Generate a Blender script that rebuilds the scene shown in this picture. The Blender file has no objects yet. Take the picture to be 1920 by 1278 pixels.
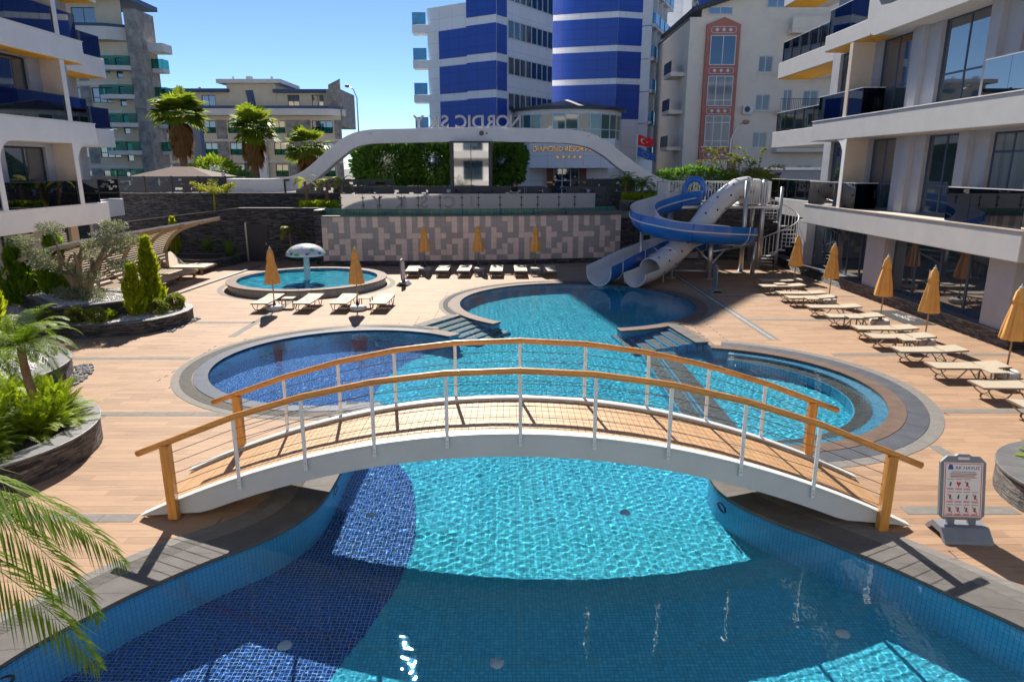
import bpy, math, random
import numpy as np
from mathutils import Vector, Matrix
from mathutils.geometry import tessellate_polygon
R = math.radians
random.seed(7); rng = np.random.default_rng(7)
sc = bpy.context.scene
col = sc.collection

# ------------------------------------------------------------------ camera, sky, sun, exposure
PITCH = 14.25; HCAM = 5.6
cam = bpy.data.cameras.new('camera'); cam_o = bpy.data.objects.new('camera', cam); col.objects.link(cam_o)
cam_o.location = (0, 0, HCAM); cam_o.rotation_euler = (R(90-PITCH), 0, 0)
cam.lens = 24.0; cam.sensor_width = 36.0; cam.clip_start = 0.1; cam.clip_end = 5000
sc.camera = cam_o
SUN_EL, SUN_AZ = 38.5, -10.4          # azimuth measured from +Y towards +X
w = bpy.data.worlds.new('World'); sc.world = w; w.use_nodes = True
bg = w.node_tree.nodes['Background']; sky = w.node_tree.nodes.new('ShaderNodeTexSky')
sky.sky_type = 'NISHITA'; sky.sun_disc = False; sky.sun_elevation = R(SUN_EL); sky.sun_rotation = R(SUN_AZ)
sky.air_density = 1.0; sky.dust_density = 0.0; sky.ozone_density = 5.0; sky.altitude = 3500
w.node_tree.links.new(sky.outputs[0], bg.inputs[0]); bg.inputs[1].default_value = 0.064
sun = bpy.data.lights.new('sun', 'SUN'); sun.energy = 4.2; sun.angle = R(0.53); sun.color = (1.0, 0.93, 0.83)
sun_o = bpy.data.objects.new('sun', sun); col.objects.link(sun_o)
sun_o.rotation_euler = Vector((math.sin(R(SUN_AZ))*math.cos(R(SUN_EL)), math.cos(R(SUN_AZ))*math.cos(R(SUN_EL)), math.sin(R(SUN_EL)))).to_track_quat('Z', 'Y').to_euler()
sun.cycles.is_caustics_light = True
vs = sc.view_settings; vs.view_transform = 'Standard'; vs.look = 'None'; vs.exposure = 1.2; vs.gamma = 1.0
vs.use_curve_mapping = False
sc.cycles.caustics_refractive = True; sc.cycles.caustics_reflective = False
sc.cycles.max_bounces = 8; sc.cycles.transparent_max_bounces = 10; sc.cycles.transmission_bounces = 8
sc.cycles.sample_clamp_indirect = 6.0

# ------------------------------------------------------------------ helpers
ORG = {}
def V(*a): return Vector(a)
def setp(o, label=None, cat=None, group=None, kind=None):
    if label: o['label'] = label
    if cat: o['category'] = cat
    if group: o['group'] = group
    if kind: o['kind'] = kind
    return o
def thing(name, label, cat, loc=(0, 0, 0), group=None, rz=0):
    o = bpy.data.objects.new(name, None); col.objects.link(o)
    o.location = loc; o.rotation_euler = (0, 0, rz); o.empty_display_size = .2
    ORG[o.name] = Vector(loc)
    return setp(o, label, cat, group)
class MB:
    def __init__(s): s.v = []; s.f = []; s.m = []
    def add(s, vs_, fs, m=0):
        b = len(s.v); s.v.extend([tuple(p) for p in vs_])
        s.f.extend([tuple(i+b for i in f) for f in fs]); s.m.extend([m]*len(fs)); return s
    def box(s, x0, x1, y0, y1, z0, z1, m=0):
        return s.add([(x0,y0,z0),(x1,y0,z0),(x1,y1,z0),(x0,y1,z0),(x0,y0,z1),(x1,y0,z1),(x1,y1,z1),(x0,y1,z1)],
                     [(0,3,2,1),(4,5,6,7),(0,1,5,4),(1,2,6,5),(2,3,7,6),(3,0,4,7)], m)
    def obox(s, c, ax, ay, az, m=0):
        c = Vector(c); ax = Vector(ax); ay = Vector(ay); az = Vector(az)
        p = [c+i*ax+j*ay+k*az for k in (-1, 1) for (i, j) in ((-1,-1),(1,-1),(1,1),(-1,1))]
        return s.add(p, [(0,3,2,1),(4,5,6,7),(0,1,5,4),(1,2,6,5),(2,3,7,6),(3,0,4,7)], m)
    def bar(s, a, b, wd, ht, m=0, up=(0, 0, 1)):
        a = Vector(a); b = Vector(b); d = (b-a); L = d.length; d = d/L; up = Vector(up)
        if abs(d.dot(up)) > .98: up = Vector((0, 1, 0))
        sd = d.cross(up).normalized(); u2 = sd.cross(d)
        return s.obox((a+b)/2, d*L/2, sd*wd/2, u2*ht/2, m)
    def prism(s, poly, z0, z1, m=0, mtop=None, holes=None):
        n = len(poly); tris = tessellate_polygon([[Vector((p[0], p[1], 0)) for p in poly]])
        b = [(p[0], p[1], z0) for p in poly]; t = [(p[0], p[1], z1) for p in poly]
        ar = sum(poly[i][0]*poly[(i+1) % n][1]-poly[(i+1) % n][0]*poly[i][1] for i in range(n))
        fs = []
        for i in range(n):
            j = (i+1) % n; fs.append((i, j, n+j, n+i) if ar > 0 else (j, i, n+i, n+j))
        s.add(b+t, fs, m)
        def orient(tr, pts, up):
            a, bb, c = [pts[k] for k in tr]
            cr = (bb[0]-a[0])*(c[1]-a[1])-(bb[1]-a[1])*(c[0]-a[0])
            return tr if (cr > 0) == up else (tr[0], tr[2], tr[1])
        s.add(t, [orient(tr, t, True) for tr in tris], m if mtop is None else mtop)
        s.add(b, [orient(tr, b, False) for tr in tris], m)
        return s
    def prismp(s, poly, o, u, v, nrm, d, m=0):
        """polygon (a,b) in plane o+a*u+b*v extruded by d along nrm"""
        o = Vector(o); u = Vector(u); v = Vector(v); nrm = Vector(nrm); n = len(poly)
        tris = tessellate_polygon([[Vector((p[0], p[1], 0)) for p in poly]])
        A = [o+u*p[0]+v*p[1] for p in poly]; B = [p+nrm*d for p in A]
        s.add(A+B, [(i, (i+1) % n, n+(i+1) % n, n+i) for i in range(n)], m)
        s.add(A, tris, m); s.add(B, tris, m); return s
    def tube(s, pts, r, n=8, m=0, caps=True):
        pts = [Vector(p) for p in pts]; k = len(pts); rs = r if isinstance(r, (list, tuple)) else [r]*k
        b = len(s.v); up = None
        for i, p in enumerate(pts):
            d = (pts[min(i+1, k-1)]-pts[max(i-1, 0)])
            d = d.normalized() if d.length > 1e-9 else Vector((0, 0, 1))
            if up is None: up = Vector((0, 0, 1)) if abs(d.z) < .9 else Vector((1, 0, 0))
            sd = d.cross(up).normalized(); up = sd.cross(d).normalized()
            for j in range(n):
                a = 2*math.pi*j/n; s.v.append(tuple(p+sd*math.cos(a)*rs[i]+up*math.sin(a)*rs[i]))
        for i in range(k-1):
            for j in range(n):
                q = (j+1) % n; s.f.append((b+i*n+j, b+i*n+q, b+(i+1)*n+q, b+(i+1)*n+j)); s.m.append(m)
        if caps:
            s.f.append(tuple(b+j for j in range(n))[::-1]); s.m.append(m)
            s.f.append(tuple(b+(k-1)*n+j for j in range(n))); s.m.append(m)
        return s
    def lathe(s, prof, n=16, c=(0, 0, 0), m=0, mod=None):
        b = len(s.v)
        for (r, z) in prof:
            for j in range(n):
                a = 2*math.pi*j/n; rr = r*(mod(a, z) if mod else 1)
                s.v.append((c[0]+rr*math.cos(a), c[1]+rr*math.sin(a), c[2]+z))
        for i in range(len(prof)-1):
            for j in range(n):
                q = (j+1) % n; s.f.append((b+i*n+j, b+i*n+q, b+(i+1)*n+q, b+(i+1)*n+j)); s.m.append(m)
        return s
    def quad(s, a, b, c, d, m=0): return s.add([a, b, c, d], [(0, 1, 2, 3)], m)
    def build(s, name, mats, parent=None, smooth=False, bevel=0, kind=None, label=None):
        if not isinstance(mats, (list, tuple)): mats = [mats]
        o0 = ORG.get(parent.name, Vector()) if parent else Vector()
        v = s.v if o0.length == 0 else [(p[0]-o0.x, p[1]-o0.y, p[2]-o0.z) for p in s.v]
        me = bpy.data.meshes.new(name); me.from_pydata(v, [], s.f)
        for mt in mats: me.materials.append(mt)
        if len(mats) > 1: me.polygons.foreach_set('material_index', s.m)
        if smooth: me.polygons.foreach_set('use_smooth', [True]*len(s.f))
        o = bpy.data.objects.new(name, me); col.objects.link(o)
        if parent: o.parent = parent
        ORG[o.name] = o0
        if bevel:
            bv = o.modifiers.new('bevel', 'BEVEL'); bv.width = bevel; bv.segments = 2; bv.limit_method = 'ANGLE'
        if kind: o['kind'] = kind
        if label: o['label'] = label
        return o
def copy_tree(o, parent=None):
    c = o.copy(); col.objects.link(c); c.parent = parent
    for ch in list(o.children): copy_tree(ch, c)
    return c
def place(proto, used, loc, rz=0, label=None, group=None, cat=None, scale=None):
    o = copy_tree(proto) if used[0] else proto
    used[0] = True; o.location = loc; o.rotation_euler = (0, 0, rz)
    if scale: o.scale = (scale,)*3
    setp(o, label, cat, group); return o
def npmesh(name, v, f, mats, parent=None, smooth=False, uvs=None, mi=None, kind=None):
    """v (n,3) array, f (m,k) array"""
    me = bpy.data.meshes.new(name); v = np.asarray(v, np.float32); f = np.asarray(f, np.int32)
    if parent: v = v-np.array(ORG.get(parent.name, Vector()), np.float32)
    me.vertices.add(len(v)); me.vertices.foreach_set('co', v.ravel())
    k = f.shape[1]; me.loops.add(f.size); me.loops.foreach_set('vertex_index', f.ravel())
    me.polygons.add(len(f)); me.polygons.foreach_set('loop_start', np.arange(0, f.size, k, dtype=np.int32))
    me.polygons.foreach_set('loop_total', np.full(len(f), k, np.int32))
    if smooth: me.polygons.foreach_set('use_smooth', np.ones(len(f), bool))
    for mt in (mats if isinstance(mats, (list, tuple)) else [mats]): me.materials.append(mt)
    if mi is not None: me.polygons.foreach_set('material_index', np.asarray(mi, np.int32))
    me.update(calc_edges=True); me.validate()
    o = bpy.data.objects.new(name, me); col.objects.link(o)
    if parent: o.parent = parent
    ORG[o.name] = ORG.get(parent.name, Vector()) if parent else Vector()
    if kind: o['kind'] = kind
    return o
def text_mesh(txt, size, ext=.01, bold=0.):
    cu = bpy.data.curves.new('txt', 'FONT'); cu.body = txt; cu.size = size; cu.extrude = ext; cu.align_x = 'CENTER'; cu.offset = bold
    to = bpy.data.objects.new('txt', cu); col.objects.link(to)
    me = bpy.data.meshes.new_from_object(to.evaluated_get(bpy.context.evaluated_depsgraph_get()))
    bpy.data.objects.remove(to); bpy.data.curves.remove(cu); return me
def text_obj(name, txt, size, mt, loc, rot, parent=None, ext=.01, sx=1.0, bold=0.):
    me = text_mesh(txt, size, ext, bold); me.materials.clear(); me.materials.append(mt)
    o = bpy.data.objects.new(name, me); col.objects.link(o)
    o0 = ORG.get(parent.name, Vector()) if parent else Vector()
    o.location = Vector(loc)-o0; o.rotation_euler = rot; o.scale = (sx, 1, 1)
    if parent: o.parent = parent
    return o
def arc(cx, cy, r, a0, a1, n):
    return [(cx+r*math.cos(R(a0+(a1-a0)*i/n)), cy+r*math.sin(R(a0+(a1-a0)*i/n))) for i in range(n+1)]
def catmull(P, n=6):
    P = [Vector(p) for p in P]; out = []
    for i in range(len(P)-1):
        p0 = P[max(i-1, 0)]; p1 = P[i]; p2 = P[i+1]; p3 = P[min(i+2, len(P)-1)]
        for j in range(n):
            t = j/n; out.append(.5*((2*p1)+(p2-p0)*t+(2*p0-5*p1+4*p2-p3)*t*t+(3*p1-p0-3*p2+p3)*t**3))
    out.append(P[-1]); return out

# ------------------------------------------------------------------ materials
def nmat(name):
    m = bpy.data.materials.new(name); m.use_nodes = True
    nt = m.node_tree; return m, nt, nt.nodes['Principled BSDF']
def N(nt, typ, **kw):
    n = nt.nodes.new(typ)
    for k, v in kw.items():
        if k in n.inputs: n.inputs[k].default_value = v
        else: setattr(n, k, v)
    return n
def mat(name, c, rough=.6, var=.12, scale=3., bump=0., bscale=None, metal=0., spec=.5, stretch=(1, 1, 1), world=False, c2=None, fac=.5, coat=0):
    m, nt, b = nmat(name); L = nt.links.new
    b.inputs['Roughness'].default_value = rough; b.inputs['Metallic'].default_value = metal
    b.inputs['Specular IOR Level'].default_value = spec
    if coat: b.inputs['Coat Weight'].default_value = coat; b.inputs['Coat Roughness'].default_value = .08
    if world: src = N(nt, 'ShaderNodeNewGeometry').outputs['Position']
    else: src = N(nt, 'ShaderNodeTexCoord').outputs['Object']
    mp = N(nt, 'ShaderNodeMapping'); mp.inputs['Scale'].default_value = stretch; L(src, mp.inputs[0])
    nz = N(nt, 'ShaderNodeTexNoise', Scale=scale, Detail=6., Roughness=.6); L(mp.outputs[0], nz.inputs['Vector'])
    mx = N(nt, 'ShaderNodeMix'); mx.data_type = 'RGBA'
    if c2 is None: c1 = tuple(max(0, x*(1-var)) for x in c); c2 = tuple(min(1, x*(1+var)) for x in c)
    else: c1 = c
    mx.inputs[6].default_value = (*c1, 1); mx.inputs[7].default_value = (*c2, 1)
    rp = N(nt, 'ShaderNodeValToRGB'); rp.color_ramp.elements[0].position = max(0, fac-.22); rp.color_ramp.elements[1].position = min(1, fac+.22)
    L(nz.outputs['Fac'], rp.inputs[0]); L(rp.outputs[0], mx.inputs[0]); L(mx.outputs[2], b.inputs['Base Color'])
    if bump:
        bz = N(nt, 'ShaderNodeTexNoise', Scale=bscale or scale*4, Detail=5.); L(mp.outputs[0], bz.inputs['Vector'])
        bp = N(nt, 'ShaderNodeBump', Strength=bump, Distance=.02); L(bz.outputs['Fac'], bp.inputs['Height']); L(bp.outputs[0], b.inputs['Normal'])
    return m
def leafmat(name, c, c2, rough=.5, trans=.35):
    m, nt, b = nmat(name); L = nt.links.new
    geo = N(nt, 'ShaderNodeNewGeometry')
    wn = N(nt, 'ShaderNodeTexNoise', Scale=1.7, Detail=3.); L(geo.outputs['Position'], wn.inputs['Vector'])
    ad = N(nt, 'ShaderNodeMath', operation='ADD'); L(geo.outputs['Random Per Island'], ad.inputs[0]); L(wn.outputs['Fac'], ad.inputs[1])
    hf = N(nt, 'ShaderNodeMath', operation='MULTIPLY'); hf.inputs[1].default_value = .5; L(ad.outputs[0], hf.inputs[0])
    mx = N(nt, 'ShaderNodeMix'); mx.data_type = 'RGBA'; mx.inputs[6].default_value = (*c, 1); mx.inputs[7].default_value = (*c2, 1)
    L(hf.outputs[0], mx.inputs[0]); L(mx.outputs[2], b.inputs['Base Color']); b.inputs['Roughness'].default_value = max(.55, rough); b.inputs['Specular IOR Level'].default_value = .25
    tr = N(nt, 'ShaderNodeBsdfTranslucent'); L(mx.outputs[2], tr.inputs[0])
    ms = N(nt, 'ShaderNodeMixShader'); ms.inputs[0].default_value = trans
    L(b.outputs[0], ms.inputs[1]); L(tr.outputs[0], ms.inputs[2]); L(ms.outputs[0], nt.nodes['Material Output'].inputs[0])
    return m
def glassmat(name, tint, refl=.9, base=(.015, .02, .025), trans=0., rough=.03, ior=1.6):
    """trans=0: dark opaque reflective pane; trans>0: see-through tinted sheet"""
    m, nt, b = nmat(name); L = nt.links.new
    b.inputs['Base Color'].default_value = (*base, 1); b.inputs['Roughness'].default_value = rough
    b.inputs['Specular IOR Level'].default_value = refl; b.inputs['IOR'].default_value = ior
    if trans:
        tp = N(nt, 'ShaderNodeBsdfTransparent'); tp.inputs[0].default_value = (*tint, 1)
        gl = N(nt, 'ShaderNodeBsdfGlossy', Roughness=rough); fr = N(nt, 'ShaderNodeFresnel', IOR=1.32)
        hm = N(nt, 'ShaderNodeMath', operation='MULTIPLY'); hm.inputs[1].default_value = .34; L(fr.outputs[0], hm.inputs[0])
        ms = N(nt, 'ShaderNodeMixShader'); L(hm.outputs[0], ms.inputs[0]); L(tp.outputs[0], ms.inputs[1]); L(gl.outputs[0], ms.inputs[2])
        L(ms.outputs[0], nt.nodes['Material Output'].inputs[0])
    return m
def tilemat(name, c, grout, sx, sy, gw=.012, rough=.25, uv=False, var=.1, off=0., bumpd=.3, world=True, spec=.5):
    m, nt, b = nmat(name); L = nt.links.new; b.inputs['Specular IOR Level'].default_value = spec
    if uv: src = N(nt, 'ShaderNodeUVMap').outputs[0]
    elif world: src = N(nt, 'ShaderNodeNewGeometry').outputs['Position']
    else: src = N(nt, 'ShaderNodeTexCoord').outputs['Object']
    br = N(nt, 'ShaderNodeTexBrick'); br.offset = off; br.squash = 1
    br.inputs['Color1'].default_value = (*[x*(1-var) for x in c], 1); br.inputs['Color2'].default_value = (*[min(1, x*(1+var)) for x in c], 1)
    br.inputs['Mortar'].default_value = (*grout, 1); br.inputs['Scale'].default_value = 1.
    br.inputs['Mortar Size'].default_value = gw; br.inputs['Mortar Smooth'].default_value = .1
    br.inputs['Brick Width'].default_value = sx; br.inputs['Row Height'].default_value = sy
    L(src, br.inputs['Vector']); L(br.outputs['Color'], b.inputs['Base Color']); b.inputs['Roughness'].default_value = rough
    bp = N(nt, 'ShaderNodeBump', Strength=bumpd, Distance=.004); bp.invert = True
    L(br.outputs['Fac'], bp.inputs['Height']); L(bp.outputs[0], b.inputs['Normal'])
    return m
def slatemat(name, c, c2):
    """thin stacked ledge stones"""
    m, nt, b = nmat(name); L = nt.links.new
    src = N(nt, 'ShaderNodeNewGeometry').outputs['Position']
    mp = N(nt, 'ShaderNodeMapping'); mp.inputs['Scale'].default_value = (3.2, 3.2, 24); L(src, mp.inputs[0])
    vo = N(nt, 'ShaderNodeTexVoronoi', Scale=1.); L(mp.outputs[0], vo.inputs['Vector'])
    sp = N(nt, 'ShaderNodeSeparateColor'); L(vo.outputs['Color'], sp.inputs[0])
    nz = N(nt, 'ShaderNodeTexNoise', Scale=2.5, Detail=6.); L(mp.outputs[0], nz.inputs['Vector'])
    mu = N(nt, 'ShaderNodeMath', operation='MULTIPLY'); L(sp.outputs[0], mu.inputs[0]); L(nz.outputs['Fac'], mu.inputs[1])
    rp = N(nt, 'ShaderNodeValToRGB'); L(mu.outputs[0], rp.inputs[0])
    e = rp.color_ramp.elements; e[0].color = (*c, 1); e[0].position = .1; e[1].color = (*c2, 1); e[1].position = .5
    q = rp.color_ramp.elements.new(.62); q.color = (c2[0]*2.2, c2[1]*2.1, c2[2]*2, 1)
    L(rp.outputs[0], b.inputs['Base Color']); b.inputs['Roughness'].default_value = .55
    ad = N(nt, 'ShaderNodeMath', operation='ADD'); L(sp.outputs[0], ad.inputs[0]); L(nz.outputs['Fac'], ad.inputs[1])
    bp = N(nt, 'ShaderNodeBump', Strength=.9, Distance=.05); L(ad.outputs[0], bp.inputs['Height']); L(bp.outputs[0], b.inputs['Normal'])
    return m
M = {}
M['white'] = mat('white_render', (.84, .82, .80), .7, .05, 1.2, .15, 60)
M['whitepaint'] = mat('white_metal_paint', (.68, .68, .67), .4, .05, 2)
M['fascia'] = mat('dimmed_white_fascia', (.50, .49, .48), .75, .06, 1.2, .2, 60)  # white render darkened in colour to offset the grazing sun on it
M['grey_wall'] = mat('grey_wall_render', (.39, .395, .43), .8, .07, 1.5, .25, 70)
M['beige_wall'] = mat('beige_render', (.60, .50, .40), .8, .06, 1.5, .2, 60)
M['yellow'] = mat('yellow_soffit', (.80, .40, .02), .6, .05, 2)
M['dark_frame'] = mat('anthracite_aluminium', (.03, .035, .045), .4, .1, 4)
M['frame_blue'] = mat('blue_grey_aluminium', (.05, .075, .12), .4, .1, 4)
M['glass'] = glassmat('window_glass', None, .9, (.025, .045, .065), ior=2.1)
M['glass_cur'] = mat('window_with_curtain', (.22, .25, .26), .06, .25, .8, stretch=(6, 6, .3))
M['glass_blue'] = glassmat('blue_window_glass', None, 1., (.01, .05, .10))
M['glass_bal'] = glassmat('smoked_balustrade_glass', (.17, .21, .27), trans=1, rough=.01)
M['glass_green'] = glassmat('green_balcony_glass', (.25, .55, .5), trans=1, rough=.02)
M['glass_balblue'] = mat('blue_balcony_glass', (.10, .36, .60), .12, .15, 1.5)
M['slate'] = slatemat('black_ledge_stone', (.02, .02, .024), (.14, .13, .135))
M['slate2'] = slatemat('planter_ledge_stone', (.02, .02, .022), (.14, .125, .115))
M['slate_cap'] = mat('slate_coping', (.13, .13, .135), .5, .2, 3, .2)
M['grey_stone'] = mat('grey_strip_stone', (.19, .18, .165), .75, .18, 4, .2, stretch=(1, 3, 1), world=True, spec=.12)
M['coping_brown'] = mat('brown_coping', (.135, .092, .072), .65, .22, 3, .1, world=True, spec=.12)
M['coping_slate'] = mat('slate_coping_pool', (.075, .082, .10), .65, .22, 2.5, .1, world=True, spec=.12)
M['coping_grey'] = mat('grey_coping', (.125, .115, .108), .7, .2, 2.5, .1, world=True, spec=.12)
M['bridge_white_shaded'] = mat('shaded_white_bridge_paint', (.50, .51, .52), .45, .06, 2)  # white paint of the beams, with their shade darkened into the colour
M['coping_wet'] = mat('wet_blue_slate', (.035, .05, .085), .55, .22, 2.5, .1, world=True, spec=.12)
ORD = ('first', 'second', 'third', 'fourth', 'fifth', 'sixth', 'seventh', 'eighth', 'ninth', 'tenth', 'eleventh', 'twelfth')
M['timber'] = mat('oiled_timber', (.56, .235, .04), .38, .28, 2.2, .15, 14, stretch=(.6, 8, 8), coat=.25)
M['timber_post'] = mat('oiled_timber_post', (.54, .235, .04), .4, .3, 2.4, .15, 14, stretch=(8, 8, .6), coat=.2)
M['deck_board'] = mat('bridge_board', (.46, .265, .125), .6, .2, 2.5, .2, 16, stretch=(7, .5, 1), world=True)
M['wire'] = mat('steel_wire', (.16, .13, .11), .35, .1, 4, metal=.8)
M['steel'] = mat('galvanised_steel', (.50, .51, .52), .38, .15, 3, metal=.75)
M['umb'] = mat('orange_canvas', (.74, .36, .09), .85, .10, 5, .1, 90)
M['pole'] = mat('brown_pole', (.30, .20, .12), .45, .1, 3)
M['concrete'] = mat('white_concrete', (.56, .54, .52), .8, .1, 5, .25, 40)
M['taupe'] = mat('taupe_resin', (.26, .19, .13), .5, .12, 4)
M['sling'] = mat('beige_sling', (.40, .335, .245), .75, .08, 8, .15, 200)
M['wood_bed'] = mat('beige_bed_wood', (.50, .38, .25), .65, .15, 3, .15, 30, stretch=(.6, 6, 6))
M['slide_white'] = mat('white_fibreglass', (.66, .66, .66), .22, .06, 1.2, coat=.4)
M['slide_blue'] = mat('blue_fibreglass', (.015, .16, .58), .25, .12, 1.0, coat=.4)
M['rubber'] = mat('dark_rubber', (.02, .02, .022), .6)
M['red'] = mat('red_cap', (.6, .02, .02), .5)
M['gold'] = mat('gold_letter', (.85, .50, .12), .22, .1, 4, metal=.9)
M['navy_fence'] = mat('dark_fence_metal', (.028, .032, .045), .45, .15, 3)
M['pebble_w'] = mat('white_pebble', (.50, .48, .455), .8, .25, 30)
M['pebble_d'] = mat('dark_pebble', (.10, .10, .11), .7, .6, 14)
M['soil'] = mat('planting_soil', (.06, .04, .025), .95, .4, 12, .5)
M['bark'] = mat('pale_bark', (.26, .18, .11), .9, .35, 6, .8, 18, stretch=(3, 3, .7))
M['bark_palm'] = mat('palm_bark', (.25, .15, .08), .9, .4, 4, .9, 22, stretch=(1, 1, 4))
M['asphalt'] = mat('asphalt', (.05, .05, .052), .9, .2, 2, .3, 60, world=True)
M['dirt'] = mat('bare_ground', (.16, .13, .10), .95, .3, .2, .3, 5, world=True)
M['skin'] = mat('skin', (.55, .32, .22), .55, .06, 6)
M['black_cloth'] = mat('black_cloth', (.012, .013, .018), .85, .2, 8)
M['hair'] = mat('dark_hair', (.03, .018, .012), .6, .3, 30)
M['leaf_ficus'] = leafmat('ficus_leaf', (.055, .16, .03), (.22, .38, .055), .4, .45)
M['leaf_palm'] = leafmat('fan_palm_leaf', (.11, .19, .014), (.38, .44, .035), .45, .55)
M['leaf_dead'] = leafmat('dead_palm_leaf', (.22, .11, .035), (.46, .25, .09), .8, .35)
M['leaf_olive'] = leafmat('olive_leaf', (.13, .15, .07), (.36, .38, .23), .5, .35)
M['leaf_conifer'] = leafmat('lime_conifer', (.18, .27, .006), (.50, .53, .018), .55, .5)
M['leaf_dark'] = leafmat('dark_conifer', (.06, .14, .012), (.24, .36, .02), .55, .4)
M['leaf_box'] = leafmat('boxwood_leaf', (.10, .14, .018), (.32, .34, .06), .5, .45)
M['leaf_fern'] = leafmat('fern_leaf', (.12, .22, .006), (.42, .50, .02), .5, .5)
M['leaf_frond'] = leafmat('frond_leaf', (.06, .13, .008), (.24, .34, .02), .4, .45)
M['leaf_young'] = leafmat('yellow_green_leaf', (.24, .26, .02), (.42, .42, .05), .5, .5)
M['flower'] = leafmat('purple_bract', (.18, .02, .25), (.32, .08, .40), .6, .3)

# ------------------------------------------------------------------ pool outline
BC = (2.75, 28.75); LC = (-4.75, 19.6); JC = (5.4, 17.2)
fore_r = [(4.35,13.29),(3.98,12.6),(3.76,12.0),(3.70,11.4),(3.78,10.95),(4.0,10.5),(4.35,10.05),(4.9,9.5),(5.5,8.78),(6.02,8.04),(6.44,7.44),(6.9,6.6),(7.2,5.5),(7.2,4.2),(6.9,3.0)]
fore_l = [(-5.2,2.6),(-5.45,3.8),(-5.75,5.0),(-5.95,5.9),(-5.96,6.77),(-5.35,7.87),(-4.92,8.45),(-4.4,9.02),(-3.9,9.5),(-3.58,9.95),(-3.36,10.5),(-3.28,11.1),(-3.28,12.0),(-3.3,13.0),(-3.27,14.4),(-3.25,15.9)]
fore_r = [(p.x, p.y) for p in catmull([(*p, 0) for p in fore_r], 4)]
fore_l = [(p.x, p.y) for p in catmull([(*p, 0) for p in fore_l], 4)]
pool = arc(*BC, 5.0, 230, -78, 84) + arc(*BC, 5.4, -78, -52, 10) + [(6.45, 21.95)] + arc(*JC, 4.05, 75, -105, 60)[:-1] + fore_r + fore_l[:-1] + arc(*LC, 4.0, 292, 49, 70) + [(-1.85, 22.92), (-3.2, 24.15)] + arc(*BC, 5.4, 209, 230, 8)
POOL = np.array(pool)
def inside(x, y, P):
    c = np.zeros(np.shape(x), bool); n = len(P); j = n-1
    for i in range(n):
        xi, yi = P[i]; xj, yj = P[j]
        if yi != yj:
            c ^= ((yi > y) != (yj > y)) & (x < (xj-xi)*(y-yi)/(yj-yi)+xi)
        j = i
    return c
def dist_poly(x, y, P):
    d = np.full(np.shape(x), 1e9)
    for i in range(len(P)):
        a = P[i]; b = P[(i+1) % len(P)]; ab = b-a; l2 = max(1e-9, ab@ab)
        t = np.clip(((x-a[0])*ab[0]+(y-a[1])*ab[1])/l2, 0, 1)
        d = np.minimum(d, np.hypot(x-a[0]-t*ab[0], y-a[1]-t*ab[1]))
    return d
ZW = -0.035; ZF = -1.25

# ---- tile materials of the pool shell
M['tile_wall'] = tilemat('pool_wall_tile', (.15, .50, .76), (.08, .31, .50), .062, .124, .005, .2, uv=True, var=.05, spec=.05)
M['tile_floor'] = tilemat('turquoise_mosaic', (.08, .50, .64), (.045, .31, .46), .06, .06, .0045, .7, var=.14, spec=.05)
M['tile_navy'] = tilemat('navy_mosaic', (.012, .055, .27), (.24, .38, .56), .06, .06, .0055, .7, var=.45, spec=.05)
m, nt, b = nmat('pool_water'); nt.nodes.remove(b)
gl = N(nt, 'ShaderNodeBsdfGlass', IOR=1.333, Roughness=0.0); gl.inputs[0].default_value = (.86, .97, 1.0, 1)
nt.links.new(gl.outputs[0], nt.nodes['Material Output'].inputs[0]); M['water'] = m

# ---- wood-look deck: bedding sheet with the pool cut out, single planks above it
def plankmat():
    m, nt, b = nmat('wood_look_plank'); L = nt.links.new
    pos = N(nt, 'ShaderNodeNewGeometry').outputs['Position']
    br = N(nt, 'ShaderNodeTexBrick'); br.offset = .5; br.inputs['Scale'].default_value = 1; br.inputs['Mortar Size'].default_value = 0
    br.inputs['Brick Width'].default_value = 1.2; br.inputs['Row Height'].default_value = .2
    br.inputs['Color1'].default_value = (0, 0, 0, 1); br.inputs['Color2'].default_value = (1, 1, 1, 1); L(pos, br.inputs['Vector'])
    mp = N(nt, 'ShaderNodeMapping'); mp.inputs['Scale'].default_value = (1.0, 16, 1); L(pos, mp.inputs[0])
    nz = N(nt, 'ShaderNodeTexNoise', Scale=1.6, Detail=7., Roughness=.65, Distortion=.3); L(mp.outputs[0], nz.inputs['Vector'])
    n2 = N(nt, 'ShaderNodeTexNoise', Scale=.35, Detail=4.); L(pos, n2.inputs['Vector'])
    sp = N(nt, 'ShaderNodeSeparateColor'); L(br.outputs['Color'], sp.inputs[0])
    a = N(nt, 'ShaderNodeMath', operation='MULTIPLY_ADD'); L(sp.outputs[0], a.inputs[0]); a.inputs[1].default_value = .30; L(nz.outputs['Fac'], a.inputs[2])
    a2 = N(nt, 'ShaderNodeMath', operation='MULTIPLY_ADD'); L(n2.outputs['Fac'], a2.inputs[0]); a2.inputs[1].default_value = .45; L(a.outputs[0], a2.inputs[2])
    rp = N(nt, 'ShaderNodeValToRGB'); L(a2.outputs[0], rp.inputs[0])
    e = rp.color_ramp.elements; e[0].position = .45; e[0].color = (.205, .124, .080, 1); e[1].position = 1.15 if False else 1.0; e[1].color = (.378, .243, .150, 1)
    L(rp.outputs[0], b.inputs['Base Color']); b.inputs['Roughness'].default_value = .7; b.inputs['Specular IOR Level'].default_value = .2
    bp = N(nt, 'ShaderNodeBump', Strength=.15, Distance=.004); L(nz.outputs['Fac'], bp.inputs['Height']); L(bp.outputs[0], b.inputs['Normal'])
    return m
M['plank'] = plankmat(); M['mortar'] = mat('plank_joint', (.20, .13, .09), .9, .1, 6)
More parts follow.
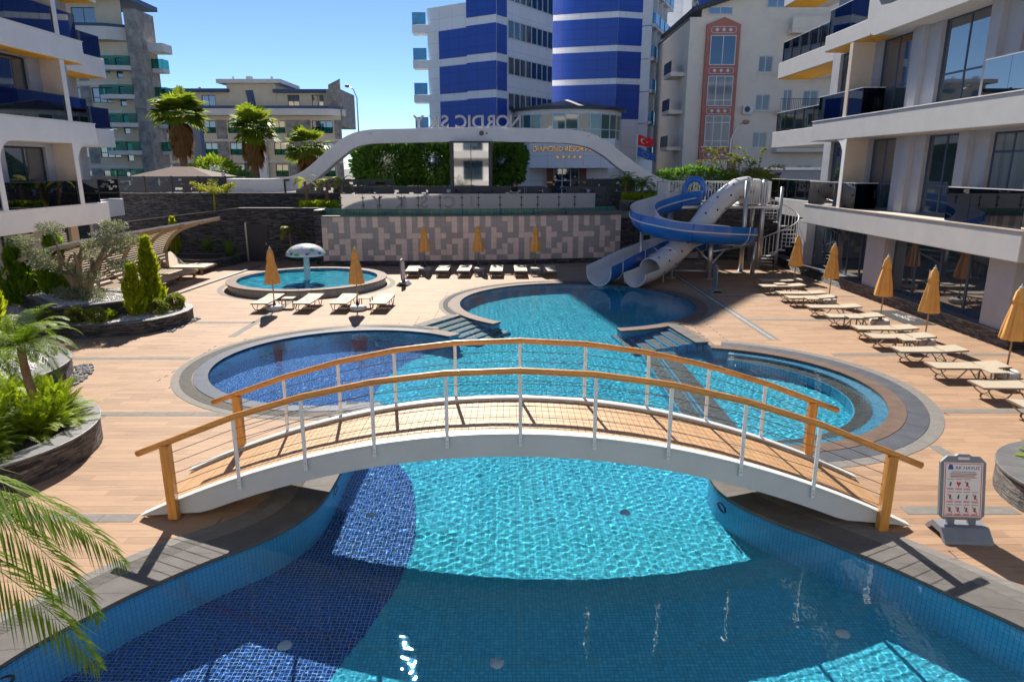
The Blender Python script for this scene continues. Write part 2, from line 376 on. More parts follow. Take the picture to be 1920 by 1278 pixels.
outer = [(-26, 1.0), (17.5, 1.0), (17.5, 46), (-26, 46)]
tri = tessellate_polygon([[V(*p, 0) for p in outer], [V(*p, 0) for p in pool]])
allp = [(*p, -.012) for p in outer]+[(*p, -.012) for p in pool]
mb = MB(); mb.add(allp, tri); deck = mb.build('deck', M['mortar'], kind='structure')
deck['label'] = 'wood-look tiled deck around the pools'
pm = MB(); cand = []
PL, PW, GAP = 1.2, .2, .004
grid_x = np.arange(-24.0, 16.4, .05)
for r in range(6, 213):
    y0 = r*PW; xs = grid_x; ins = np.zeros(len(xs), bool)
    for yy in (y0, y0+PW):
        ya = np.full(len(xs), yy); d = dist_poly(xs, ya, POOL) if (1 < yy < 35) else np.full(len(xs), 9.)
        ins |= inside(xs, ya, POOL) | (d < .14)
    off = (PL/2 if r % 2 else 0)
    k0 = int(math.floor((-17.4-off)/PL)); k1 = int(math.ceil((16-off)/PL))
    for k in range(k0, k1):
        a, bb = k*PL+off+GAP/2, (k+1)*PL+off-GAP/2
        sel = (xs >= a) & (xs <= bb); free = xs[sel & ~ins]
        if len(free) < 3: continue
        if free[-1]-free[0] > PL-.13: segs = [(a, bb)] if not ins[sel].any() else None
        else: segs = None
        if segs is None:
            segs = []; st = free[0]; pv = free[0]
            for q in list(free[1:])+[1e9]:
                if q-pv > .06:
                    if pv-st > .12: segs.append((max(a, st-.02) if st-a < .06 else st, min(bb, pv+.02) if bb-pv < .06 else pv))
                    st = q
                pv = q
        for s0, s1 in segs: cand.append((s0, s1, y0+GAP/2, y0+PW-GAP/2))
def in_view(x, y):
    f = y*math.cos(R(PITCH))+HCAM*math.sin(R(PITCH)); return abs(x/f) < .78 and y > 6.2
near = sorted(range(len(cand)), key=lambda i: (0 if in_view((cand[i][0]+cand[i][1])/2, cand[i][2]) else 1e6)+math.hypot(cand[i][2], (cand[i][0]+cand[i][1])/2))[:300]
nset = set(near); pmesh = {}
for i, (a, bb, y0, y1) in enumerate(cand):
    if i in nset:
        Lk = round(bb-a, 2)
        if Lk not in pmesh:
            q = MB().box(-Lk/2, Lk/2, -(y1-y0)/2, (y1-y0)/2, -.012, 0).build('plank', M['plank'], deck); pmesh[Lk] = q.data
            q.location = ((a+bb)/2, (y0+y1)/2, 0)
        else:
            q = bpy.data.objects.new('plank', pmesh[Lk]); col.objects.link(q); q.parent = deck; q.location = ((a+bb)/2, (y0+y1)/2, 0)
    else:
        pm.add([(a,y0,0),(bb,y0,0),(bb,y1,0),(a,y1,0),(a,y0,-.012),(bb,y0,-.012),(bb,y1,-.012),(a,y1,-.012)], [(0,1,2,3),(0,4,5,1),(1,5,6,2),(2,6,7,3),(3,7,4,0)])
pm.build('far_planks', M['plank'], deck, kind='stuff')

# ---- grey stone bands let into the deck
def strip_slabs(x0, x1, y0, y1, alongx=True, L=.6):
    n = max(1, int(round(((x1-x0) if alongx else (y1-y0))/L)))
    for i in range(n):
        if alongx: a, bb = x0+(x1-x0)*i/n, x0+(x1-x0)*(i+1)/n; q = (a+.003, bb-.003, y0, y1)
        else: a, bb = y0+(y1-y0)*i/n, y0+(y1-y0)*(i+1)/n; q = (x0, x1, a+.003, bb-.003)
        MB().box(*q, -.01, .005).build('band_slab', M['grey_stone'], deck)
for (x0, x1, yc) in [(-13.9, -9.74, 19.9), (-11.0, -6.3, 15.1), (-8.5, -6.2, 10.2), (-11.8, -9.6, 24.85), (9.95, 15.4, 15.3), (9.9, 15.4, 20.35), (6.6, 8.5, 10.45), (9.0, 15.4, 25.3), (9.0, 15.4, 30.2)]:
    strip_slabs(x0, x1, yc-.13, yc+.13)
strip_slabs(-9.70, -9.44, 14.2, 15.0, False); strip_slabs(-9.70, -9.44, 22.6, 30.0, False); strip_slabs(8.64, 8.88, 11.9, 13.2, False)
for dx in (8.62, 8.86):
    strip_slabs(dx, dx+.12, 22.2, 36.5, False, 1.0)
MB().box(8.75, 8.85, 22.2, 36.5, -.01, .004).build('drain_slot', M['steel'], deck)

# ---- pool shell
perim = [0]
for i in range(len(pool)): perim.append(perim[-1]+math.dist(pool[i], pool[(i+1) % len(pool)]))
vv = []; ff = []; uv = []
for i in range(len(pool)):
    j = (i+1) % len(pool); a, bb = pool[i], pool[j]; k = len(vv)
    vv += [(*a, ZF-.02), (*bb, ZF-.02), (*bb, -.006), (*a, -.006)]; ff.append((k+3, k+2, k+1, k))
    uv += [(perim[i], 1.26), (perim[i+1], 1.26), (perim[i+1], 0), (perim[i], 0)]
shell = bpy.data.objects.new('pool_basin', None); col.objects.link(shell); shell['kind'] = 'structure'; ORG[shell.name] = Vector()
shell['label'] = 'tiled basin of the free-form pool'
def uvmesh(name, vv, ff, uvq, mt, parent):
    o = npmesh(name, vv, ff, mt, parent); l = o.data.uv_layers.new(name='UVMap')
    l.data.foreach_set('uv', np.array(uvq, np.float32).ravel()); return o
pw = uvmesh('basin_wall', vv, ff, uv, M['tile_wall'], shell); pw.cycles.is_caustics_receiver = True
tri = tessellate_polygon([[V(*p, 0) for p in pool]])
pf = MB().add([(*p, ZF) for p in pool], tri).build('basin_floor', M['tile_floor'], shell); pf.cycles.is_caustics_receiver = True
navy = [(-2.0, 22.9), (-2.82, 21.72), (-3.5, 20.24), (-3.75, 18.6), (-3.7, 16.9), (-3.2, 15.2), (-2.51, 13.64), (-2.06, 12.78), (-1.8, 11.6), (-1.68, 10.65), (-1.70, 9.94), (-1.78, 9.25), (-1.91, 8.77), (-2.05, 8.23), (-2.21, 7.77), (-2.34, 7.3), (-2.6, 6.2), (-3.0, 5.0), (-3.4, 3.4)]
navy = [(p.x, p.y) for p in catmull([(*p, 0) for p in navy], 3)]
navy_poly = navy + fore_l[:-1] + arc(*LC, 4.0, 292, 51, 60)
pn = MB().add([(*p, ZF+.004) for p in navy_poly], tessellate_polygon([[V(*p, 0) for p in navy_poly]])).build('navy_mosaic_area', M['tile_navy'], shell); pn.cycles.is_caustics_receiver = True
# ---- water sheet with real ripples
def water_grid(name, x0, x1, y0, y1, st, P, z, amp, seed, kmin=28, kmax=100, nw=76, fine=False):
    xs = np.arange(x0, x1, st); ys = np.arange(y0, y1, st); X, Y = np.meshgrid(xs, ys)
    rg = np.random.default_rng(seed); Z = np.zeros_like(X)
    for i in range(nw):
        a = rg.uniform(0, 2*math.pi); k = kmin*(kmax/kmin)**rg.uniform(); ph = rg.uniform(0, 6.28)
        Z += .105/k**1.9*np.sin(k*(X*math.cos(a)+Y*math.sin(a))+ph)*(1+.5*np.sin(.7*X+.5*Y+ph))
    Zh = np.zeros_like(X)
    for i in range(34 if fine else 0):                # capillary ripples, clearest on the calm near water
        a = rg.uniform(0, 2*math.pi); k = rg.uniform(55, 105); ph = rg.uniform(0, 6.28); Zh += .0036/k*np.sin(k*(X*math.cos(a)+Y*math.sin(a))+ph)
    Z = z+Z*amp(X, Y)+Zh*(1.0-.75*np.clip((Y-8.2)/2.0, 0, 1))
    nx = len(xs); ny = len(ys); idx = np.arange(nx*ny).reshape(ny, nx)
    F = np.stack([idx[:-1, :-1], idx[:-1, 1:], idx[1:, 1:], idx[1:, :-1]], -1).reshape(-1, 4)
    msk = np.zeros((ny, nx), bool)
    for j, yv in enumerate(ys):                       # scanline fill of the outline
        cr = []
        for i in range(len(P)):
            a, c = P[i-1], P[i]
            if (a[1] > yv) != (c[1] > yv): cr.append(a[0]+(c[0]-a[0])*(yv-a[1])/(c[1]-a[1]))
        cr.sort()
        for a, c in zip(cr[::2], cr[1::2]): msk[j] |= (xs > a) & (xs < c)
    for _ in range(2):
        q = msk.copy(); q[1:] |= msk[:-1]; q[:-1] |= msk[1:]; q[:, 1:] |= msk[:, :-1]; q[:, :-1] |= msk[:, 1:]; msk = q
    F = F[(msk[:-1, :-1] & msk[1:, :-1] & msk[:-1, 1:] & msk[1:, 1:]).ravel()]; used = np.unique(F); mp = np.full(nx*ny, -1); mp[used] = np.arange(len(used))
    Vt = np.stack([X.ravel(), Y.ravel(), Z.ravel()], -1)[used]
    o = npmesh(name, Vt, mp[F], M['water'], smooth=True, kind='structure'); o.cycles.is_caustics_caster = True
    return o
water = water_grid('pool_water', -8.9, 9.6, 1.2, 34.0, .021, POOL, ZW, lambda X, Y: .14+.71*np.clip((Y-8.0)/2.5, 0, 1)+.04*np.sin(.4*X+.3*Y), 5, fine=True)
water['label'] = 'clear rippled water of the free-form pool'
# ---- coping, grating and border rings
def ring_piece(pts_i, pts_o, z0, z1):
    n = len(pts_i); mb = MB()
    v = [(*p, z1) for p in pts_i]+[(*p, z1) for p in pts_o]+[(*p, z0) for p in pts_i]+[(*p, z0) for p in pts_o]
    f = []
    for i in range(n-1):
        f += [(i, i+1, n+i+1, n+i), (i, 2*n+i, 2*n+i+1, i+1), (n+i, n+i+1, 3*n+i+1, 3*n+i)]
    f += [(0, n, 3*n, 2*n), (n-1, 3*n-1, 4*n-1, 2*n-1)]
    return mb.add(v, f)
def ring_arc(c, r0, r1, a0, a1, L, name, mt, z0, z1, gap=.006, kind=None):
    tot = abs(R(a1-a0))*(r0+r1)/2; n = max(1, int(round(tot/L)))
    for i in range(n):
        s0 = a0+(a1-a0)*i/n; s1 = a0+(a1-a0)*(i+1)/n; g = math.degrees(gap/2/r1)*(1 if a1 > a0 else -1)
        ring_piece(arc(*c, r0, s0+g, s1-g, 3), arc(*c, r1, s0+g, s1-g, 3), z0, z1).build(name, mt, deck)
def offset_line(P, d):
    out = []
    for i in range(len(P)):
        a = P[max(i-1, 0)]; bb = P[min(i+1, len(P)-1)]; t = Vector((bb[0]-a[0], bb[1]-a[1])).normalized()
        out.append((P[i][0]-t.y*d, P[i][1]+t.x*d))
    return out
def resample(P, L):
    P = [Vector((p[0], p[1])) for p in P]; s = [0]
    for i in range(len(P)-1): s.append(s[-1]+(P[i+1]-P[i]).length)
    n = max(1, int(round(s[-1]/L))); out = []; k = 0
    for i in range(n+1):
        t = s[-1]*i/n
        while k < len(P)-2 and s[k+1] < t: k += 1
        q = (t-s[k])/max(1e-9, s[k+1]-s[k]); p = P[k].lerp(P[k+1], min(1, q)); out.append((p.x, p.y))
    return out
slats = MB()
def slat_ring(P0, P1, n, z=.012):
    a = resample(P0, 1e-9+sum(math.dist(P0[i], P0[i+1]) for i in range(len(P0)-1))/n); bq = resample(P1, sum(math.dist(P1[i], P1[i+1]) for i in range(len(P1)-1))/n)
    for p, q in zip(a, bq): slats.bar((*p, z-.012), (*q, z-.012), .014, .022)
def ring_line(P, d0, d1, L, name, mt, z0, z1):
    n = max(1, int(round(sum(math.dist(P[i], P[i+1]) for i in range(len(P)-1))/L)))
    A = offset_line(P, d0); B = offset_line(P, d1)
    ra = resample(A, sum(math.dist(A[i], A[i+1]) for i in range(len(A)-1))/(n*4)); rb = resample(B, sum(math.dist(B[i], B[i+1]) for i in range(len(B)-1))/(n*4))
    for i in range(n): 
        pa = [Vector(p) for p in ra[4*i:4*i+5]]; pb = [Vector(p) for p in rb[4*i:4*i+5]]
        if len(pa) < 5 or len(pb) < 5: continue
        for p in (pa, pb): p[0] = p[0].lerp(p[1], .02); p[-1] = p[-1].lerp(p[-2], .02)
        ring_piece(pa, pb, z0, z1).build(name, mt, deck)
ring_arc(BC, 4.97, 5.42, 230.5, -78.5, .6, 'coping_stone', M['coping_brown'], -.06, .016)
ring_arc(BC, 5.424, 5.46, 206, -50, 2.0, 'grate_frame', M['coping_grey'], -.03, .010); ring_arc(BC, 5.70, 5.86, 206, -50, .7, 'border_stone', M['grey_stone'], -.02, .008)
slat_ring(arc(*BC, 5.47, 206, -50, 90), arc(*BC, 5.69, 206, -50, 90), 760)
ring_arc(LC, 3.97, 4.36, 292, 50, .6, 'coping_stone', M['coping_wet'], -.06, .018)
ring_arc(LC, 4.70, 4.90, 290, 64, .7, 'border_stone', M['grey_stone'], -.02, .008); slat_ring(arc(*LC, 4.38, 290, 62, 90), arc(*LC, 4.69, 290, 62, 90), 640)
ring_arc(JC, 4.02, 4.40, 76, -106, .75, 'coping_stone', M['coping_brown'], -.06, .018)
ring_arc(JC, 4.41, 4.86, 72, -104, .9, 'border_stone', M['coping_slate'], -.02, .009); ring_arc(JC, 4.87, 5.15, 72, -104, .6, 'border_stone', M['grey_stone'], -.02, .007)
for P in (fore_r, fore_l):
    ring_line(P, -.03, .52, .65, 'coping_stone', M['coping_grey'], -.06, .014)
    ring_line(P, .80, .98, .7, 'border_stone', M['grey_stone'], -.02, .008)
    slat_ring(offset_line(P, .53), offset_line(P, .79), 420)
for (a, bb, wd) in [((-3.25, 24.1), (-2.02, 26.05), .45), ((6.1, 24.55), (6.5, 21.85), .45)]:
    n_ = Vector((bb[1]-a[1], a[0]-bb[0])).normalized(); sg = -1 if a[0] < 0 else 1
    for i in range(4):
        p = Vector(a).lerp(Vector(bb), i/4+.004); q = Vector(a).lerp(Vector(bb), (i+1)/4-.004); o_ = n_*wd*sg if a[0] > 0 else -n_*wd
        mbx = MB().prism([p, q, q+o_, p+o_], -.06, .02); mbx.build('coping_stone', M['coping_grey'], deck)
ring_arc(LC, 4.0, 4.5, 49, 64, .5, 'coping_stone', M['coping_brown'], -.06, .022)
MB().add(slats.v, slats.f).build('overflow_grating', M['grey_stone'], deck, kind='stuff')
# ---- steps
M['tread'] = mat('slate_tread', (.16, .12, .10), .4, .35, 5, .15, world=True)
def steps(p, q, n_, cnt, depth, drop, skew=(0, 0)):
    p = Vector(p); q = Vector(q); n_ = Vector(n_).normalized()
    for i in range(cnt):
        a = p+n_*depth*i; c = q+n_*depth*i; zt = -.02-drop*(i+.6)
        st = MB().prism([a, c, c+n_*depth, a+n_*depth], ZF+.003, zt).build('step', M['tile_wall2'], shell); st.cycles.is_caustics_receiver = True
        tr = MB().prism([a+n_*.03, c+n_*.03, c+n_*(depth-.07), a+n_*(depth-.07)], zt, zt+.02).build('tread', M['tread'], st); tr.cycles.is_caustics_receiver = True
M['tile_wall2'] = tilemat('step_tile', (.13, .44, .66), (.05, .22, .36), .06, .06, .005, .2, var=.05)
steps((-1.98, 26.0), (-3.1, 24.2), (.80, -.60), 6, .40, .17)
steps((5.95, 24.4), (6.35, 22.05), (-.985, -.17), 6, .40, .17)
# jacuzzi bench and straight entry steps
for i in range(14):
    a0 = 68-(68+98)*i/14; a1 = 68-(68+98)*(i+1)/14
    bn = ring_piece(arc(*JC, 3.27, a0, a1, 4), arc(*JC, 4.05, a0, a1, 4), ZF+.003, -.42).build('bench', M['tile_wall2'], shell); bn.cycles.is_caustics_receiver = True
    bt = ring_piece(arc(*JC, 3.31, a0-.1, a1+.1, 4), arc(*JC, 3.69, a0-.1, a1+.1, 4), -.42, -.40).build('bench_slab', M['tread_dark'] if 'tread_dark' in M else M.setdefault('tread_dark', mat('dark_slate_bench', (.10, .085, .08), .35, .3, 4, .1, world=True)), bn); bt.cycles.is_caustics_receiver = True
for i in range(14):
    a0 = 68-(68+98)*i/14; a1 = 68-(68+98)*(i+1)/14
    bn = ring_piece(arc(*JC, 3.70, a0, a1, 4), arc(*JC, 4.05, a0, a1, 4), -.42, -.14).build('bench_back', M['tile_wall2'], shell); bn.cycles.is_caustics_receiver = True
for (x0, x1, zt) in ((4.15, 4.62, -.72), (4.62, 5.2, -.40)):
    st = MB().box(x0, x1, 13.9, 21.2, ZF+.003, zt).build('step', M['tile_wall2'], shell); st.cycles.is_caustics_receiver = True
    for j in range(8):
        ya = 13.95+(7.2)*j/8; tr = MB().box(x0+.05, x1-.03, ya+.01, ya+.89, zt, zt+.02).build('tread', M['tread_dark'], st); tr.cycles.is_caustics_receiver = True
# pool lights and nozzles on the walls
def light_ring(p, n_, r=.14, mt='rubber'):
    p = Vector(p); n_ = Vector(n_).normalized(); u = n_.cross(V(0, 0, 1)).normalized(); vz = V(0, 0, 1); mbx = MB()
    mbx.tube([p+u*math.cos(a)*r+vz*math.sin(a)*r+n_*.02 for a in [2*math.pi*i/18 for i in range(19)]], .022, 6); mbx.build('pool_lamp', M[mt], shell, True)
light_ring((3.72, 10.95, -.42), (-1, -.15, 0)); light_ring((-6.0, 6.75, -.45), (.85, -.5, 0)); light_ring((-3.3, 11.6, -.4), (1, 0, 0))
for a in (100, 60, 20, 150): light_ring((BC[0]+4.97*math.cos(R(a)), BC[1]+4.97*math.sin(R(a)), -.3), (-math.cos(R(a)), -math.sin(R(a)), 0), .12)
for a in (160, 120, 200): light_ring((LC[0]+3.97*math.cos(R(a)), LC[1]+3.97*math.sin(R(a)), -.35), (-math.cos(R(a)), -math.sin(R(a)), 0), .12)
for (x, y) in [(-3.1, 8.0), (-2.6, 11.4), (-.2, 7.7), (2.1, 11.5), (4.6, 8.2), (-5.6, 18.0), (-5.9, 20.6)]:
    d = MB().lathe([(.001, .02), (.09, .018), (.10, .0)], 14, (x, y, ZF+.004)); d.build('floor_inlet', M['whitepaint'], shell, True)

# ---- children's pool with mushroom fountain
KC = (-10.0, 33.3)
kp = thing('wading_pool', 'round raised wading pool with a brown rim', 'wading pool', (*KC, 0))
mb = MB(); mb.lathe([(3.72, 0), (3.72, .33)], 72, (*KC, 0)); mb.build('outer_wall', M['wall_tile_k'] if 'wall_tile_k' in M else M.setdefault('wall_tile_k', tilemat('grey_mosaic', (.36, .38, .38), (.2, .2, .2), .06, .06, .004, .4)), kp)
for i in range(40):
    a0 = i*9; p = ring_piece(arc(*KC, 3.32, a0+.08, a0+8.92, 3), arc(*KC, 3.80, a0+.08, a0+8.92, 3), .31, .36).build('rim_stone', M['coping_brown'], kp)
k_in = MB().lathe([(3.34, .31), (3.34, -.002)], 72, (*KC, 0)).build('inner_wall', M['tile_wall2'], kp); k_in.cycles.is_caustics_receiver = True
k_fl = MB().lathe([(3.34, .008), (.001, .008)], 72, (*KC, 0)).build('basin_floor', M['tile_floor'], kp); k_fl.cycles.is_caustics_receiver = True
kw = water_grid('wading_pool_water', -13.5, -6.5, 29.8, 36.8, .06, np.array(arc(*KC, 3.33, 0, 354, 59)), .27, lambda X, Y: 1.6+0*X, 9, 8, 40)
kw['label'] = 'rippled shallow water of the round wading pool'
ring_arc(KC, 3.95, 4.2, 0, 360, .5, 'border_stone', M['grey_stone'], -.02, .008)
mf = thing('mushroom_fountain', 'white mushroom water fountain with green and blue dots in the wading pool', 'fountain', (-10.05, 33.3, 0))
MB().tube([(-10.05, 33.3, .01), (-10.05, 33.3, 1.5)], [.17, .13], 16).build('stem', M['stem'] if 'stem' in M else M.setdefault('stem', mat('pale_blue_paint', (.50, .66, .70), .35, .08, 2)), mf, True)
cap = [(.02, 1.42), (.5, 1.40), (.88, 1.45), (.95, 1.50), (.93, 1.58), (.84, 1.72), (.68, 1.86), (.46, 1.96), (.2, 2.01), (.001, 2.02)]
MB().lathe(cap, 40, (-10.05, 33.3, 0)).build('cap', M['slide_white'], mf, True)
M['dot_g'] = mat('green_dot', (.10, .52, .20), .3, .1); M['dot_b'] = mat('blue_dot', (.06, .20, .42), .3, .1)
def cap_r(z):
    for (r0, z0), (r1, z1) in zip(cap[3:-1], cap[4:]):
        if z0 <= z <= z1: t = (z-z0)/(z1-z0); return r0+(r1-r0)*t, Vector((z1-z0, 0, r0-r1)).normalized()
for i, (a, z, rad, c) in enumerate([(-120, 1.6, .10, 'b'), (-100, 1.56, .14, 'g'), (-70, 1.6, .09, 'b'), (-50, 1.78, .12, 'g'), (-88, 1.9, .07, 'b'), (-140, 1.78, .12, 'g'), (-30, 1.6, .1, 'b'), (-160, 1.62, .1, 'g'), (10, 1.7, .12, 'g'), (60, 1.6, .12, 'b'), (120, 1.75, .12, 'g'), (-62, 1.66, .04, 'b')]):
    pts = []
    for k in range(14):
        t = 2*math.pi*k/14; z2 = min(2.0, max(1.505, z+rad*.62*math.sin(t))); r_, _ = cap_r(z2); a2 = R(a)+rad*math.cos(t)/r_
        pts.append((-10.05+(r_+.006)*math.cos(a2), 33.3+(r_+.006)*math.sin(a2), z2+.004))
    r_, _ = cap_r(z); ctr = (-10.05+(r_+.012)*math.cos(R(a)), 33.3+(r_+.012)*math.sin(R(a)), z+.006)
    MB().add([ctr]+pts, [(0, 1+k, 1+(k+1) % 14) for k in range(14)]).build('dot', M['dot_'+c], mf, True)

# ------------------------------------------------------------------ arched footbridge
BX0, BX1 = -6.1, 6.36; BM = (BX0+BX1)/2; BHW = (BX1-BX0)/2; BH = 1.50
def by(x): return 10.20+(x-BX0)*(-.32/(BX1-BX0))       # near edge line
BWID = 1.80
def bz(x): return BH*(1-((x-BM)/BHW)**2)
bridge = thing('footbridge', 'arched white steel footbridge with timber handrails over the pool', 'bridge', (BM, 10.9, 0))
xs = [BX0+(BX1-BX0)*i/64 for i in range(65)]
for off, nm in ((0, 'near'), (BWID, 'far')):
    th = .07 if off == 0 else -.07; mb = MB(); n = len(xs); v = []; f = []
    for x in xs:
        y = by(x)+off; zt = bz(x)+.05; dpt = .37*min(1, max(.0, (1-abs((x-BM)/BHW))*6)); zb = max(.012, bz(x)+.05-.02-dpt)
        v += [(x, y, zt), (x, y, zb), (x, y+th, zb), (x, y+th, zt)]
    for i in range(n-1):
        k = 4*i
        for a in range(4):
            c = (a+1) % 4; f.append((k+a, k+c, k+4+c, k+4+a))
    f += [(3, 2, 1, 0), (4*n-4, 4*n-3, 4*n-2, 4*n-1)]
    mb.add(v, f); beam = mb.build('beam', M['bridge_white_shaded'], bridge)
    # top flange
    v = []; f = []
    for x in xs:
        y = by(x)+off; z = bz(x)+.052; a = y-.05 if off == 0 else y-.11; c = a+.16
        v += [(x, a, z), (x, c, z), (x, c, z+.015), (x, a, z+.015)]
    for i in range(n-1):
        k = 4*i
        for a in range(4): c = (a+1) % 4; f.append((k+a, k+c, k+4+c, k+4+a))
    f += [(3, 2, 1, 0), (4*n-4, 4*n-3, 4*n-2, 4*n-1)]
    MB().add(v, f).build('flange', M['whitepaint'], beam)
# boards across
s = 0.; xcur = BX0+.03; k = 0
while xcur < BX1-.08:
    sl = -2*BH*(xcur-BM)/BHW**2; dx = .112/math.sqrt(1+sl*sl); xa, xb = xcur, xcur+dx-.007
    za, zb2 = bz(xa), bz(xb); y0 = by(xa)+.075; y1 = by(xa)+BWID-.075; t = .028; jz = random.uniform(-.0015, .0015)
    MB().add([(xa,y0,za-t),(xb,y0,zb2-t),(xb,y1,zb2-t),(xa,y1,za-t),(xa,y0,za+jz),(xb,y0,zb2+jz),(xb,y1,zb2+jz),(xa,y1,za+jz)],
             [(0,3,2,1),(4,5,6,7),(0,1,5,4),(1,2,6,5),(2,3,7,6),(3,0,4,7)]).build('deck_board', M['deck_board'], bridge)
    xcur += dx; k += 1
# railings
px = [-5.52, -4.40, -3.30, -2.18, -1.02, .13, 1.29, 2.45, 3.60, 4.76, 5.90]
pxf = [-5.12, -4.2, -3.18, -2.14, -1.03, .14, 1.32, 2.46, 3.55, 4.58, 5.48]; pxn = px
for off in (0, BWID):
    sgn = -1 if off == 0 else 1; px = pxn if off == 0 else pxf
    rail = []
    for i, x in enumerate(px):
        y = by(x)+off+sgn*.035; end = i in (0, len(px)-1)
        lean = .0; ztop = bz(x)+1.06
        if end:
            MB().box(x-.075, x+.075, y-.065+sgn*.03, y+.065+sgn*.03, bz(x)-.22, ztop).build('timber_post', M['timber_post'], bridge, bevel=.008)
            rail.append(V(x, y+sgn*.03, ztop+.03))
        else:
            p = MB().box(x-.028, x+.028, y-.018, y+.018, bz(x)-.14, ztop).build('post', M['whitepaint'], bridge, bevel=.003)
            for hz in (-.08, -.02): MB().tube([(x, y+sgn*.018, bz(x)+hz), (x, y+sgn*.034, bz(x)+hz)], .012, 6).build('bolt', M['steel'], p)
            rail.append(V(x, y, ztop+.03))
    a = rail[0]; rail.insert(0, a+(a-rail[1]).normalized()*.50); a = rail[-1]; rail.append(a+(a-rail[-2]).normalized()*.50)
    MB().tube(rail, .052, 10).build('handrail', M['timber'], bridge, True)
    for j in range(5):
        h = .17+.18*j; pts = [V(x, by(x)+off+sgn*.035, bz(x)+h) for x in px]
        MB().tube(pts, .0055, 5).build('wire', M['wire'], bridge)

# ------------------------------------------------------------------ parasols, loungers, tables
def make_umbrella():
    t = thing('parasol', 'x', 'parasol')
    MB().tube([(0, 0, .16), (0, 0, 2.5)], .024, 10).build('pole', M['pole'], t, True)
    n = 64; mb = MB(); pr = [(.03, 2.50), (.085, 2.40), (.115, 2.22), (.15, 2.02), (.20, 1.7), (.255, 1.36), (.285, 1.12), (.275, 1.08)]
    def fold(a, z): return 1+(.24*max(0, min(1, (2.45-z)/.7)))*abs(math.cos(4*a+.4*math.sin(3*z)))-.12+.05*math.sin(13*a)*max(0, (2.2-z))
    mb.lathe(pr, n, mod=fold); canopy = mb.build('canopy', M['umb'], t, True)
    MB().lathe([(.035, 2.49), (.10, 2.375), (.128, 2.20), (.150, 2.06), (.135, 2.07)], 48, mod=lambda a, z: 1.03+.10*abs(math.cos(4*a))).build('vent_cap', M['umb'], canopy, True)
    MB().lathe([(.001, 1.10), (.2, 1.10)], 16).build('underside', M['umb'], canopy)
    MB().lathe([(.001, 2.60), (.012, 2.595), (.016, 2.56), (.012, 2.53), (.05, 2.51), (.055, 2.49), (.03, 2.48)], 14).build('finial', M['whitepaint'], t, True)
    base = MB(); base.lathe([(.001, .0), (.31, .0), (.35, .03), (.36, .12), (.34, .17), (.28, .20), (.05, .215), (.001, .215)], 8, mod=lambda a, z: 1+.03*math.sin(5*a))
    bo = base.build('base', M['concrete'], t, False, .015)
    MB().lathe([(.001, .21), (.07, .21), (.07, .25), (.045, .27), (.04, .36), (.001, .36)], 12).build('socket', M['rubber'], bo, True)
    return t
def make_lounger(raise_deg=0):
    t = thing('sun_lounger', 'x', 'lounger')
    W2 = .32; L0, Ls, L1 = 0, 1.28, 1.98; h = .34
    rr = R(raise_deg); hx = (L1-Ls)*math.cos(rr); hz = (L1-Ls)*math.sin(rr)
    for s in (-1, 1):
        MB().bar((s*W2, L0, h), (s*W2, Ls, h), .035, .05).build('side_rail', M['taupe'], t, bevel=.008)
        MB().bar((s*W2, Ls, h), (s*W2, Ls+hx, h+hz), .035, .05).build('back_rail', M['taupe'], t, bevel=.008)
    MB().bar((-W2, L0+.02, h), (W2, L0+.02, h), .045, .04).build('foot_rail', M['taupe'], t)
    MB().bar((-W2, Ls+hx-.02, h+hz), (W2, Ls+hx-.02, h+hz), .045, .04).build('head_rail', M['taupe'], t)
    MB().add([(-W2, L0, h+.028), (W2, L0, h+.028), (W2, Ls*.5, h+.014), (-W2, Ls*.5, h+.014), (W2, Ls, h+.026), (-W2, Ls, h+.026)], [(0,1,2,3),(3,2,4,5)]).build('seat_sling', M['sling'], t, True)
    MB().add([(-W2, Ls+.03, h+.028), (W2, Ls+.03, h+.028), (W2, Ls+hx, h+hz+.028), (-W2, Ls+hx, h+hz+.028)], [(0,1,2,3)]).build('back_sling', M['sling'], t)
    for s in (-1, 1):
        c = catmull([(s*W2, .10, h), (s*W2, .20, .18), (s*W2, .38, .03), (s*W2, .46, .015), (s*W2, .56, .05), (s*W2, .72, .22), (s*W2, .82, h)], 4)
        MB().tube(c, .017, 6).build('leg', M['taupe'], t, True)
        c = catmull([(s*W2, 1.16, h), (s*W2, 1.30, .16), (s*W2, 1.42, .015), (s*W2, 1.50, .02), (s*W2, 1.66, .18), (s*W2, 1.78, h)], 4)
        MB().tube(c, .017, 6).build('leg', M['taupe'], t, True)
    for y in (.46, 1.46): MB().tube([(-W2, y, .02), (W2, y, .02)], .014, 6).build('stretcher', M['taupe'], t)
    for k in range(5): MB().tube([(W2-.01, 1.80+.035*k, h-.07), (W2-.01, 1.80+.035*k, h-.015)], .008, 5).build('tooth', M['taupe'], t)
    return t
def make_table():
    t = thing('side_table', 'x', 'side table')
    MB().box(-.24, .24, -.24, .24, .38, .41).build('table_top', M['sling'], t, bevel=.006)
    for sx in (-1, 1):
        for sy in (-1, 1): MB().box(sx*.225-.018, sx*.225+.018, sy*.225-.018, sy*.225+.018, 0, .38).build('leg', M['taupe'], t)
    return t
um = make_umbrella(); uu = [False]; lo_ = make_lounger(4); ll = [False]; tb = make_table(); tt = [False]
gU = 'closed orange parasols around the deck'; gL = 'sling loungers on the deck'; gT = 'side tables by the parasols'
for i, (x, y) in enumerate([(13.47, 32.3), (13.48, 28.6), (13.52, 24.5), (13.46, 21.6), (13.6, 18.0)]):
    place(um, uu, (x, y, 0), random.uniform(0, 6), ORD[i]+' closed orange parasol from the water slides along the glazed ground floor', gU+' row', 'parasol')
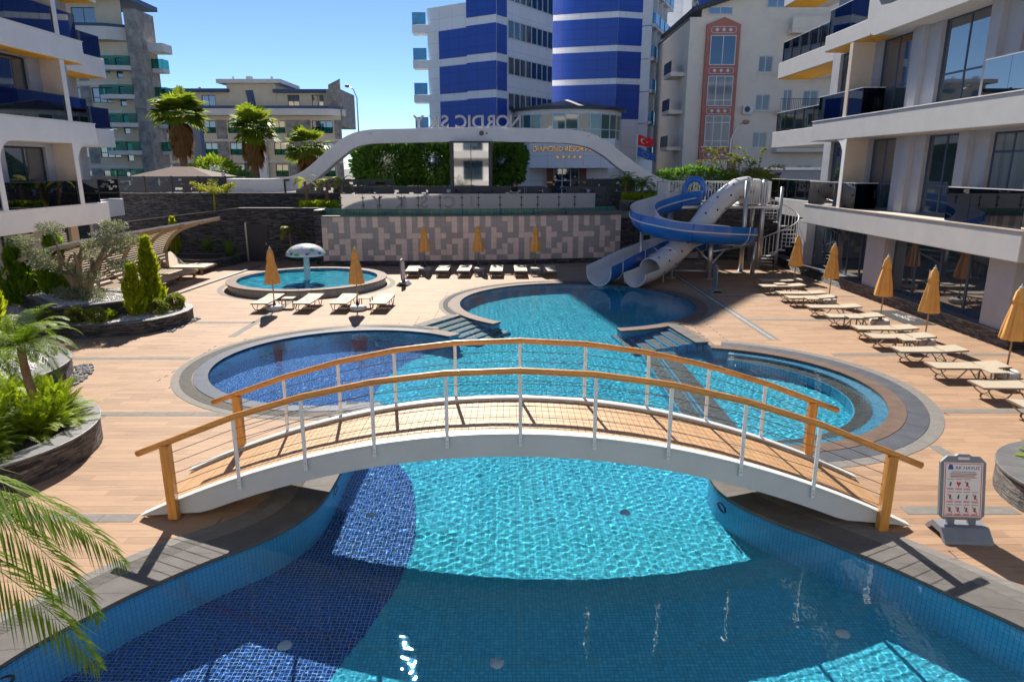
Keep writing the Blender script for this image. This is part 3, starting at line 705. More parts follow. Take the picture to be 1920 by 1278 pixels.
for i, (x, y) in enumerate([(-9.62, 27.15), (-6.25, 27.15)]):
    place(um, uu, (x, y, 0), random.uniform(0, 6), 'closed orange parasol by the wading pool, '+('nearer the pergola' if i == 0 else 'nearer the tile wall parasols'), gU+' by the wading pool', 'parasol')
for i, (x, y) in enumerate([(-4.86, 38.0), (-1.88, 38.0), (1.30, 38.0)]):
    place(um, uu, (x, y, 0), random.uniform(0, 6), ORD[2-i]+' closed orange parasol from the water slides before the chequered tile wall', gU+' by the tile wall', 'parasol')
for i, (x, y) in enumerate([(11.55, 15.15), (11.58, 16.6), (11.46, 18.3), (11.42, 20.0), (11.47, 21.66), (11.6, 22.85), (11.5, 24.77), (11.53, 26.5), (11.48, 28.46), (11.51, 29.5), (11.4, 31.3), (11.9, 32.9)]):
    place(lo_, ll, (x, y-.33, 0), R(-90+random.uniform(-2, 2)), ORD[11-i]+' beige sling lounger from the water slides in the row along the glazed ground floor', gL+' row', 'lounger')
for i, (x0, x1) in enumerate([(-10.41, -9.73), (-8.71, -8.07), (-7.26, -6.58), (-5.67, -5.03)]):
    place(lo_, ll, ((x0+x1)/2, 26.65, 0), R(random.uniform(-3, 1)), ORD[i]+' beige sling lounger from the pergola with its head toward the wading pool', gL+' by the wading pool', 'lounger')
for i, (x0, x1) in enumerate([(-5.58, -4.94), (-4.02, -3.35), (-2.93, -2.2), (-1.17, -.5), (.14, .81), (1.65, 2.34)]):
    place(lo_, ll, ((x0+x1)/2, 35.5+random.uniform(-.1, .1), 0), R(random.uniform(-2, 2)), ORD[5-i]+' beige sling lounger from the water slides with its head toward the chequered tile wall', gL+' by the tile wall', 'lounger')
for i, (x, y) in enumerate([(12.75, 17.3), (12.4, 20.75), (12.3, 24.0), (12.3, 27.6), (12.4, 31.2)]):
    place(tb, tt, (x, y, 0), 0, ORD[4-i]+' small beige table from the water slides among the loungers along the glazed front', gT+' row', 'side table')
for i, (x, y) in enumerate([(-9.2, 27.7), (-6.05, 27.8)]):
    place(tb, tt, (x, y, 0), 0, 'small square beige table near the wading pool, '+('beside the parasol nearer the pergola' if i == 0 else 'beside the parasol farther from the pergola'), gT+' wading pool', 'side table')
for i, (x, y) in enumerate([(-4.75, 36.3), (-1.75, 36.3), (1.25, 36.3)]):
    place(tb, tt, (x, y, 0), 0, ORD[2-i]+' small beige table from the water slides among loungers by the tile wall', gT+' tile wall', 'side table')

# ------------------------------------------------------------------ pool rule boards
M['board_grey'] = mat('grey_plastic', (.17, .19, .22), .5, .08, 4, .1, 60); M['paper'] = mat('white_print', (.66, .64, .63), .6, .03, 3)
M['print_red'] = mat('red_print', (.55, .03, .03), .6); M['print_blue'] = mat('blue_print', (.03, .06, .25), .6); M['print_black'] = mat('dark_print', (.05, .05, .06), .6)
def make_board(loc, rz, label, detail=True, tdeg=12):
    t = thing('rule_board', label, 'sign board', (0, 0, 0)); mb = MB()
    w2, hh = .34, 1.0; tl = R(tdeg); c, s_ = math.cos(tl), math.sin(tl)
    def P(a, h, d=0): return V(a, .03+h*s_*.0+(h)*math.sin(tl)*.55-d*1.0+0.0, .26+h*math.cos(tl)*1.0)
    o = V(0, 0, .27); u = V(1, 0, 0); v = V(0, math.sin(tl), math.cos(tl)); n = V(0, -math.cos(tl), math.sin(tl))
    poly = [(-w2+.07, 0), (w2-.07, 0), (w2, .07), (w2, hh-.10), (w2-.10, hh), (.12, hh), (.08, hh+.03), (-.08, hh+.03), (-.12, hh), (-w2+.10, hh), (-w2, hh-.10), (-w2, .07)]
    MB().prismp(poly, o-n*.05, u, v, n, .05).build('panel', M['board_grey'], t, bevel=.01)
    if True:
        MB().prismp([(-.085, hh-.055), (.085, hh-.055), (.085, hh-.015), (-.085, hh-.015)], o+n*.0005, u, v, n, .004).build('handle', M['paper'], t)
    pr = MB().prismp([(-w2+.05, .05), (w2-.05, .05), (w2-.05, hh-.10), (-w2+.05, hh-.10)], o, u, v, n, .006).build('printed_sheet', M['paper'], t)
    if detail:
        def flat(name, x0, x1, z0, z1, mt, d=.008): MB().prismp([(x0, z0), (x1, z0), (x1, z1), (x0, z1)], o, u, v, n, d).build(name, M[mt], pr)
        for q in ((-.275, .275, .065, .075), (-.275, .275, .875, .885)): flat('red_border', *q, 'print_red')
        for q in ((-.275, -.265, .075, .875), (.265, .275, .075, .875)): flat('red_border', *q, 'print_red')
        rot = Matrix((u, v, n)).transposed().to_euler()
        def tx(txt, size, x, z, mt, sx=1): text_obj('lettering', txt, size, M[mt], o+u*x+v*z+n*.009, rot, pr, .0008, sx)
        tx('AK HAVUZ', .075, .06, .795, 'print_blue'); tx('HAVUZ KULLANIM KURALLARI', .026, .0, .745, 'print_black')
        MB().prismp([(-.235, .79), (-.15, .79), (-.165, .86), (-.195, .87), (-.22, .86)], o, u, v, n, .008).build('logo', M['print_blue'], pr)
        for k in range(4): flat('text_line', -.20+.012*(k % 2), .20-.015*(k % 3), .722-.02*k, .731-.02*k, 'print_red' if k % 2 else 'print_black')
        for r in range(3):
            for cc in range(4):
                x = -.19+.125*cc; z = .56-.20*r
                if r == 0 and cc == 3: continue
                flat('text_line', x-.05, x+.05, z+.075, z+.082, 'print_black'); flat('text_line', x-.05, x+.05, z-.072, z-.063, 'print_red')
                flat('text_line', x-.045, x+.045, z-.086, z-.078, 'print_red')
                blob = [(x-.03, z-.03), (x+.01, z-.045), (x+.03, z), (x+.035, z+.04), (x, z+.05), (x-.015, z+.01)]
                if r == 0 and cc == 1: MB().prismp([(x-.035, z+.02), (x, z-.045), (x+.035, z+.02), (x+.02, z+.045), (x, z+.025), (x-.02, z+.045)], o, u, v, n, .008).build('pictogram', M['print_red'], pr)
                else: MB().prismp([(a_*.55+x*.45, b_*.8+z*.2) for a_, b_ in blob], o, u, v, n, .008).build('pictogram', M['print_black'], pr)
                if not (r == 0 and cc < 2) and not (r == 1 and cc in (1, 2)): MB().prismp([(x-.042, z+.045), (x-.030, z+.05), (x+.042, z-.045), (x+.030, z-.05)], o, u, v, n, .010).build('red_stroke', M['print_red'], pr)
    bs = MB(); pf = [(-.30, 0), (-.22, 0), (-.12, .10), (.12, .10), (.22, 0), (.30, 0), (.28, .05), (.12, .20), (-.12, .20), (-.28, .05)]
    bs.prismp([(p[0], p[1]) for p in pf], (-.36, 0, 0), (0, 1, 0), (0, 0, 1), (1, 0, 0), .72).build('base', M['board_grey'], t, bevel=.012)
    for sx in (-.16, .16): MB().box(sx-.05, sx+.05, -.02, .05, .19, .29).build('hinge', M['board_grey'], t)
    t.location = loc; t.rotation_euler = (0, 0, rz); return t
make_board((7.02, 9.65, 0), R(-4), 'grey stand with a printed AK HAVUZ pool rules sheet facing the bridge')
make_board((-5.31, 33.2, 0), R(84), 'grey rule board seen edge-on beside the loungers by the tile wall', False, 2)
make_board((9.45, 31.3, 0), R(88), 'grey rule board seen edge-on below the water slides', False, 2)
# door mat by the glazed ground floor
mt_ = thing('door_mat', 'black rubber mat with white letters before the glazed doors', 'mat', (15.0, 25.6, 0))
MB().box(14.5, 15.55, 24.4, 27.0, .001, .014).build('mat_sheet', M['rubber'], mt_)
for i, ln in enumerate(('NORDIC', 'SKY')): text_obj('lettering', ln, .32, M['paper'], (14.95+.3*i, 25.7, .015), (0, 0, R(-90)), mt_, .001)

# ------------------------------------------------------------------ back wall, terrace, street level
TZ = 3.0
street = MB().box(-320, 320, 45.9, 900, 2.5, 2.96).build('street', M['asphalt'], kind='structure')
g1 = MB().add([(-3000, -600, -2.6), (3000, -600, -2.6), (3000, 4000, -2.6), (-3000, 4000, -2.6)], [(0, 1, 2, 3)]).build('ground', M['dirt'], kind='structure')
terr = MB().box(-12.4, 8.0, 42.6, 45.9, 2.6, TZ).build('terrace', M['grey_stone'], kind='structure')
# curved tile wall
def wallp(t):      # t 0..1 along the wall
    x = -11.2+17.9*t; y = 40.55+1.95*t-1.0*math.sin(math.pi*t)*.55; return x, y
tw = thing('tile_wall', 'curved water wall of pink and grey square tiles below the glass terrace rail', 'wall', (-2.2, 41.4, 0))
NC, NR = 54, 8; th = 2.62/NR
M['tile_pink'] = mat('pink_beige_tile', (.84, .66, .56), .45, .10, 2, world=True); M['tile_grey'] = mat('grey_brown_tile', (.42, .37, .34), .45, .12, 2, world=True)
PAT = ["1101001100", "0101010011", "0101000101", "1101000100", "0011110110", "1010000100", "1010101000", "1010101001"]
pts = [wallp(i/NC) for i in range(NC+1)]
mbk = MB()
for i in range(NC):
    a, bb = pts[i], pts[i+1]; mbk.quad((*a, .2), (*bb, .2), (*bb, 2.83), (*a, 2.83))
mbk.build('wall_core', M['mortar'], tw)
cells = [(i, r) for r in range(NR) for i in range(NC)]
order = sorted(cells, key=lambda c: abs(c[0]-NC*.35)); keep = set(order[:300]); stf = MB()
for (i, r) in cells:
    a = Vector((*pts[i], 0)); bb = Vector((*pts[i+1], 0)); d = (bb-a).normalized(); n_ = V(d.y, -d.x, 0); z0 = .20+r*th; jt = random.uniform(.010, .016)
    c = (a+bb)/2+n_*jt/2+V(0, 0, z0+th/2); mi = 0 if PAT[r % 8][(i+7) % 10] == '1' else 1
    dst = MB() if (i, r) in keep else stf
    dst.obox(c, d*((bb-a).length/2-.003), n_*jt/2, V(0, 0, th/2-.003), mi)
    if (i, r) in keep: MB().add(dst.v, dst.f).build('tile', [M['tile_pink'], M['tile_grey']][mi], tw)
stf.build('edge_tiles', [M['tile_pink'], M['tile_grey']], tw, kind='stuff')
# lower trough with dark stones, upper green trough
M['green_tile'] = tilemat('green_mosaic', (.05, .20, .15), (.10, .24, .20), .05, .05, .004, .15, var=.25)
front = [V(*p, 0) for p in pts]
def offp(d): 
    out = []
    for i in range(len(pts)):
        a = front[max(0, i-1)]; bb = front[min(NC, i+1)]; t = (bb-a).normalized(); out.append(front[i]+V(t.y, -t.x, 0)*d)
    return out
f1 = offp(.75); mb = MB()
for i in range(NC):
    mb.add([f1[i]+V(0,0,.0), f1[i+1], f1[i+1]+V(0,0,.28), f1[i]+V(0,0,.28), f1[i]*1+V(0,.18,.28), f1[i+1]*1+V(0,.18,.28), f1[i+1]+V(0,.18,.18), f1[i]+V(0,.18,.18)], [(0,1,2,3),(3,2,5,4),(4,5,6,7)])
mb.build('foot_kerb', M['slate'], tw)
pb = MB()
for k in range(700):
    t = random.random(); i = int(t*NC); p = front[i].lerp(front[min(NC, i+1)], t*NC-i)+V(0, -random.uniform(.05, .60), .12); r_ = random.uniform(.04, .08)
    pb.lathe([(.001, -r_*.5), (r_, 0), (.6*r_, r_*.5), (.001, r_*.6)], 6, p)
pb.build('foot_stones', M['pebble_d'], tw, kind='stuff')
f0 = offp(.10); bk = offp(-1.05); mb = MB()
for i in range(NC):
    mb.add([f0[i]+V(0,0,2.80), f0[i+1]+V(0,0,2.80), f0[i+1]+V(0,0,2.86), f0[i]+V(0,0,2.86), front[i]+V(0,.1,2.86), front[i+1]+V(0,.1,2.86), front[i+1]+V(0,.1,2.70), front[i]+V(0,.1,2.70)], [(0,1,2,3),(3,2,5,4),(4,5,6,7)])
mb.build('trough_lip', M['slate_cap'], tw)
mb = MB()
for i in range(NC): mb.quad(bk[i]+V(0,0,2.65), bk[i+1]+V(0,0,2.65), bk[i+1]+V(0,0,3.24), bk[i]+V(0,0,3.24)); mb.quad(front[i]+V(0,.1,2.72), front[i+1]+V(0,.1,2.72), bk[i+1]+V(0,0,2.72), bk[i]+V(0,0,2.72))
mb.build('trough_lining', M['green_tile'], tw)
M['still_water'] = glassmat('trough_water', None, .9, (.02, .08, .06)); mb = MB()
for i in range(NC): mb.quad(front[i]+V(0,.1,2.80), front[i+1]+V(0,.1,2.80), bk[i+1]+V(0,0,2.80), bk[i]+V(0,0,2.80))
mb.build('trough_water', M['still_water'], tw)
M['jet'] = glassmat('water_jet', (.85, .9, .95), trans=1, rough=.2)
for k in (11, 17, 25, 32, 38, 44):
    p = (front[k]+bk[k])/2
    MB().lathe([(.05, 2.80), (.03, 3.0), (.04, 3.2), (.10, 3.05), (.16, 2.80)], 10, (p.x, p.y, 0)).build('water_jet', M['slide_white'] if False else M['jet'], tw, True)
# frosted glass rail with clamps; cast letter shadows modelled as thin grey letters
m, nt, b = nmat('frosted_glass'); L = nt.links.new; b.inputs['Base Color'].default_value = (.62, .60, .59, 1); b.inputs['Roughness'].default_value = .35
tr = N(nt, 'ShaderNodeBsdfTranslucent'); tr.inputs[0].default_value = (.80, .77, .74, 1); ms = N(nt, 'ShaderNodeMixShader'); ms.inputs[0].default_value = .5
L(b.outputs[0], ms.inputs[1]); L(tr.outputs[0], ms.inputs[2]); L(ms.outputs[0], nt.nodes['Material Output'].inputs[0]); M['frost'] = m
gr = thing('glass_rail', 'frosted glass terrace rail above the chequered tile wall', 'railing', (-2.3, 42.3, 3.2))
i0, i1 = 3, 50; idx = [i0+int(round((i1-i0)*k/13)) for k in range(14)]
gp = offp(-1.0)
for a, c in zip(idx[:-1], idx[1:]):
    p, q = gp[a], gp[c]; d = (q-p).normalized(); n_ = V(d.y, -d.x, 0); pane = MB().obox((p+q)/2+V(0,0,3.62), d*((q-p).length/2-.012), n_*.008, V(0,0,.44)).build('pane', M['frost'], gr)
    MB().obox(p+n_*.03+V(0,0,3.58), d*.022, n_*.022, V(0,0,.36)).build('post', M['dark_frame'], gr)
    for hz in (3.40, 3.84): MB().obox(p+n_*.03+V(0,0,hz), d*.10, n_*.03, V(0,0,.022)).build('clamp', M['dark_frame'], gr)
MB().obox(gp[i1]+V(0,-.03,3.58), V(.022,0,0), V(0,.022,0), V(0,0,.36)).build('post', M['dark_frame'], gr)
M['letter_shadow'] = mat('grey_letter_shadow', (.33, .32, .33), .6)  # grey colour stands in for letter shadows cast on the glass
for ch, px_ in (('Y', 720), ('K', 762), ('S', 803), ('C', 848), ('I', 887)):
    x = (px_-960)/1280*42.0*1.02; k = min(range(len(gp)), key=lambda j: abs(gp[j].x-x)); yy = gp[k].y
    text_obj('letter', ch, .98, M['letter_shadow'], (x, yy-.03, 3.26), (R(90), 0, R(180+math.degrees(math.atan2(gp[k+1].y-gp[k-1].y, gp[k+1].x-gp[k-1].x)))), gr, .004, 1.0, .022)
# black stone walls on the left
lw = thing('slate_wall', 'long black ledge stone wall with a sloping top behind the daybeds', 'wall', (-18, 42.4, 0))
MB().prismp([(-32, 0), (-11.3, 0), (-11.3, 3.18), (-16.6, 3.18), (-32, 1.35)], (0, 42.0, 0), (1, 0, 0), (0, 0, 1), (0, 1, 0), .4).build('wall_face', M['slate'], lw)
MB().prismp([(-11.3, 3.182), (-16.6, 3.182), (-32, 1.352), (-32, 1.40), (-16.6, 3.23), (-11.3, 3.23)], (0, 41.96, 0), (1, 0, 0), (0, 0, 1), (0, 1, 0), .48).build('wall_cap', M['grey_stone'], lw)
MB().box(-11.6, -11.2, 40.5, 42.0, 0, 3.18).build('wall_return', M['slate'], lw)
dr = thing('steel_door', 'dark steel service door set in the black ledge stone wall', 'door', (-15.6, 41.9, 0))
MB().box(-16.15, -14.9, 41.95, 41.985, .05, 2.25).build('leaf', M['dark_frame'], dr); MB().box(-16.25, -16.15, 41.9, 41.99, 0, 2.35).build('jamb', M['steel'], dr)
MB().box(-15.05, -15.0, 41.88, 41.95, 1.0, 1.15).build('handle', M['steel'], dr)
uw = thing('upper_slate_wall', 'black ledge stone retaining wall under the patterned metal fence', 'wall', (-18, 46.2, 2.5))
MB().box(-40, -11.0, 45.6, 46.0, 1.0, 3.93).build('wall_face', M['slate'], uw); MB().box(-40, -11.0, 45.55, 46.05, 3.932, 3.99).build('wall_cap', M['grey_stone'], uw)
pl = MB().add([(-32, 42.4, 1.25), (-16.6, 42.4, 3.05), (-11.2, 42.4, 3.05), (-11.2, 45.6, 3.1), (-16.6, 45.6, 3.1), (-32, 45.6, 1.6)], [(0, 1, 4, 5), (1, 2, 3, 4)]).build('planting_bed', M['soil'], kind='structure')
rw = thing('right_slate_wall', 'black ledge stone wall behind the water slides', 'wall', (12, 43, 0))
MB().box(6.7, 17.5, 42.8, 43.3, 0, 3.55).build('wall_face', M['slate'], rw); MB().box(6.68, 17.5, 42.72, 43.35, 3.552, 3.62).build('wall_cap', M['grey_stone'], rw)
MB().box(8.6, 12.0, 42.70, 42.79, .1, 2.3).build('tile_panel', M['tile_grey'], rw)
for i in range(8):
    for r in range(6):
        if (i*3+r*5) % 4 == 0: MB().box(8.6+.425*i+.005, 8.6+.425*(i+1)-.005, 42.67, 42.695, .1+.366*r+.004, .1+.366*(r+1)-.004).build('tile', M['tile_pink'], rw)
uw2 = thing('upper_right_slate_wall', 'black ledge stone retaining wall below the end of the white arch', 'wall', (12, 46, 2.5))
MB().box(6.6, 19, 45.6, 46.0, 2.9, 4.05).build('wall_face', M['slate'], uw2); MB().box(6.6, 19, 45.55, 46.05, 4.052, 4.1).build('wall_cap', M['grey_stone'], uw2)
bed2 = MB().box(6.7, 19, 43.3, 45.6, 2.6, 3.5).build('planting_bed', M['soil'], kind='structure')
# patterned metal fences: sheet panels with hexagon trace cut-outs, built as bars
def fence(label, x0, x1, y, z0, z1, np_):
    t = thing('patterned_fence', label, 'fence', ((x0+x1)/2, y, z0)); wd = (x1-x0)/np_
    for i in range(np_+1): MB().box(x0+wd*i-.05, x0+wd*i+.05, y-.05, y+.05, z0, z1+.06).build('post', M['navy_fence'], t)
    h = z1-z0
    for i in range(np_):
        a = x0+wd*i+.06; c = x0+wd*(i+1)-.06; p = MB(); rr = random.Random(i*7+int(x0*3))
        nx, nz = 12, 7; cw = (c-a)/nx; chh = h/nz; full = [[True]*nx for _ in range(nz)]
        for s in range(7):
            q = rr.randrange(1, nz-1); k = rr.randrange(0, nx-4)
            for e in range(rr.randrange(2, 5)):
                if 0 < k < nx-1 and 0 < q < nz-1: full[q][k] = False
                k += 1
                if e % 2: q = min(nz-2, max(1, q+rr.choice((-1, 1))))
        for q in range(nz):
            k = 0
            while k < nx:
                if full[q][k]:
                    e = k
                    while e < nx and full[q][e]: e += 1
                    p.box(a+cw*k, a+cw*e, y-.012, y+.012, z0+.03+chh*q, z0+.03+chh*(q+1)-(.0 if True else 0)); k = e
                else:
                    if (k+q) % 2: p.add([(a+cw*k, y, z0+.03+chh*q), (a+cw*(k+.45), y, z0+.03+chh*q), (a+cw*k, y, z0+.03+chh*(q+.6))], [(0, 1, 2)])
                    k += 1
        p.build('panel', M['navy_fence'], t)
    return t
fence('dark patterned metal fence on the wall behind the left apartment block', -31.2, -18.75, 45.9, 4.0, 5.0, 7)
fence('dark patterned metal fence along the terrace behind the frosted glass rail', -11.6, 8.0, 45.75, 3.0, 4.38, 11)
fence('dark patterned metal fence at the left foot of the white arch near the palms', -15.4, -8.5, 50.0, 3.4, 4.75, 4)
fence('dark patterned metal fence at the right foot of the white arch', 4.2, 8.6, 49.2, 3.5, 4.8, 3)

# ------------------------------------------------------------------ white swooping arch with sign letters
AY = 47.4
arch = thing('entrance_arch', 'white swooping concrete arch carrying the NORDIC SKY letters', 'arch', (-4, AY, 3))
cl = catmull([(-19.1, 0, 4.42), (-16.6, 0, 4.42), (-14.9, 0, 4.52), (-13.5, 0, 5.1), (-11.8, 0, 6.45), (-10.6, 0, 7.25), (-9.3, 0, 7.56), (-7.0, 0, 7.62), (-2.5, 0, 7.70), (2.5, 0, 7.62), (4.6, 0, 7.45), (6.0, 0, 6.9), (7.6, 0, 5.75), (9.2, 0, 4.75), (10.6, 0, 4.32), (13.5, 0, 4.30)], 7)
v = []; f = []
for i, p in enumerate(cl):
    d = (cl[min(i+1, len(cl)-1)]-cl[max(i-1, 0)]).normalized(); n_ = V(-d.z, 0, d.x); h = .45
    for (sg, yy) in ((1, AY-.55), (1, AY+.55), (-1, AY+.55), (-1, AY-.55)): q = p+n_*h*sg; v.append((q.x, yy, q.z))
for i in range(len(cl)-1):
    k = 4*i
    for a in range(4): c = (a+1) % 4; f.append((k+a, k+4+a, k+4+c, k+c))
f += [(0, 1, 2, 3), (len(v)-1, len(v)-2, len(v)-3, len(v)-4)]
MB().add(v, f).build('beam', M['white'], arch, bevel=.02)
MB().tube([(-2.0, AY-.56, 7.78), (-2.0, AY-.62, 7.78)], .16, 16).build('speaker', M['grey_stone'], arch); MB().tube([(-1.65, AY-.56, 7.78), (-1.65, AY-.66, 7.76)], .05, 10).build('camera_dome', M['rubber'], arch)
for (x, z) in ((-9.3, 7.75), (5.0, 7.6)): MB().obox((x, AY-.62, z), (.10, 0, .03), (0, .05, 0), (0, 0, .03)).build('spotlight', M['steel'], arch)
MB().box(-15.2, -15.1, AY-.75, AY-.65, 3.9, 4.75).build('lamp_post', M['dark_frame'], arch); MB().box(-15.2, -14.85, AY-.76, AY-.64, 4.72, 4.85).build('lamp_head', M['dark_frame'], arch)
M['letter'] = mat('pale_sign_letter', (.50, .48, .46), .5, .05)
for ch, px_ in zip('YKSCIDRON', (792, 819, 839, 868, 883, 899, 922, 943, 966)):
    x = (px_-960)/1280*47.1; text_obj('letter', ch, 1.15, M['letter'], (x, AY, 8.14 if abs(x) < 5 else 8.12), (R(90), 0, R(180)), arch, .06, 1.0, .018)
portal = thing('glass_portal', 'tall dark glass entrance box under the white arch', 'portal', (-2.6, 46.6, 3))
for x in (-3.95, -1.42): MB().box(x-.12, x+.12, 46.3, 46.7, 3.0, 7.25).build('column', M['dark_frame'], portal)
for (x0, x1) in ((-3.83, -2.72), (-2.68, -1.54)): MB().box(x0, x1, 46.45, 46.48, 3.0, 7.2).build('pane', M['glass'], portal)
MB().box(-4.05, -1.32, 46.25, 48.2, 7.15, 7.26).build('lintel', M['dark_frame'], portal); MB().box(-2.72, -2.68, 46.42, 46.5, 3.0, 7.15).build('mullion', M['dark_frame'], portal)
for x in (-3.9, -1.47): MB().box(x-.03, x+.03, 46.7, 48.2, 3.0, 7.15).build('side_pane', M['glass'], portal)

# ------------------------------------------------------------------ water slides
tower = thing('slide_tower', 'galvanised steel slide tower with platform and white railings', 'slide tower', (12.5, 38.5, 0))
PZ = 3.55
plat = MB().box(8.6, 14.7, 38.2, 41.4, PZ-.14, PZ).build('platform', M['steel'], tower)
for (x, y, z1, r_) in [(10.2, 35.1, 2.3, .13), (12.65, 37.6, 4.9, .13), (13.95, 38.6, 4.95, .14), (8.3, 35.5, 1.3, .10), (8.9, 38.6, PZ, .10), (11.3, 41.0, PZ, .11), (14.3, 41.2, 4.9, .12), (6.9, 36.6, 2.4, .09), (9.3, 40.9, PZ, .1), (13.0, 36.7, 1.75, .12)]:
    p = MB().tube([(x, y, 0), (x, y, z1)], r_, 14).build('post', M['steel'], tower, True); MB().box(x-.22, x+.22, y-.22, y+.22, .001, .03).build('base_plate', M['steel'], p)
for (a, bb, r_) in [((8.3, 35.5, 1.2), (10.2, 35.1, 2.0), .05), ((10.2, 35.1, .9), (8.9, 38.6, 2.6), .05), ((10.2, 35.1, .7), (12.65, 37.6, 2.3), .05), ((6.9, 36.6, 2.2), (10.2, 35.1, 2.2), .06), ((10.2, 35.1, 1.4), (13.0, 36.7, 1.6), .05), ((12.65, 37.6, 1.5), (8.9, 38.6, 1.6), .05), ((8.3, 35.5, .4), (10.2, 35.1, .4), .05), ((6.9, 36.6, 1.9), (8.3, 35.5, .9), .04)]:
    MB().tube([a, bb], r_, 8).build('brace', M['steel'], tower, True)
for p_ in ((13.0, 36.7, 1.78), (12.6, 37.3, 1.55)): MB().tube([p_, V(*p_)+V(0, 0, .16)], .10, 10).build('cap', M['red'], tower, True)
def rail(x0, y0, x1, y1, z0, z1, n, mt='whitepaint'):
    MB().bar((x0, y0, z1), (x1, y1, z1), .06, .05).build('top_rail', M[mt], tower); MB().bar((x0, y0, z0+.1), (x1, y1, z0+.1), .05, .04).build('bottom_rail', M[mt], tower)
    for i in range(n+1):
        x = x0+(x1-x0)*i/n; y = y0+(y1-y0)*i/n; MB().box(x-.022, x+.022, y-.022, y+.022, z0+.1, z1).build('picket', M[mt], tower)
rail(8.6, 41.4, 14.7, 41.4, PZ, PZ+1.25, 34); rail(13.0, 38.2, 14.0, 38.2, PZ, PZ+1.25, 7); rail(8.6, 38.25, 8.6, 41.4, PZ, PZ+1.25, 16); rail(10.75, 38.2, 11.75, 38.2, PZ, PZ+1.25, 6); rail(14.7, 39.7, 14.7, 41.4, PZ, PZ+1.25, 9)
# spiral stair
SC = (15.05, 38.9); ns = 18; r0, r1 = .18, 1.05
stair = thing('spiral_stair', 'galvanised spiral stair with white pickets up to the slide platform', 'stair', (*SC, 0))
MB().tube([(*SC, 0), (*SC, PZ+1.0)], .09, 12).build('newel', M['steel'], stair, True)
hr = []
for i in range(ns):
    a0 = R(190-25*(ns-1-i)); a1 = a0+R(24); z = PZ*(i+1)/ns
    pg = [(SC[0]+r0*math.cos(a0), SC[1]+r0*math.sin(a0)), (SC[0]+r1*math.cos(a0), SC[1]+r1*math.sin(a0)), (SC[0]+r1*math.cos(a1), SC[1]+r1*math.sin(a1)), (SC[0]+r0*math.cos(a1), SC[1]+r0*math.sin(a1))]
    stp = MB().prism(pg, z-.05, z).build('step', M['steel'], stair)
    for aa in (a0, (a0+a1)/2):
        q = (SC[0]+(r1-.03)*math.cos(aa), SC[1]+(r1-.03)*math.sin(aa)); MB().tube([(*q, z-.05), (*q, z+1.0)], .02, 6).build('picket', M['whitepaint'], stp)
    hr.append((SC[0]+(r1-.03)*math.cos(a0), SC[1]+(r1-.03)*math.sin(a0), z+1.0))
MB().tube(hr, .03, 8).build('handrail', M['whitepaint'], stair, True)
def flume(parent, path, rad, prof, mi, mo, thick=.03, name='trough', closed=False, zup=True):
    """sweep a cross-section; prof = list of angles (deg), 270 = bottom"""
    n = len(path); k = len(prof); inner = []; outer_ = []
    for i, p in enumerate(path):
        d = (path[min(i+1, n-1)]-path[max(i-1, 0)]).normalized(); sd = V(-d.y, d.x, 0).normalized(); up = d.cross(sd)*-1
        up = sd.cross(d)*-1; 
        if up.z < 0: up = -up
        rr = rad[i] if isinstance(rad, list) else rad
        for (ca, sa, ex) in prof:
            inner.append(p+sd*ca*rr*ex+up*sa*rr*ex); outer_.append(p+sd*ca*(rr*ex+thick)+up*sa*(rr*ex+thick))
    f = [(i*k+j, i*k+(j+1) % k, (i+1)*k+(j+1) % k, (i+1)*k+j) for i in range(n-1) for j in range(k if closed else k-1)]
    MB().add(inner, f).build(name+'_inside', mi, parent, True)
    m2 = MB().add(outer_, f)
    if not closed:
        rim = MB()
        for j in (0, k-1):
            for i in range(n-1): rim.quad(inner[i*k+j], inner[(i+1)*k+j], outer_[(i+1)*k+j], outer_[i*k+j])
        rim.build(name+'_rim', M['slide_white'], parent)
    e = MB()
    for i in (0, n-1):
        for j in range(k if closed else k-1): e.quad(inner[i*k+j], inner[i*k+(j+1) % k], outer_[i*k+(j+1) % k], outer_[i*k+j])
    e.build(name+'_lip', M['slide_white'], parent)
    return m2.build(name+'_outside', mo, parent, True), inner, outer_
half = [(math.cos(R(a)), math.sin(R(a)), 1.0) for a in range(180, 361, 12)]
half = [(-1.0, .55, 1.0)]+half+[(1.0, .55, 1.0)]
bs = thing('blue_slide', 'open blue and white spiral water slide', 'water slide', (8, 36, 0))
bp_ = catmull([(10.3, 39.3, 4.02), (9.6, 38.9, 3.95), (8.3, 38.1, 3.72), (7.1, 36.9, 3.45), (6.75, 35.75, 3.17), (7.1, 34.95, 2.90), (8.3, 34.65, 2.62), (10.1, 34.75, 2.45), (11.65, 35.4, 2.30), (12.3, 36.4, 2.15), (11.95, 37.4, 2.0), (10.9, 38.0, 1.84), (9.6, 37.9, 1.60), (8.0, 37.3, 1.45), (6.9, 36.4, 1.20), (5.9, 35.1, 1.02), (5.0, 33.9, .80), (4.45, 33.0, .72), (4.15, 32.45, .70)], 8)
flume(bs, bp_, .60, half, M['slide_white'], M['slide_blue'])
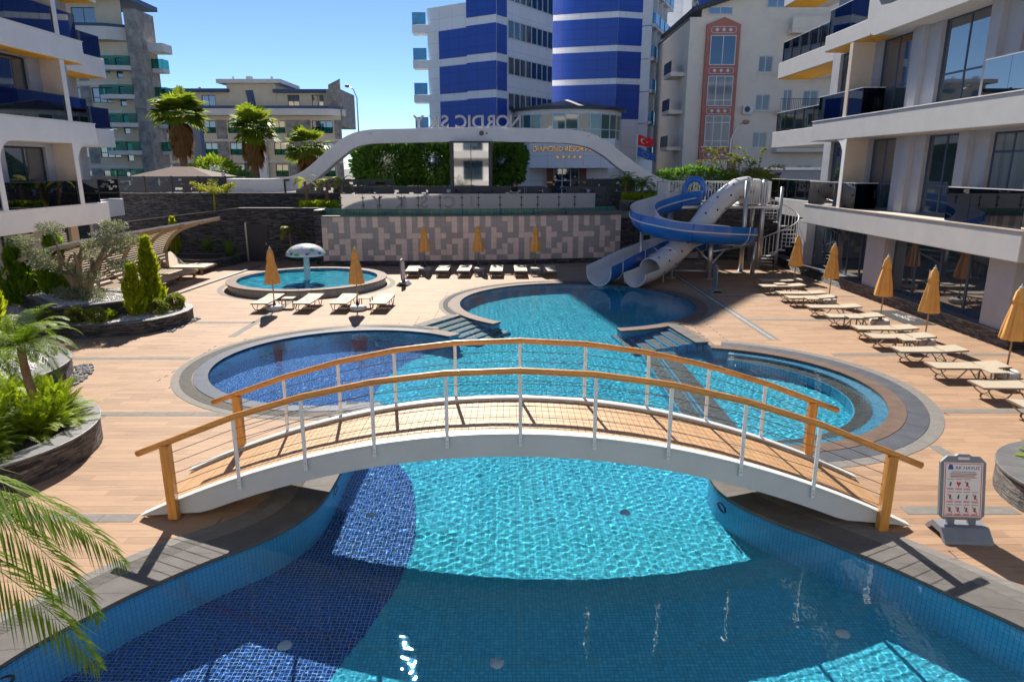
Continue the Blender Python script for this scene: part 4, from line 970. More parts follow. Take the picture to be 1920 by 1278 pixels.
# white stripe along the outside and joint flanges
def at_path(path, i, ca, sa, r_):
    d = (path[min(i+1, len(path)-1)]-path[max(i-1, 0)]).normalized(); sd = V(-d.y, d.x, 0).normalized(); up = sd.cross(d)
    if up.z < 0: up = -up
    return path[i]+sd*ca*r_+up*sa*r_
for sg in (-1, 1): MB().tube([at_path(bp_, i, sg*1.0, -.02, .655) for i in range(6, len(bp_)-30)], .04, 6).build('stripe', M['slide_white'], bs, True)
for i in range(12, len(bp_)-4, 13):
    MB().tube([at_path(bp_, i, c_, s_, .655) for c_, s_, _ in half], .025, 5).build('joint_flange', M['slide_blue'] if i < 60 else M['slide_white'], bs, True)
ring = [V(10.25, 39.25, 4.35)+V(.62, -.0, 0)*0+V(.35*math.cos(t)*0+.55*math.cos(t)*.85, -.55*math.cos(t)*.5, .62*math.sin(t)) for t in [math.pi*i/14 for i in range(-2, 17)]]
MB().tube(ring, .16, 10).build('entry_hoop', M['slide_blue'], bs, True)
ts = thing('white_tube_slide', 'white enclosed tube water slide with dark portholes', 'water slide', (9, 36, 0))
tp = catmull([(13.1, 39.0, 4.55), (12.5, 38.6, 4.45), (11.7, 38.1, 4.05), (10.9, 37.6, 3.45), (10.2, 37.0, 2.75), (9.5, 36.3, 2.15), (8.8, 35.6, 1.65), (8.0, 34.7, 1.20), (7.3, 33.9, .92), (6.75, 33.25, .76)], 7)
full = [(math.cos(R(a)), math.sin(R(a)), 1.0) for a in range(0, 360, 18)]
flume(ts, tp, .55, full, M['slide_white'], M['slide_white'], closed=True, name='tube')
ex_ = catmull([(6.78, 33.28, .76), (6.45, 32.9, .70), (6.05, 32.45, .66), (5.8, 32.1, .64)], 4)
flume(ts, ex_, .55, [(math.cos(R(a)), math.sin(R(a)), 1.0) for a in range(170, 371, 20)], M['slide_white'], M['slide_white'], name='exit')
for i in range(8, len(tp), 14): MB().tube([at_path(tp, i, math.cos(R(a)), math.sin(R(a)), .595) for a in range(0, 361, 20)], .022, 5).build('joint_flange', M['slide_white'], ts, True)
M['porthole'] = mat('porthole', (.07, .055, .05), .2)
for i in range(3, len(tp)-2, 4):
    for (a) in (20, 338, 62, 300):
        if (i//4+a//2) % 2 == 0: continue
        c_, s_ = math.cos(R(a)), math.sin(R(a)); p = at_path(tp, i, c_, s_, .57); q = at_path(tp, i, c_, s_, .592)
        MB().tube([p, q], .06, 10).build('porthole', M['porthole'], ts)
box_ = MB().box(12.6, 13.9, 38.6, 40.0, PZ, PZ+1.45).build('entry_box', M['slide_white'], ts, bevel=.25)
for (x, y, z) in [(5.0, 34.15, .35), (5.6, 33.7, .30), (7.6, 34.0, .45), (8.3, 35.2, 1.0)]:
    MB().tube([(x, y, 0), (x, y, z)], .035, 8).build('support', M['steel'], ts if x > 5.3 else bs)

# ------------------------------------------------------------------ vegetation helpers
def rotm(d, roll=0):
    d = d.normalized(); a = d.orthogonal().normalized(); b_ = d.cross(a); c, s_ = math.cos(roll), math.sin(roll)
    return a*c+b_*s_, b_*c-a*s_
def leaf_cloud(name, C, size, mt, parent, asp=2.0, out=None, cx=None, seed=0, kind=None, tilt=.6):
    """one quad-leaf (2 tris, folded) per point; C (n,3); out = preferred direction (n,3)"""
    rg = np.random.default_rng(seed); C = np.asarray(C, float); n = len(C)
    d = rg.normal(size=(n, 3)); d /= np.linalg.norm(d, axis=1)[:, None]
    if out is not None: d = d*tilt+np.asarray(out)*(1-tilt)*1.6; d /= np.linalg.norm(d, axis=1)[:, None]+1e-9
    t = rg.normal(size=(n, 3)); s = np.cross(d, t); s /= np.linalg.norm(s, axis=1)[:, None]+1e-9
    sz = size*rg.uniform(.6, 1.35, n)[:, None]
    a = C-d*sz*.2; b_ = C+d*sz*.35+s*sz/asp*.5; c = C+d*sz; e = C+d*sz*.35-s*sz/asp*.5
    v = np.stack([a, b_, c, e], 1).reshape(-1, 3); f = np.arange(4*n).reshape(n, 4)
    return npmesh(name, v, f, mt, parent, kind=kind)
def ell_points(n, c, r, seed, shell=.55, flat=None):
    rg = np.random.default_rng(seed); d = rg.normal(size=(n, 3)); d /= np.linalg.norm(d, axis=1)[:, None]
    rad = shell+(1-shell)*rg.random(n)**.6; nb = 1+.10*np.sin(5*d[:, 0]+seed)*np.sin(4*d[:, 1]+2*seed)+.08*np.sin(9*d[:, 2]+7*d[:, 0])
    p = d*(rad*nb)[:, None]*np.asarray(r)
    return p+np.asarray(c), d
def limb(mb, a, b_, r0, r1, bend=.15, n=6, seed=0, sides=8):
    rr = random.Random(seed); a = Vector(a); b_ = Vector(b_); m = (a+b_)/2+Vector((rr.uniform(-1, 1), rr.uniform(-1, 1), rr.uniform(-.3, .6)))*(b_-a).length*bend
    pts = [(1-t)**2*a+2*t*(1-t)*m+t*t*b_ for t in [i/n for i in range(n+1)]]
    mb.tube(pts, [r0+(r1-r0)*i/n for i in range(n+1)], sides); return pts
def frond(v, f, base, d0, L, droop, nl, ll, width, seed, hang=.5, rach=.012):
    """pinnate frond: returns via lists"""
    rr = random.Random(seed); d = Vector(d0).normalized(); p = Vector(base); N_ = 26; path = [p.copy()]; dirs = []
    for i in range(N_):
        d = (d+Vector((0, 0, -droop/N_*(.4+1.2*i/N_)))).normalized(); p = p+d*L/N_; path.append(p.copy()); dirs.append(d.copy())
    for i in range(N_):        # rachis as a thin triangle strip
        d = dirs[i]; s = d.cross(V(0, 0, 1)).normalized()*rach*(1-i/N_*.8); k = len(v)
        v += [path[i]-s, path[i]+s, path[i+1]+s, path[i+1]-s, path[i]+V(0,0,rach)]; f += [(k, k+1, k+2, k+3)]
    for j in range(nl):
        t = .10+.89*j/nl; x = t*N_; i = min(N_-1, int(x)); q = path[i].lerp(path[i+1], x-i); d = dirs[i]; s = d.cross(V(0, 0, 1)).normalized(); up = s.cross(d)
        l = ll*math.sin(math.pi*min(1, .18+t*.82))**.6*rr.uniform(.85, 1.1)
        for sg in (-1, 1):
            ld = (s*sg*1.0+d*.75*(.5+t)+up*.25+V(rr.uniform(-.08, .08), rr.uniform(-.08, .08), -hang*rr.uniform(.6, 1.3))).normalized(); wv = ld.cross(up).normalized()*width*.5
            m_ = q+ld*l*.45; e = q+ld*l+V(0, 0, -hang*l*.35); k = len(v); v += [q, m_+wv, e, m_-wv]; f += [(k, k+1, k+2, k+3)]
def feather_palm(name, label, cat, base, h, crown, n, L, ll, seed, group=None, droop=1.4, trunk_r=.09, lean=(0, 0), mt='leaf_frond', width=.03, nl=34, el=(.2, 1.2), hang=.35):
    rr = random.Random(seed); t = thing(name, label, cat, base, group); b0 = Vector(base); top = b0+V(lean[0], lean[1], h)
    if h > .15:
        pts = [b0.lerp(top, i/10)+V(lean[0]*.15*math.sin(math.pi*i/10), 0, 0) for i in range(11)]; rs = [trunk_r*(1.15-.3*i/10)*(1+.10*(i % 2)) for i in range(11)]
        MB().tube(pts, rs, 10).build('trunk', M['bark_palm'], t, True)
    for i in range(n):
        az = 2*math.pi*i/n*2.4+rr.uniform(-.3, .3); e = el[0]+(el[1]-el[0])*(i/n)+rr.uniform(-.1, .1); v = []; f = []
        frond(v, f, top, (math.cos(az)*math.cos(e), math.sin(az)*math.cos(e), math.sin(e)), L*rr.uniform(.85, 1.1), droop, nl, ll, width, seed*100+i, hang)
        npmesh('frond', [tuple(q) for q in v], np.array(f), M[mt], t)
    return t
def fan_palm(label, base, h, cr, n, seed, group):
    rr = random.Random(seed); t = thing('fan_palm', label, 'palm tree', base, group); b0 = Vector(base); top = b0+V(0, 0, h)
    pts = [b0.lerp(top, i/14) for i in range(15)]; MB().tube(pts, [.30*(1.2-.35*i/14)*(1+.08*(i % 2)) for i in range(15)], 12).build('trunk', M['bark_palm'], t, True)
    def fan(v, f, o, d, L, blades, spread, droop, pet):
        d = d.normalized(); s, u = rotm(d, 0); s = d.cross(V(0, 0, 1)).normalized(); u = s.cross(d); hub = o+d*pet
        k = len(v); v += [o+s*.03, o-s*.03, hub-s*.02, hub+s*.02]; f.append((k, k+1, k+2, k+3))
        for j in range(blades):
            a = -spread+2*spread*j/(blades-1); bd = (d*math.cos(a)+s*math.sin(a)+u*.25*(1-abs(math.cos(a)))).normalized(); l = L*(1-.25*abs(a)/spread)*rr.uniform(.9, 1.05)
            wv = (s*math.cos(a)-d*math.sin(a))*L*.085; m_ = hub+bd*l*.55; tip = hub+bd*l+V(0, 0, -droop*l*rr.uniform(.6, 1.2)); k = len(v); v += [hub, m_+wv, tip, m_-wv]; f.append((k, k+1, k+2, k+3))
    v = []; f = []
    for i in range(n):
        az = rr.uniform(0, 6.283); e = math.asin(rr.uniform(-.55, 1.0)); d = V(math.cos(az)*math.cos(e), math.sin(az)*math.cos(e), math.sin(e))
        fan(v, f, top+d*.25+V(0, 0, .2), d, cr*rr.uniform(.38, .50), 15, 1.6, .15+.3*rr.random(), cr*rr.uniform(.20, .40))
    npmesh('crown', [tuple(q) for q in v], np.array(f), M['leaf_palm'], t)
    v = []; f = []
    for i in range(int(n*1.6)):
        az = rr.uniform(0, 6.283); z = rr.uniform(0, 1); o = top+V(math.cos(az)*.30, math.sin(az)*.30, .1-h*.30*z); d = V(math.cos(az)*(.65-.45*z), math.sin(az)*(.65-.45*z), -1.0)
        fan(v, f, o, d, cr*rr.uniform(.26, .4), 7, .5, .25, cr*.16)
    npmesh('dead_skirt', [tuple(q) for q in v], np.array(f), M['leaf_dead'], t)
    return t
def conifer(label, base, h, r_, seed, mt='leaf_conifer', group=None, n=2600, name='conifer'):
    rg = np.random.default_rng(seed); t = thing(name, label, 'conifer', base, group)
    MB().tube([base, Vector(base)+V(0, 0, h*.8)], [.05, .015], 6).build('trunk', M['bark'], t)
    z = rg.random(n)**.9; ph = rg.uniform(0, 2*math.pi, n)
    prof = r_*(np.minimum(1, .55+2.4*z)*(1-z)**.62)*(1+.34*np.sin(3*ph+seed+5*z)+.34*np.sin(13*z+2*ph+seed))
    rad = prof*rg.uniform(.35, 1.05, n)**.5
    C = np.stack([np.cos(ph)*rad, np.sin(ph)*rad, z*h+.03], 1)+np.array(base)
    out = np.stack([np.cos(ph)*.55, np.sin(ph)*.55, np.full(n, .9)], 1)
    leaf_cloud('foliage', C, h*.075+.05, M[mt], t, 2.6, out, seed=seed, tilt=.32); return t
def ball(label, base, r_, seed, group=None, n=1500):
    t = thing('box_ball', label, 'shrub', base, group); C, d = ell_points(n, Vector(base)+V(0, 0, r_*.8), (r_, r_, r_*.85), seed, .8)
    MB().tube([base, Vector(base)+V(0, 0, r_*.7)], .03, 6).build('stem', M['bark'], t)
    leaf_cloud('foliage', C, .075, M['leaf_box'], t, 1.6, d, seed=seed, tilt=.6); return t
def fern_mass(label, pts, seed, parent_name='fern_clump', cat='plant', group=None, mt='leaf_fern', L=.75, n=26):
    for i, p in enumerate(pts):
        rr = random.Random(seed+i); t = thing(parent_name, label, cat, p, group); v = []; f = []
        for k in range(n):
            az = rr.uniform(0, 6.283); e = rr.uniform(.35, 1.5); frond(v, f, Vector(p), (math.cos(az)*math.cos(e), math.sin(az)*math.cos(e), math.sin(e)), L*rr.uniform(.6, 1.1), rr.uniform(.7, 1.8), 20, .13, .03, seed*31+k+i*77, .15, .006)
        npmesh('fronds', [tuple(q) for q in v], np.array(f), M[mt], t)

# ------------------------------------------------------------------ planters
def planter(label, poly, z, cap=.22, fill='pebble_w', pebbles=True, zf=.06, name='planter'):
    c = (sum(p[0] for p in poly)/len(poly), sum(p[1] for p in poly)/len(poly)); t = thing(name, label, 'planter', (*c, 0)); n = len(poly)
    ar = sum(poly[i][0]*poly[(i+1) % n][1]-poly[(i+1) % n][0]*poly[i][1] for i in range(n)); P = poly if ar > 0 else poly[::-1]
    def ins(d):
        out = []
        for i in range(n):
            a = Vector(P[i-1]); b_ = Vector(P[(i+1) % n]); tt_ = (b_-a).normalized(); out.append((P[i][0]-tt_.y*d, P[i][1]+tt_.x*d))
        return out
    I = ins(cap); w_ = MB()
    for i in range(n): j = (i+1) % n; w_.quad((*P[i], 0), (*P[j], 0), (*P[j], z-.04), (*P[i], z-.04)); w_.quad((*I[j], 0), (*I[i], 0), (*I[i], z-.04), (*I[j], z-.04))
    w_.build('wall', M['slate2'], t); O = ins(-.03); I2 = ins(cap+.02); seg = max(1, n//12); i = 0
    while i < n:
        e = min(n, i+seg); ids = [q % n for q in range(i, e+1)]
        ring_piece([I2[q] for q in ids], [O[q] for q in ids], z-.04, z).build('cap_stone', M['slate_cap'], t, bevel=.008); i = e
    MB().add([(*p, z-zf) for p in I], tessellate_polygon([[V(*p, 0) for p in I]])).build('bed', M[fill], t)
    if pebbles:
        Pn = np.array(I); mn = Pn.min(0); mx = Pn.max(0); rg = np.random.default_rng(int(abs(c[0])*10)); area = (mx-mn).prod(); k = int(min(3500, area*170))
        q = rg.uniform(mn, mx, (k, 2)); q = q[inside(q[:, 0], q[:, 1], Pn)]; r_ = rg.uniform(.02, .045, len(q)); o8 = np.array([[1,0,0],[0,1,0],[-1,0,0],[0,-1,0],[0,0,.8],[0,0,-.8]])
        vtx = (np.concatenate([q, np.full((len(q), 1), z-zf+.008)], 1)[:, None, :]+o8[None]*r_[:, None, None]*rg.uniform(.7, 1.3, (len(q), 6, 1))).reshape(-1, 3)
        ft = np.array([[0,1,4],[1,2,4],[2,3,4],[3,0,4],[1,0,5],[2,1,5],[3,2,5],[0,3,5]]); ff_ = (np.arange(len(q))[:, None, None]*6+ft[None]).reshape(-1, 3)
        npmesh('pebbles', vtx, ff_, M['pebble_w'], t, True, kind='stuff')
    return t
def pebble_fan(label, pts_fn, n, seed):
    rg = random.Random(seed); mb = MB()
    for k in range(n):
        x, y = pts_fn(rg); r_ = rg.uniform(.035, .07); mb.lathe([(.001, 0), (r_, .01), (.6*r_, r_*.6), (.001, r_*.7)], 6, (x, y, .004))
    o = mb.build('pebble_strip', M['pebble_d']); o['label'] = label; o['kind'] = 'stuff'; return o
p1 = [(-21, 22.5), (-16.5, 22.5), (-15.2, 22.45), (-14.0, 22.5), (-13.2, 22.75), (-12.6, 23.25), (-12.2, 24.0), (-12.05, 24.8), (-12.15, 25.5), (-12.5, 26.1), (-13.1, 26.5), (-14.0, 26.8), (-16, 27.3), (-21, 27.3)]
planter('low curved dark stone planter with white pebbles and box balls', p1, .46)
planter('raised angular dark stone planter holding the olive tree', [(-19.0, 25.9), (-17.4, 24.55), (-15.75, 23.05), (-14.9, 23.4), (-13.9, 24.4), (-13.7, 25.4), (-14.3, 26.1), (-17, 26.9)], .95, .18, 'pebble_w')
p2 = arc(-15.0, 17.1, 2.95, -80, 80, 24)+[(-20, 20), (-20, 14.2)]
planter('round dark stone planter with a wide cap beside the pebble strip', p2, .46, .5)
p3 = arc(-10.85, 12.5, 2.4, -100, 100, 28)+[(-15, 14.8), (-15, 10.2)]
planter('round dark stone planter overflowing with lime ferns', p3, .55, .42, 'soil', False)
p4 = arc(10.25, 10.6, 1.7, 60, 290, 28)+[(13, 9.0), (13, 12.2)]
planter('rounded dark stone planter behind the pool rules stand', p4, .5, .45, 'soil', False)
planter('low dark stone bed with cycads under the black wall', [(-18.6, 38.9), (-17.9, 38.7), (-17.0, 39.0), (-16.5, 40.2), (-16.3, 41.9), (-21, 41.9), (-21, 40.6)], .5, .2, 'soil', False)
pebble_fan('dark pebbles along the foot of the planter below the olive tree', lambda r: (lambda t: (-16.4+2.8*t*1.5 if t < .55 else -12.4+.5*random.random(), 22.25+.2*r.random() if t < .55 else 23.3+2.3*(t-.55)/.45))(r.random()), 420, 3)
def _fan(r):
    a = R(r.uniform(-75, 40)); d = r.uniform(3.0, 3.42); return -15.0+d*math.cos(a), 17.1+d*math.sin(a)
pebble_fan('grey pebble strip curving around the wide-capped planter', _fan, 600, 4)

# olive tree
ol = thing('olive_tree', 'gnarled olive tree with cloud-pruned silver foliage in the raised planter', 'olive tree', (-15.9, 24.9, .9))
mb = MB(); B = V(-15.9, 24.9, .88); tips = []
for k, (dx, dy, dz) in enumerate([(-.5, .0, 1.0), (.45, .2, 1.05), (.1, -.15, .9), (-.2, .3, 1.1)]):
    q = limb(mb, B+V(dx*.25, dy*.25, 0), B+V(dx, dy, dz), .20, .13, .2, 6, k)[-1]
    for j in range(3):
        e = q+V(dx*.9+random.uniform(-.8, .8), random.uniform(-.6, .7), random.uniform(.25, 1.0)); limb(mb, q, e, .11, .04, .22, 6, 10+k*5+j); tips.append(e)
mb.build('trunk', M['bark'], ol, True); C = []; D = []
cl_c = [(-17.35, 24.9, 2.55), (-17.9, 25.1, 2.95), (-16.75, 25.0, 3.45), (-16.3, 24.8, 2.05), (-16.9, 24.6, 2.25), (-15.6, 25.2, 2.45), (-15.2, 25.0, 2.85), (-14.75, 25.1, 3.2), (-14.5, 25.0, 2.75), (-14.1, 25.3, 3.0), (-14.25, 24.8, 2.15), (-15.4, 24.7, 1.75), (-14.8, 25.6, 3.5), (-17.5, 25.4, 2.15), (-15.9, 24.5, 1.15), (-15.3, 24.6, 1.1), (-16.4, 24.7, 1.15)]
for i, c in enumerate(cl_c):
    q, d = ell_points(620, c, (.52, .45, .24), 40+i, .3); C.append(q); D.append(d)
    mb = MB(); limb(mb, min(tips+[B], key=lambda t_: (t_-V(*c)).length), V(*c), .05, .02, .15, 5, 60+i, 6); mb.build('branch', M['bark'], ol, True)
leaf_cloud('foliage', np.concatenate(C), .085, M['leaf_olive'], ol, 2.6, np.concatenate(D)*.6+np.array([0, 0, .5]), seed=5, tilt=.6)
# conifers
conifer('tall lime conifer spire in front of the olive planter by the daybeds', (-13.55, 25.3, .42), 2.55, .33, 11, n=2000)
conifer('shorter lime conifer in front of the taller spire by the box balls', (-13.55, 24.1, .42), 1.75, .33, 12, n=1700)
conifer('large lime conifer growing beside the pygmy palm at the olive planter corner', (-16.2, 20.4, .3), 2.6, .75, 13, n=3400)
conifer('dark green conifer behind the olive trunk near the striped pergola', (-17.6, 26.2, .42), 2.7, .5, 14, 'leaf_dark', n=2600)
conifer('bushy green conifer against the left block near the pergola', (-18.9, 26.0, .42), 2.4, .7, 15, 'leaf_dark', n=3000)
conifer('tiny yellow conifer before the black wall above the pergola', (-20.4, 41.5, .5), 2.1, .28, 16, n=700)
for i, (x, y, r_) in enumerate([(-15.05, 23.05, .30), (-14.3, 22.95, .30), (-12.95, 24.45, .30), (-12.75, 25.35, .30), (-12.95, 25.85, .28)]):
    ball('clipped box ball on the white pebbles, '+('at the olive planter foot', 'beside the ball at the olive planter foot', 'beside the shorter lime conifer', 'at the rounded planter end', 'behind the ball at the rounded planter end')[i], (x, y, .42), r_, 70+i, 'clipped box balls on the white pebbles')
ball('small yellowish shrub on the pebbles at the corner of the olive planter', (-16.0, 22.95, .42), .26, 79, None, 900)
fern_mass('low lime groundcover tuft between the conifers and the raised planter', [(-14.2, 23.6, .42), (-13.1, 24.8, .42)], 21, 'groundcover_tuft', 'plant', 'lime groundcover tufts by the conifers', L=.35, n=30)
# pygmy palm and lime ferns
feather_palm('pygmy_palm', 'pygmy date palm with a slender brown trunk above the lime ferns', 'palm', (-9.6, 13.2, .5), 1.55, 1.2, 34, 1.25, .26, 31, trunk_r=.085, lean=(-.45, .3), droop=2.0, nl=30, hang=.3, width=.022)
feather_palm('pygmy_palm', 'bushy pygmy palm at the left edge of the wide-capped planter', 'palm', (-12.6, 15.6, .44), .75, 1.2, 36, 1.45, .28, 32, trunk_r=.09, droop=1.8, nl=30, width=.026)
rr = random.Random(5); fp = []
for k in range(44):
    a = rr.uniform(-1.75, 1.75); d = 1.85*rr.random()**.6; fp.append((-10.9+d*math.cos(a), 12.5+d*math.sin(a), .50))
fern_mass('lime green fern clump filling the round planter under the pygmy palm', fp, 50, 'fern_clump', 'fern', 'lime ferns in the round planter', L=.85, n=30)
fern_mass('lime leafy plant in the rounded planter behind the pool rules stand', [(9.3, 10.75, .46), (9.55, 11.3, .46), (9.8, 10.4, .46), (9.45, 10.2, .46)], 90, 'fern_clump', 'fern', 'ferns in the rounded planter', L=.6, n=26)
fern_mass('cycad with a short trunk in the bed under the black wall', [(-18.0, 40.6, .85)], 95, 'cycad', 'cycad', None, 'leaf_frond', L=1.0, n=34)
fern_mass('bushy green palm plant in the bed by the steel door', [(-16.9, 40.9, .5)], 97, 'bush_palm', 'plant', None, 'leaf_ficus', L=1.3, n=44)
feather_palm('young_palm', 'yellowing young palm beside the mushroom fountain at the black wall', 'palm', (-13.3, 41.2, .3), 1.6, 1, 7, 1.3, .3, 33, trunk_r=.045, droop=2.2, mt='leaf_young', width=.04)
feather_palm('young_palm', 'arching frond of a young palm beside the row of parasols', 'palm', (15.2, 16.9, .0), .8, 1, 9, 1.2, .3, 35, trunk_r=.05, droop=1.9, mt='leaf_young', width=.035)
for i, (x, y, z, h, lb) in enumerate([(-13.0, 44.6, 3.0, 1.75, 'slim young palm at the left foot of the white arch'), (-10.9, 44.5, 3.0, 1.7, 'slim young palm standing nearest to the frosted glass rail'), (-11.9, 44.8, 3.0, 1.65, 'slim young palm between two others by the frosted glass rail')]):
    feather_palm('young_palm', lb, 'palm', (x, y, z), h, 1, 7, 1.1, .28, 120+i, trunk_r=.09, droop=2.4, mt='leaf_young', width=.04, lean=(-.2 if i == 0 else .05, 0))
for i, (x, lb) in enumerate([(7.25, 'small green palm by the frosted glass rail end on the right'), (8.3, 'small green palm between the glass rail and the blue slide')]):
    feather_palm('young_palm', lb, 'palm', (x, 44.6, 3.5), 1.2-.2*i, 1, 16, 1.15, .3, 130+i, trunk_r=.10, droop=2.0, width=.03)
feather_palm('young_palm', 'dying brown palm stump by the arch end', 'palm', (9.6, 44.9, 3.5), 1.2, 1, 5, .3, .1, 140, trunk_r=.11, mt='leaf_dead', droop=3)
MB_ = None
yt = thing('young_tree', 'thin young tree with drooping yellow-green branches on the wall ledge', 'tree', (-18.6, 43.4, 3.0)); mb = MB()
mb.tube([(-18.6, 43.4, 2.9), (-18.55, 43.4, 4.0)], [.06, .05], 8); tp_ = V(-18.55, 43.4, 4.0); C = []
for k in range(9):
    a = k*2.4; e = tp_+V(math.cos(a)*1.2, math.sin(a)*.6, random.uniform(.1, .75)); q = limb(mb, tp_, e, .03, .01, .3, 5, k, 5)
    for p in q[2:]: C.append(ell_points(45, p, (.3, .2, .12), k, .1)[0])
mb.build('trunk', M['leaf_young'], yt, True); leaf_cloud('foliage', np.concatenate(C), .12, M['leaf_young'], yt, 2.2, seed=9)
for j, (x0, x1, y, z) in enumerate([(-13.1, -10.7, 43.0, 3.05), (6.9, 9.9, 43.7, 3.5)]):
    rg = np.random.default_rng(200+j); n = 1500; C = np.stack([rg.uniform(x0, x1, n), rg.uniform(y-.3, y+.5, n), z+rg.random(n)*.4], 1)
    o = leaf_cloud('groundcover', C, .22, M['leaf_fern'], None, 3, np.tile([0, 0, 1.], (n, 1)), seed=j, tilt=.4, kind='stuff'); o['label'] = 'low lime groundcover at the foot of the young palms'
# foreground date palm, fronds hanging into the lower left corner
dp = feather_palm('date_palm', 'date palm with long green fronds hanging over the pool edge', 'palm', (-6.45, 4.6, 0), 3.1, 1, 14, 2.6, .5, 41, trunk_r=.16, droop=1.5, nl=60, width=.024, el=(.1, 1.2), hang=.55)
for q, (dx, dy, dz, L_, dr_) in enumerate([(1, .10, .50, 3.8, 1.75), (1, -.05, .30, 3.9, 1.75), (1, .02, .55, 3.9, 2.2), (1, .3, .25, 3.1, 1.2)]):
    v = []; f = []; frond(v, f, (-6.45, 4.6, 3.1), (dx, dy, dz), L_, dr_, 92, .60, .019, 900+q, .75, .012); npmesh('frond', [tuple(e) for e in v], np.array(f), M['leaf_frond'], dp)
# ------------------------------------------------------------------ trees behind the arch
def ficus(label, base, zc, r_, seed, n=11000):
    t = thing('ficus_tree', label, 'tree', base, 'clipped ficus trees on the street'); mb = MB(); b0 = Vector(base); top = V(b0.x, b0.y, zc-r_[2]*.75)
    limb(mb, b0, top, .2, .15, .05, 5, seed)
    for k in range(5): limb(mb, top, top+V(math.cos(k*1.26)*r_[0]*.6, math.sin(k*1.26)*r_[1]*.6, r_[2]*random.uniform(.5, 1.1)), .11, .04, .1, 5, seed+k)
    mb.build('trunk', M['bark'], t, True); rg = np.random.default_rng(seed)
    d = rg.normal(size=(n, 3)); d /= np.linalg.norm(d, axis=1)[:, None]; p4_ = (np.abs(d)**3.2).sum(1)**(-1/3.2); lum = 1+.07*np.sin(7*d[:, 0]+seed)*np.sin(6*d[:, 2])+.05*np.sin(13*d[:, 1]+9*d[:, 2])
    C = d*(p4_*lum*(.40+.60*rg.random(n)**.45))[:, None]*np.array(r_)+np.array([b0.x, b0.y, zc])
    leaf_cloud('crown', C, .27, M['leaf_ficus'], t, 1.6, d, seed=seed, tilt=.65); return t
ficus('clipped ficus tree beside the left slope of the white arch', (-9.6, 54, 2.96), 6.05, (2.45, 2.0, 1.75), 301)
ficus('clipped ficus tree left of the dark glass portal', (-6.1, 54.3, 2.96), 6.1, (2.2, 2.0, 1.8), 302)
ficus('rounded ficus tree right of the dark glass portal', (-.75, 54, 2.96), 6.0, (1.75, 1.7, 1.75), 303)
ficus('clipped ficus tree half hidden behind the dark glass portal', (-3.4, 55.2, 2.96), 6.2, (1.6, 1.6, 1.8), 304, 6000)
fan_palm('tallest fan palm with a long brown skirt beside the stone-clad block', (-29.3, 63, 2.96), 6.9, 3.4, 62, 401, None)
fan_palm('fan palm with a wide brown skirt before the pale building', (-22.6, 62, 2.96), 5.6, 3.2, 56, 402, None)
fan_palm('low green fan palm behind the left slope of the arch', (-17.0, 59, 2.96), 4.0, 2.7, 40, 403, None)
def bush(label, c, r_, n, mt, size, seed, name='bush'):
    t = thing(name, label, 'shrub', (c[0], c[1], c[2]-r_[2])); C, d = ell_points(n, c, r_, seed, .45); leaf_cloud('foliage', C, size, M[mt], t, 1.8, d, seed=seed, tilt=.65)
    mb = MB(); limb(mb, (c[0], c[1], c[2]-r_[2]), c, .08, .04, .1, 4, seed); mb.build('stem', M['bark'], t); return t
bush('leafy yellow-green shrub behind the patterned fence', (-24.5, 58, 5.3), (2.0, 1.3, 1.2), 1500, 'leaf_fern', .28, 501)
bush('small dark shrub beside the second fan palm', (-21.5, 56, 4.7), (1.0, .8, .7), 700, 'leaf_ficus', .2, 502)
bush('dense green hedge above the slide platform', (12.4, 47.5, 4.8), (3.1, 1.0, .85), 3600, 'leaf_ficus', .20, 503, 'hedge')
bush('mixed green shrub under the trailing bougainvillea', (16.4, 47.2, 4.6), (1.9, .9, .8), 1700, 'leaf_box', .20, 504)
bv_ = thing('bougainvillea', 'bougainvillea with long trailing shoots and purple bracts above the slides', 'shrub', (15.4, 47.3, 4.0)); mb = MB(); C = []; T = []
for k in range(20):
    rr = random.Random(600+k); a = rr.uniform(-3.14, 3.14); b0 = V(14.6+rr.uniform(-1.5, 2.0), 47.2, 4.6); e = b0+V(math.cos(a)*rr.uniform(.8, 2.8), rr.uniform(-.6, .6), rr.uniform(.2, 2.4)); m_ = b0+V((e.x-b0.x)*.3, 0, (e.z-b0.z)*.9+.6)
    pts = [(1-t)**2*b0+2*t*(1-t)*m_+t*t*e for t in [i/12 for i in range(13)]]; mb.tube(pts, [.03*(1-i/14) for i in range(13)], 5)
    for p in pts[1:]: C.append(ell_points(9, p, (.13, .13, .1), k, .1)[0])
    if k % 9 == 0: T.append(ell_points(30, e, (.18, .18, .14), k, .1)[0])
mb.build('shoots', M['bark'], bv_); leaf_cloud('foliage', np.concatenate(C), .13, M['leaf_box'], bv_, 1.6, seed=61); leaf_cloud('bracts', np.concatenate(T), .13, M['flower'], bv_, 1.3, seed=62)

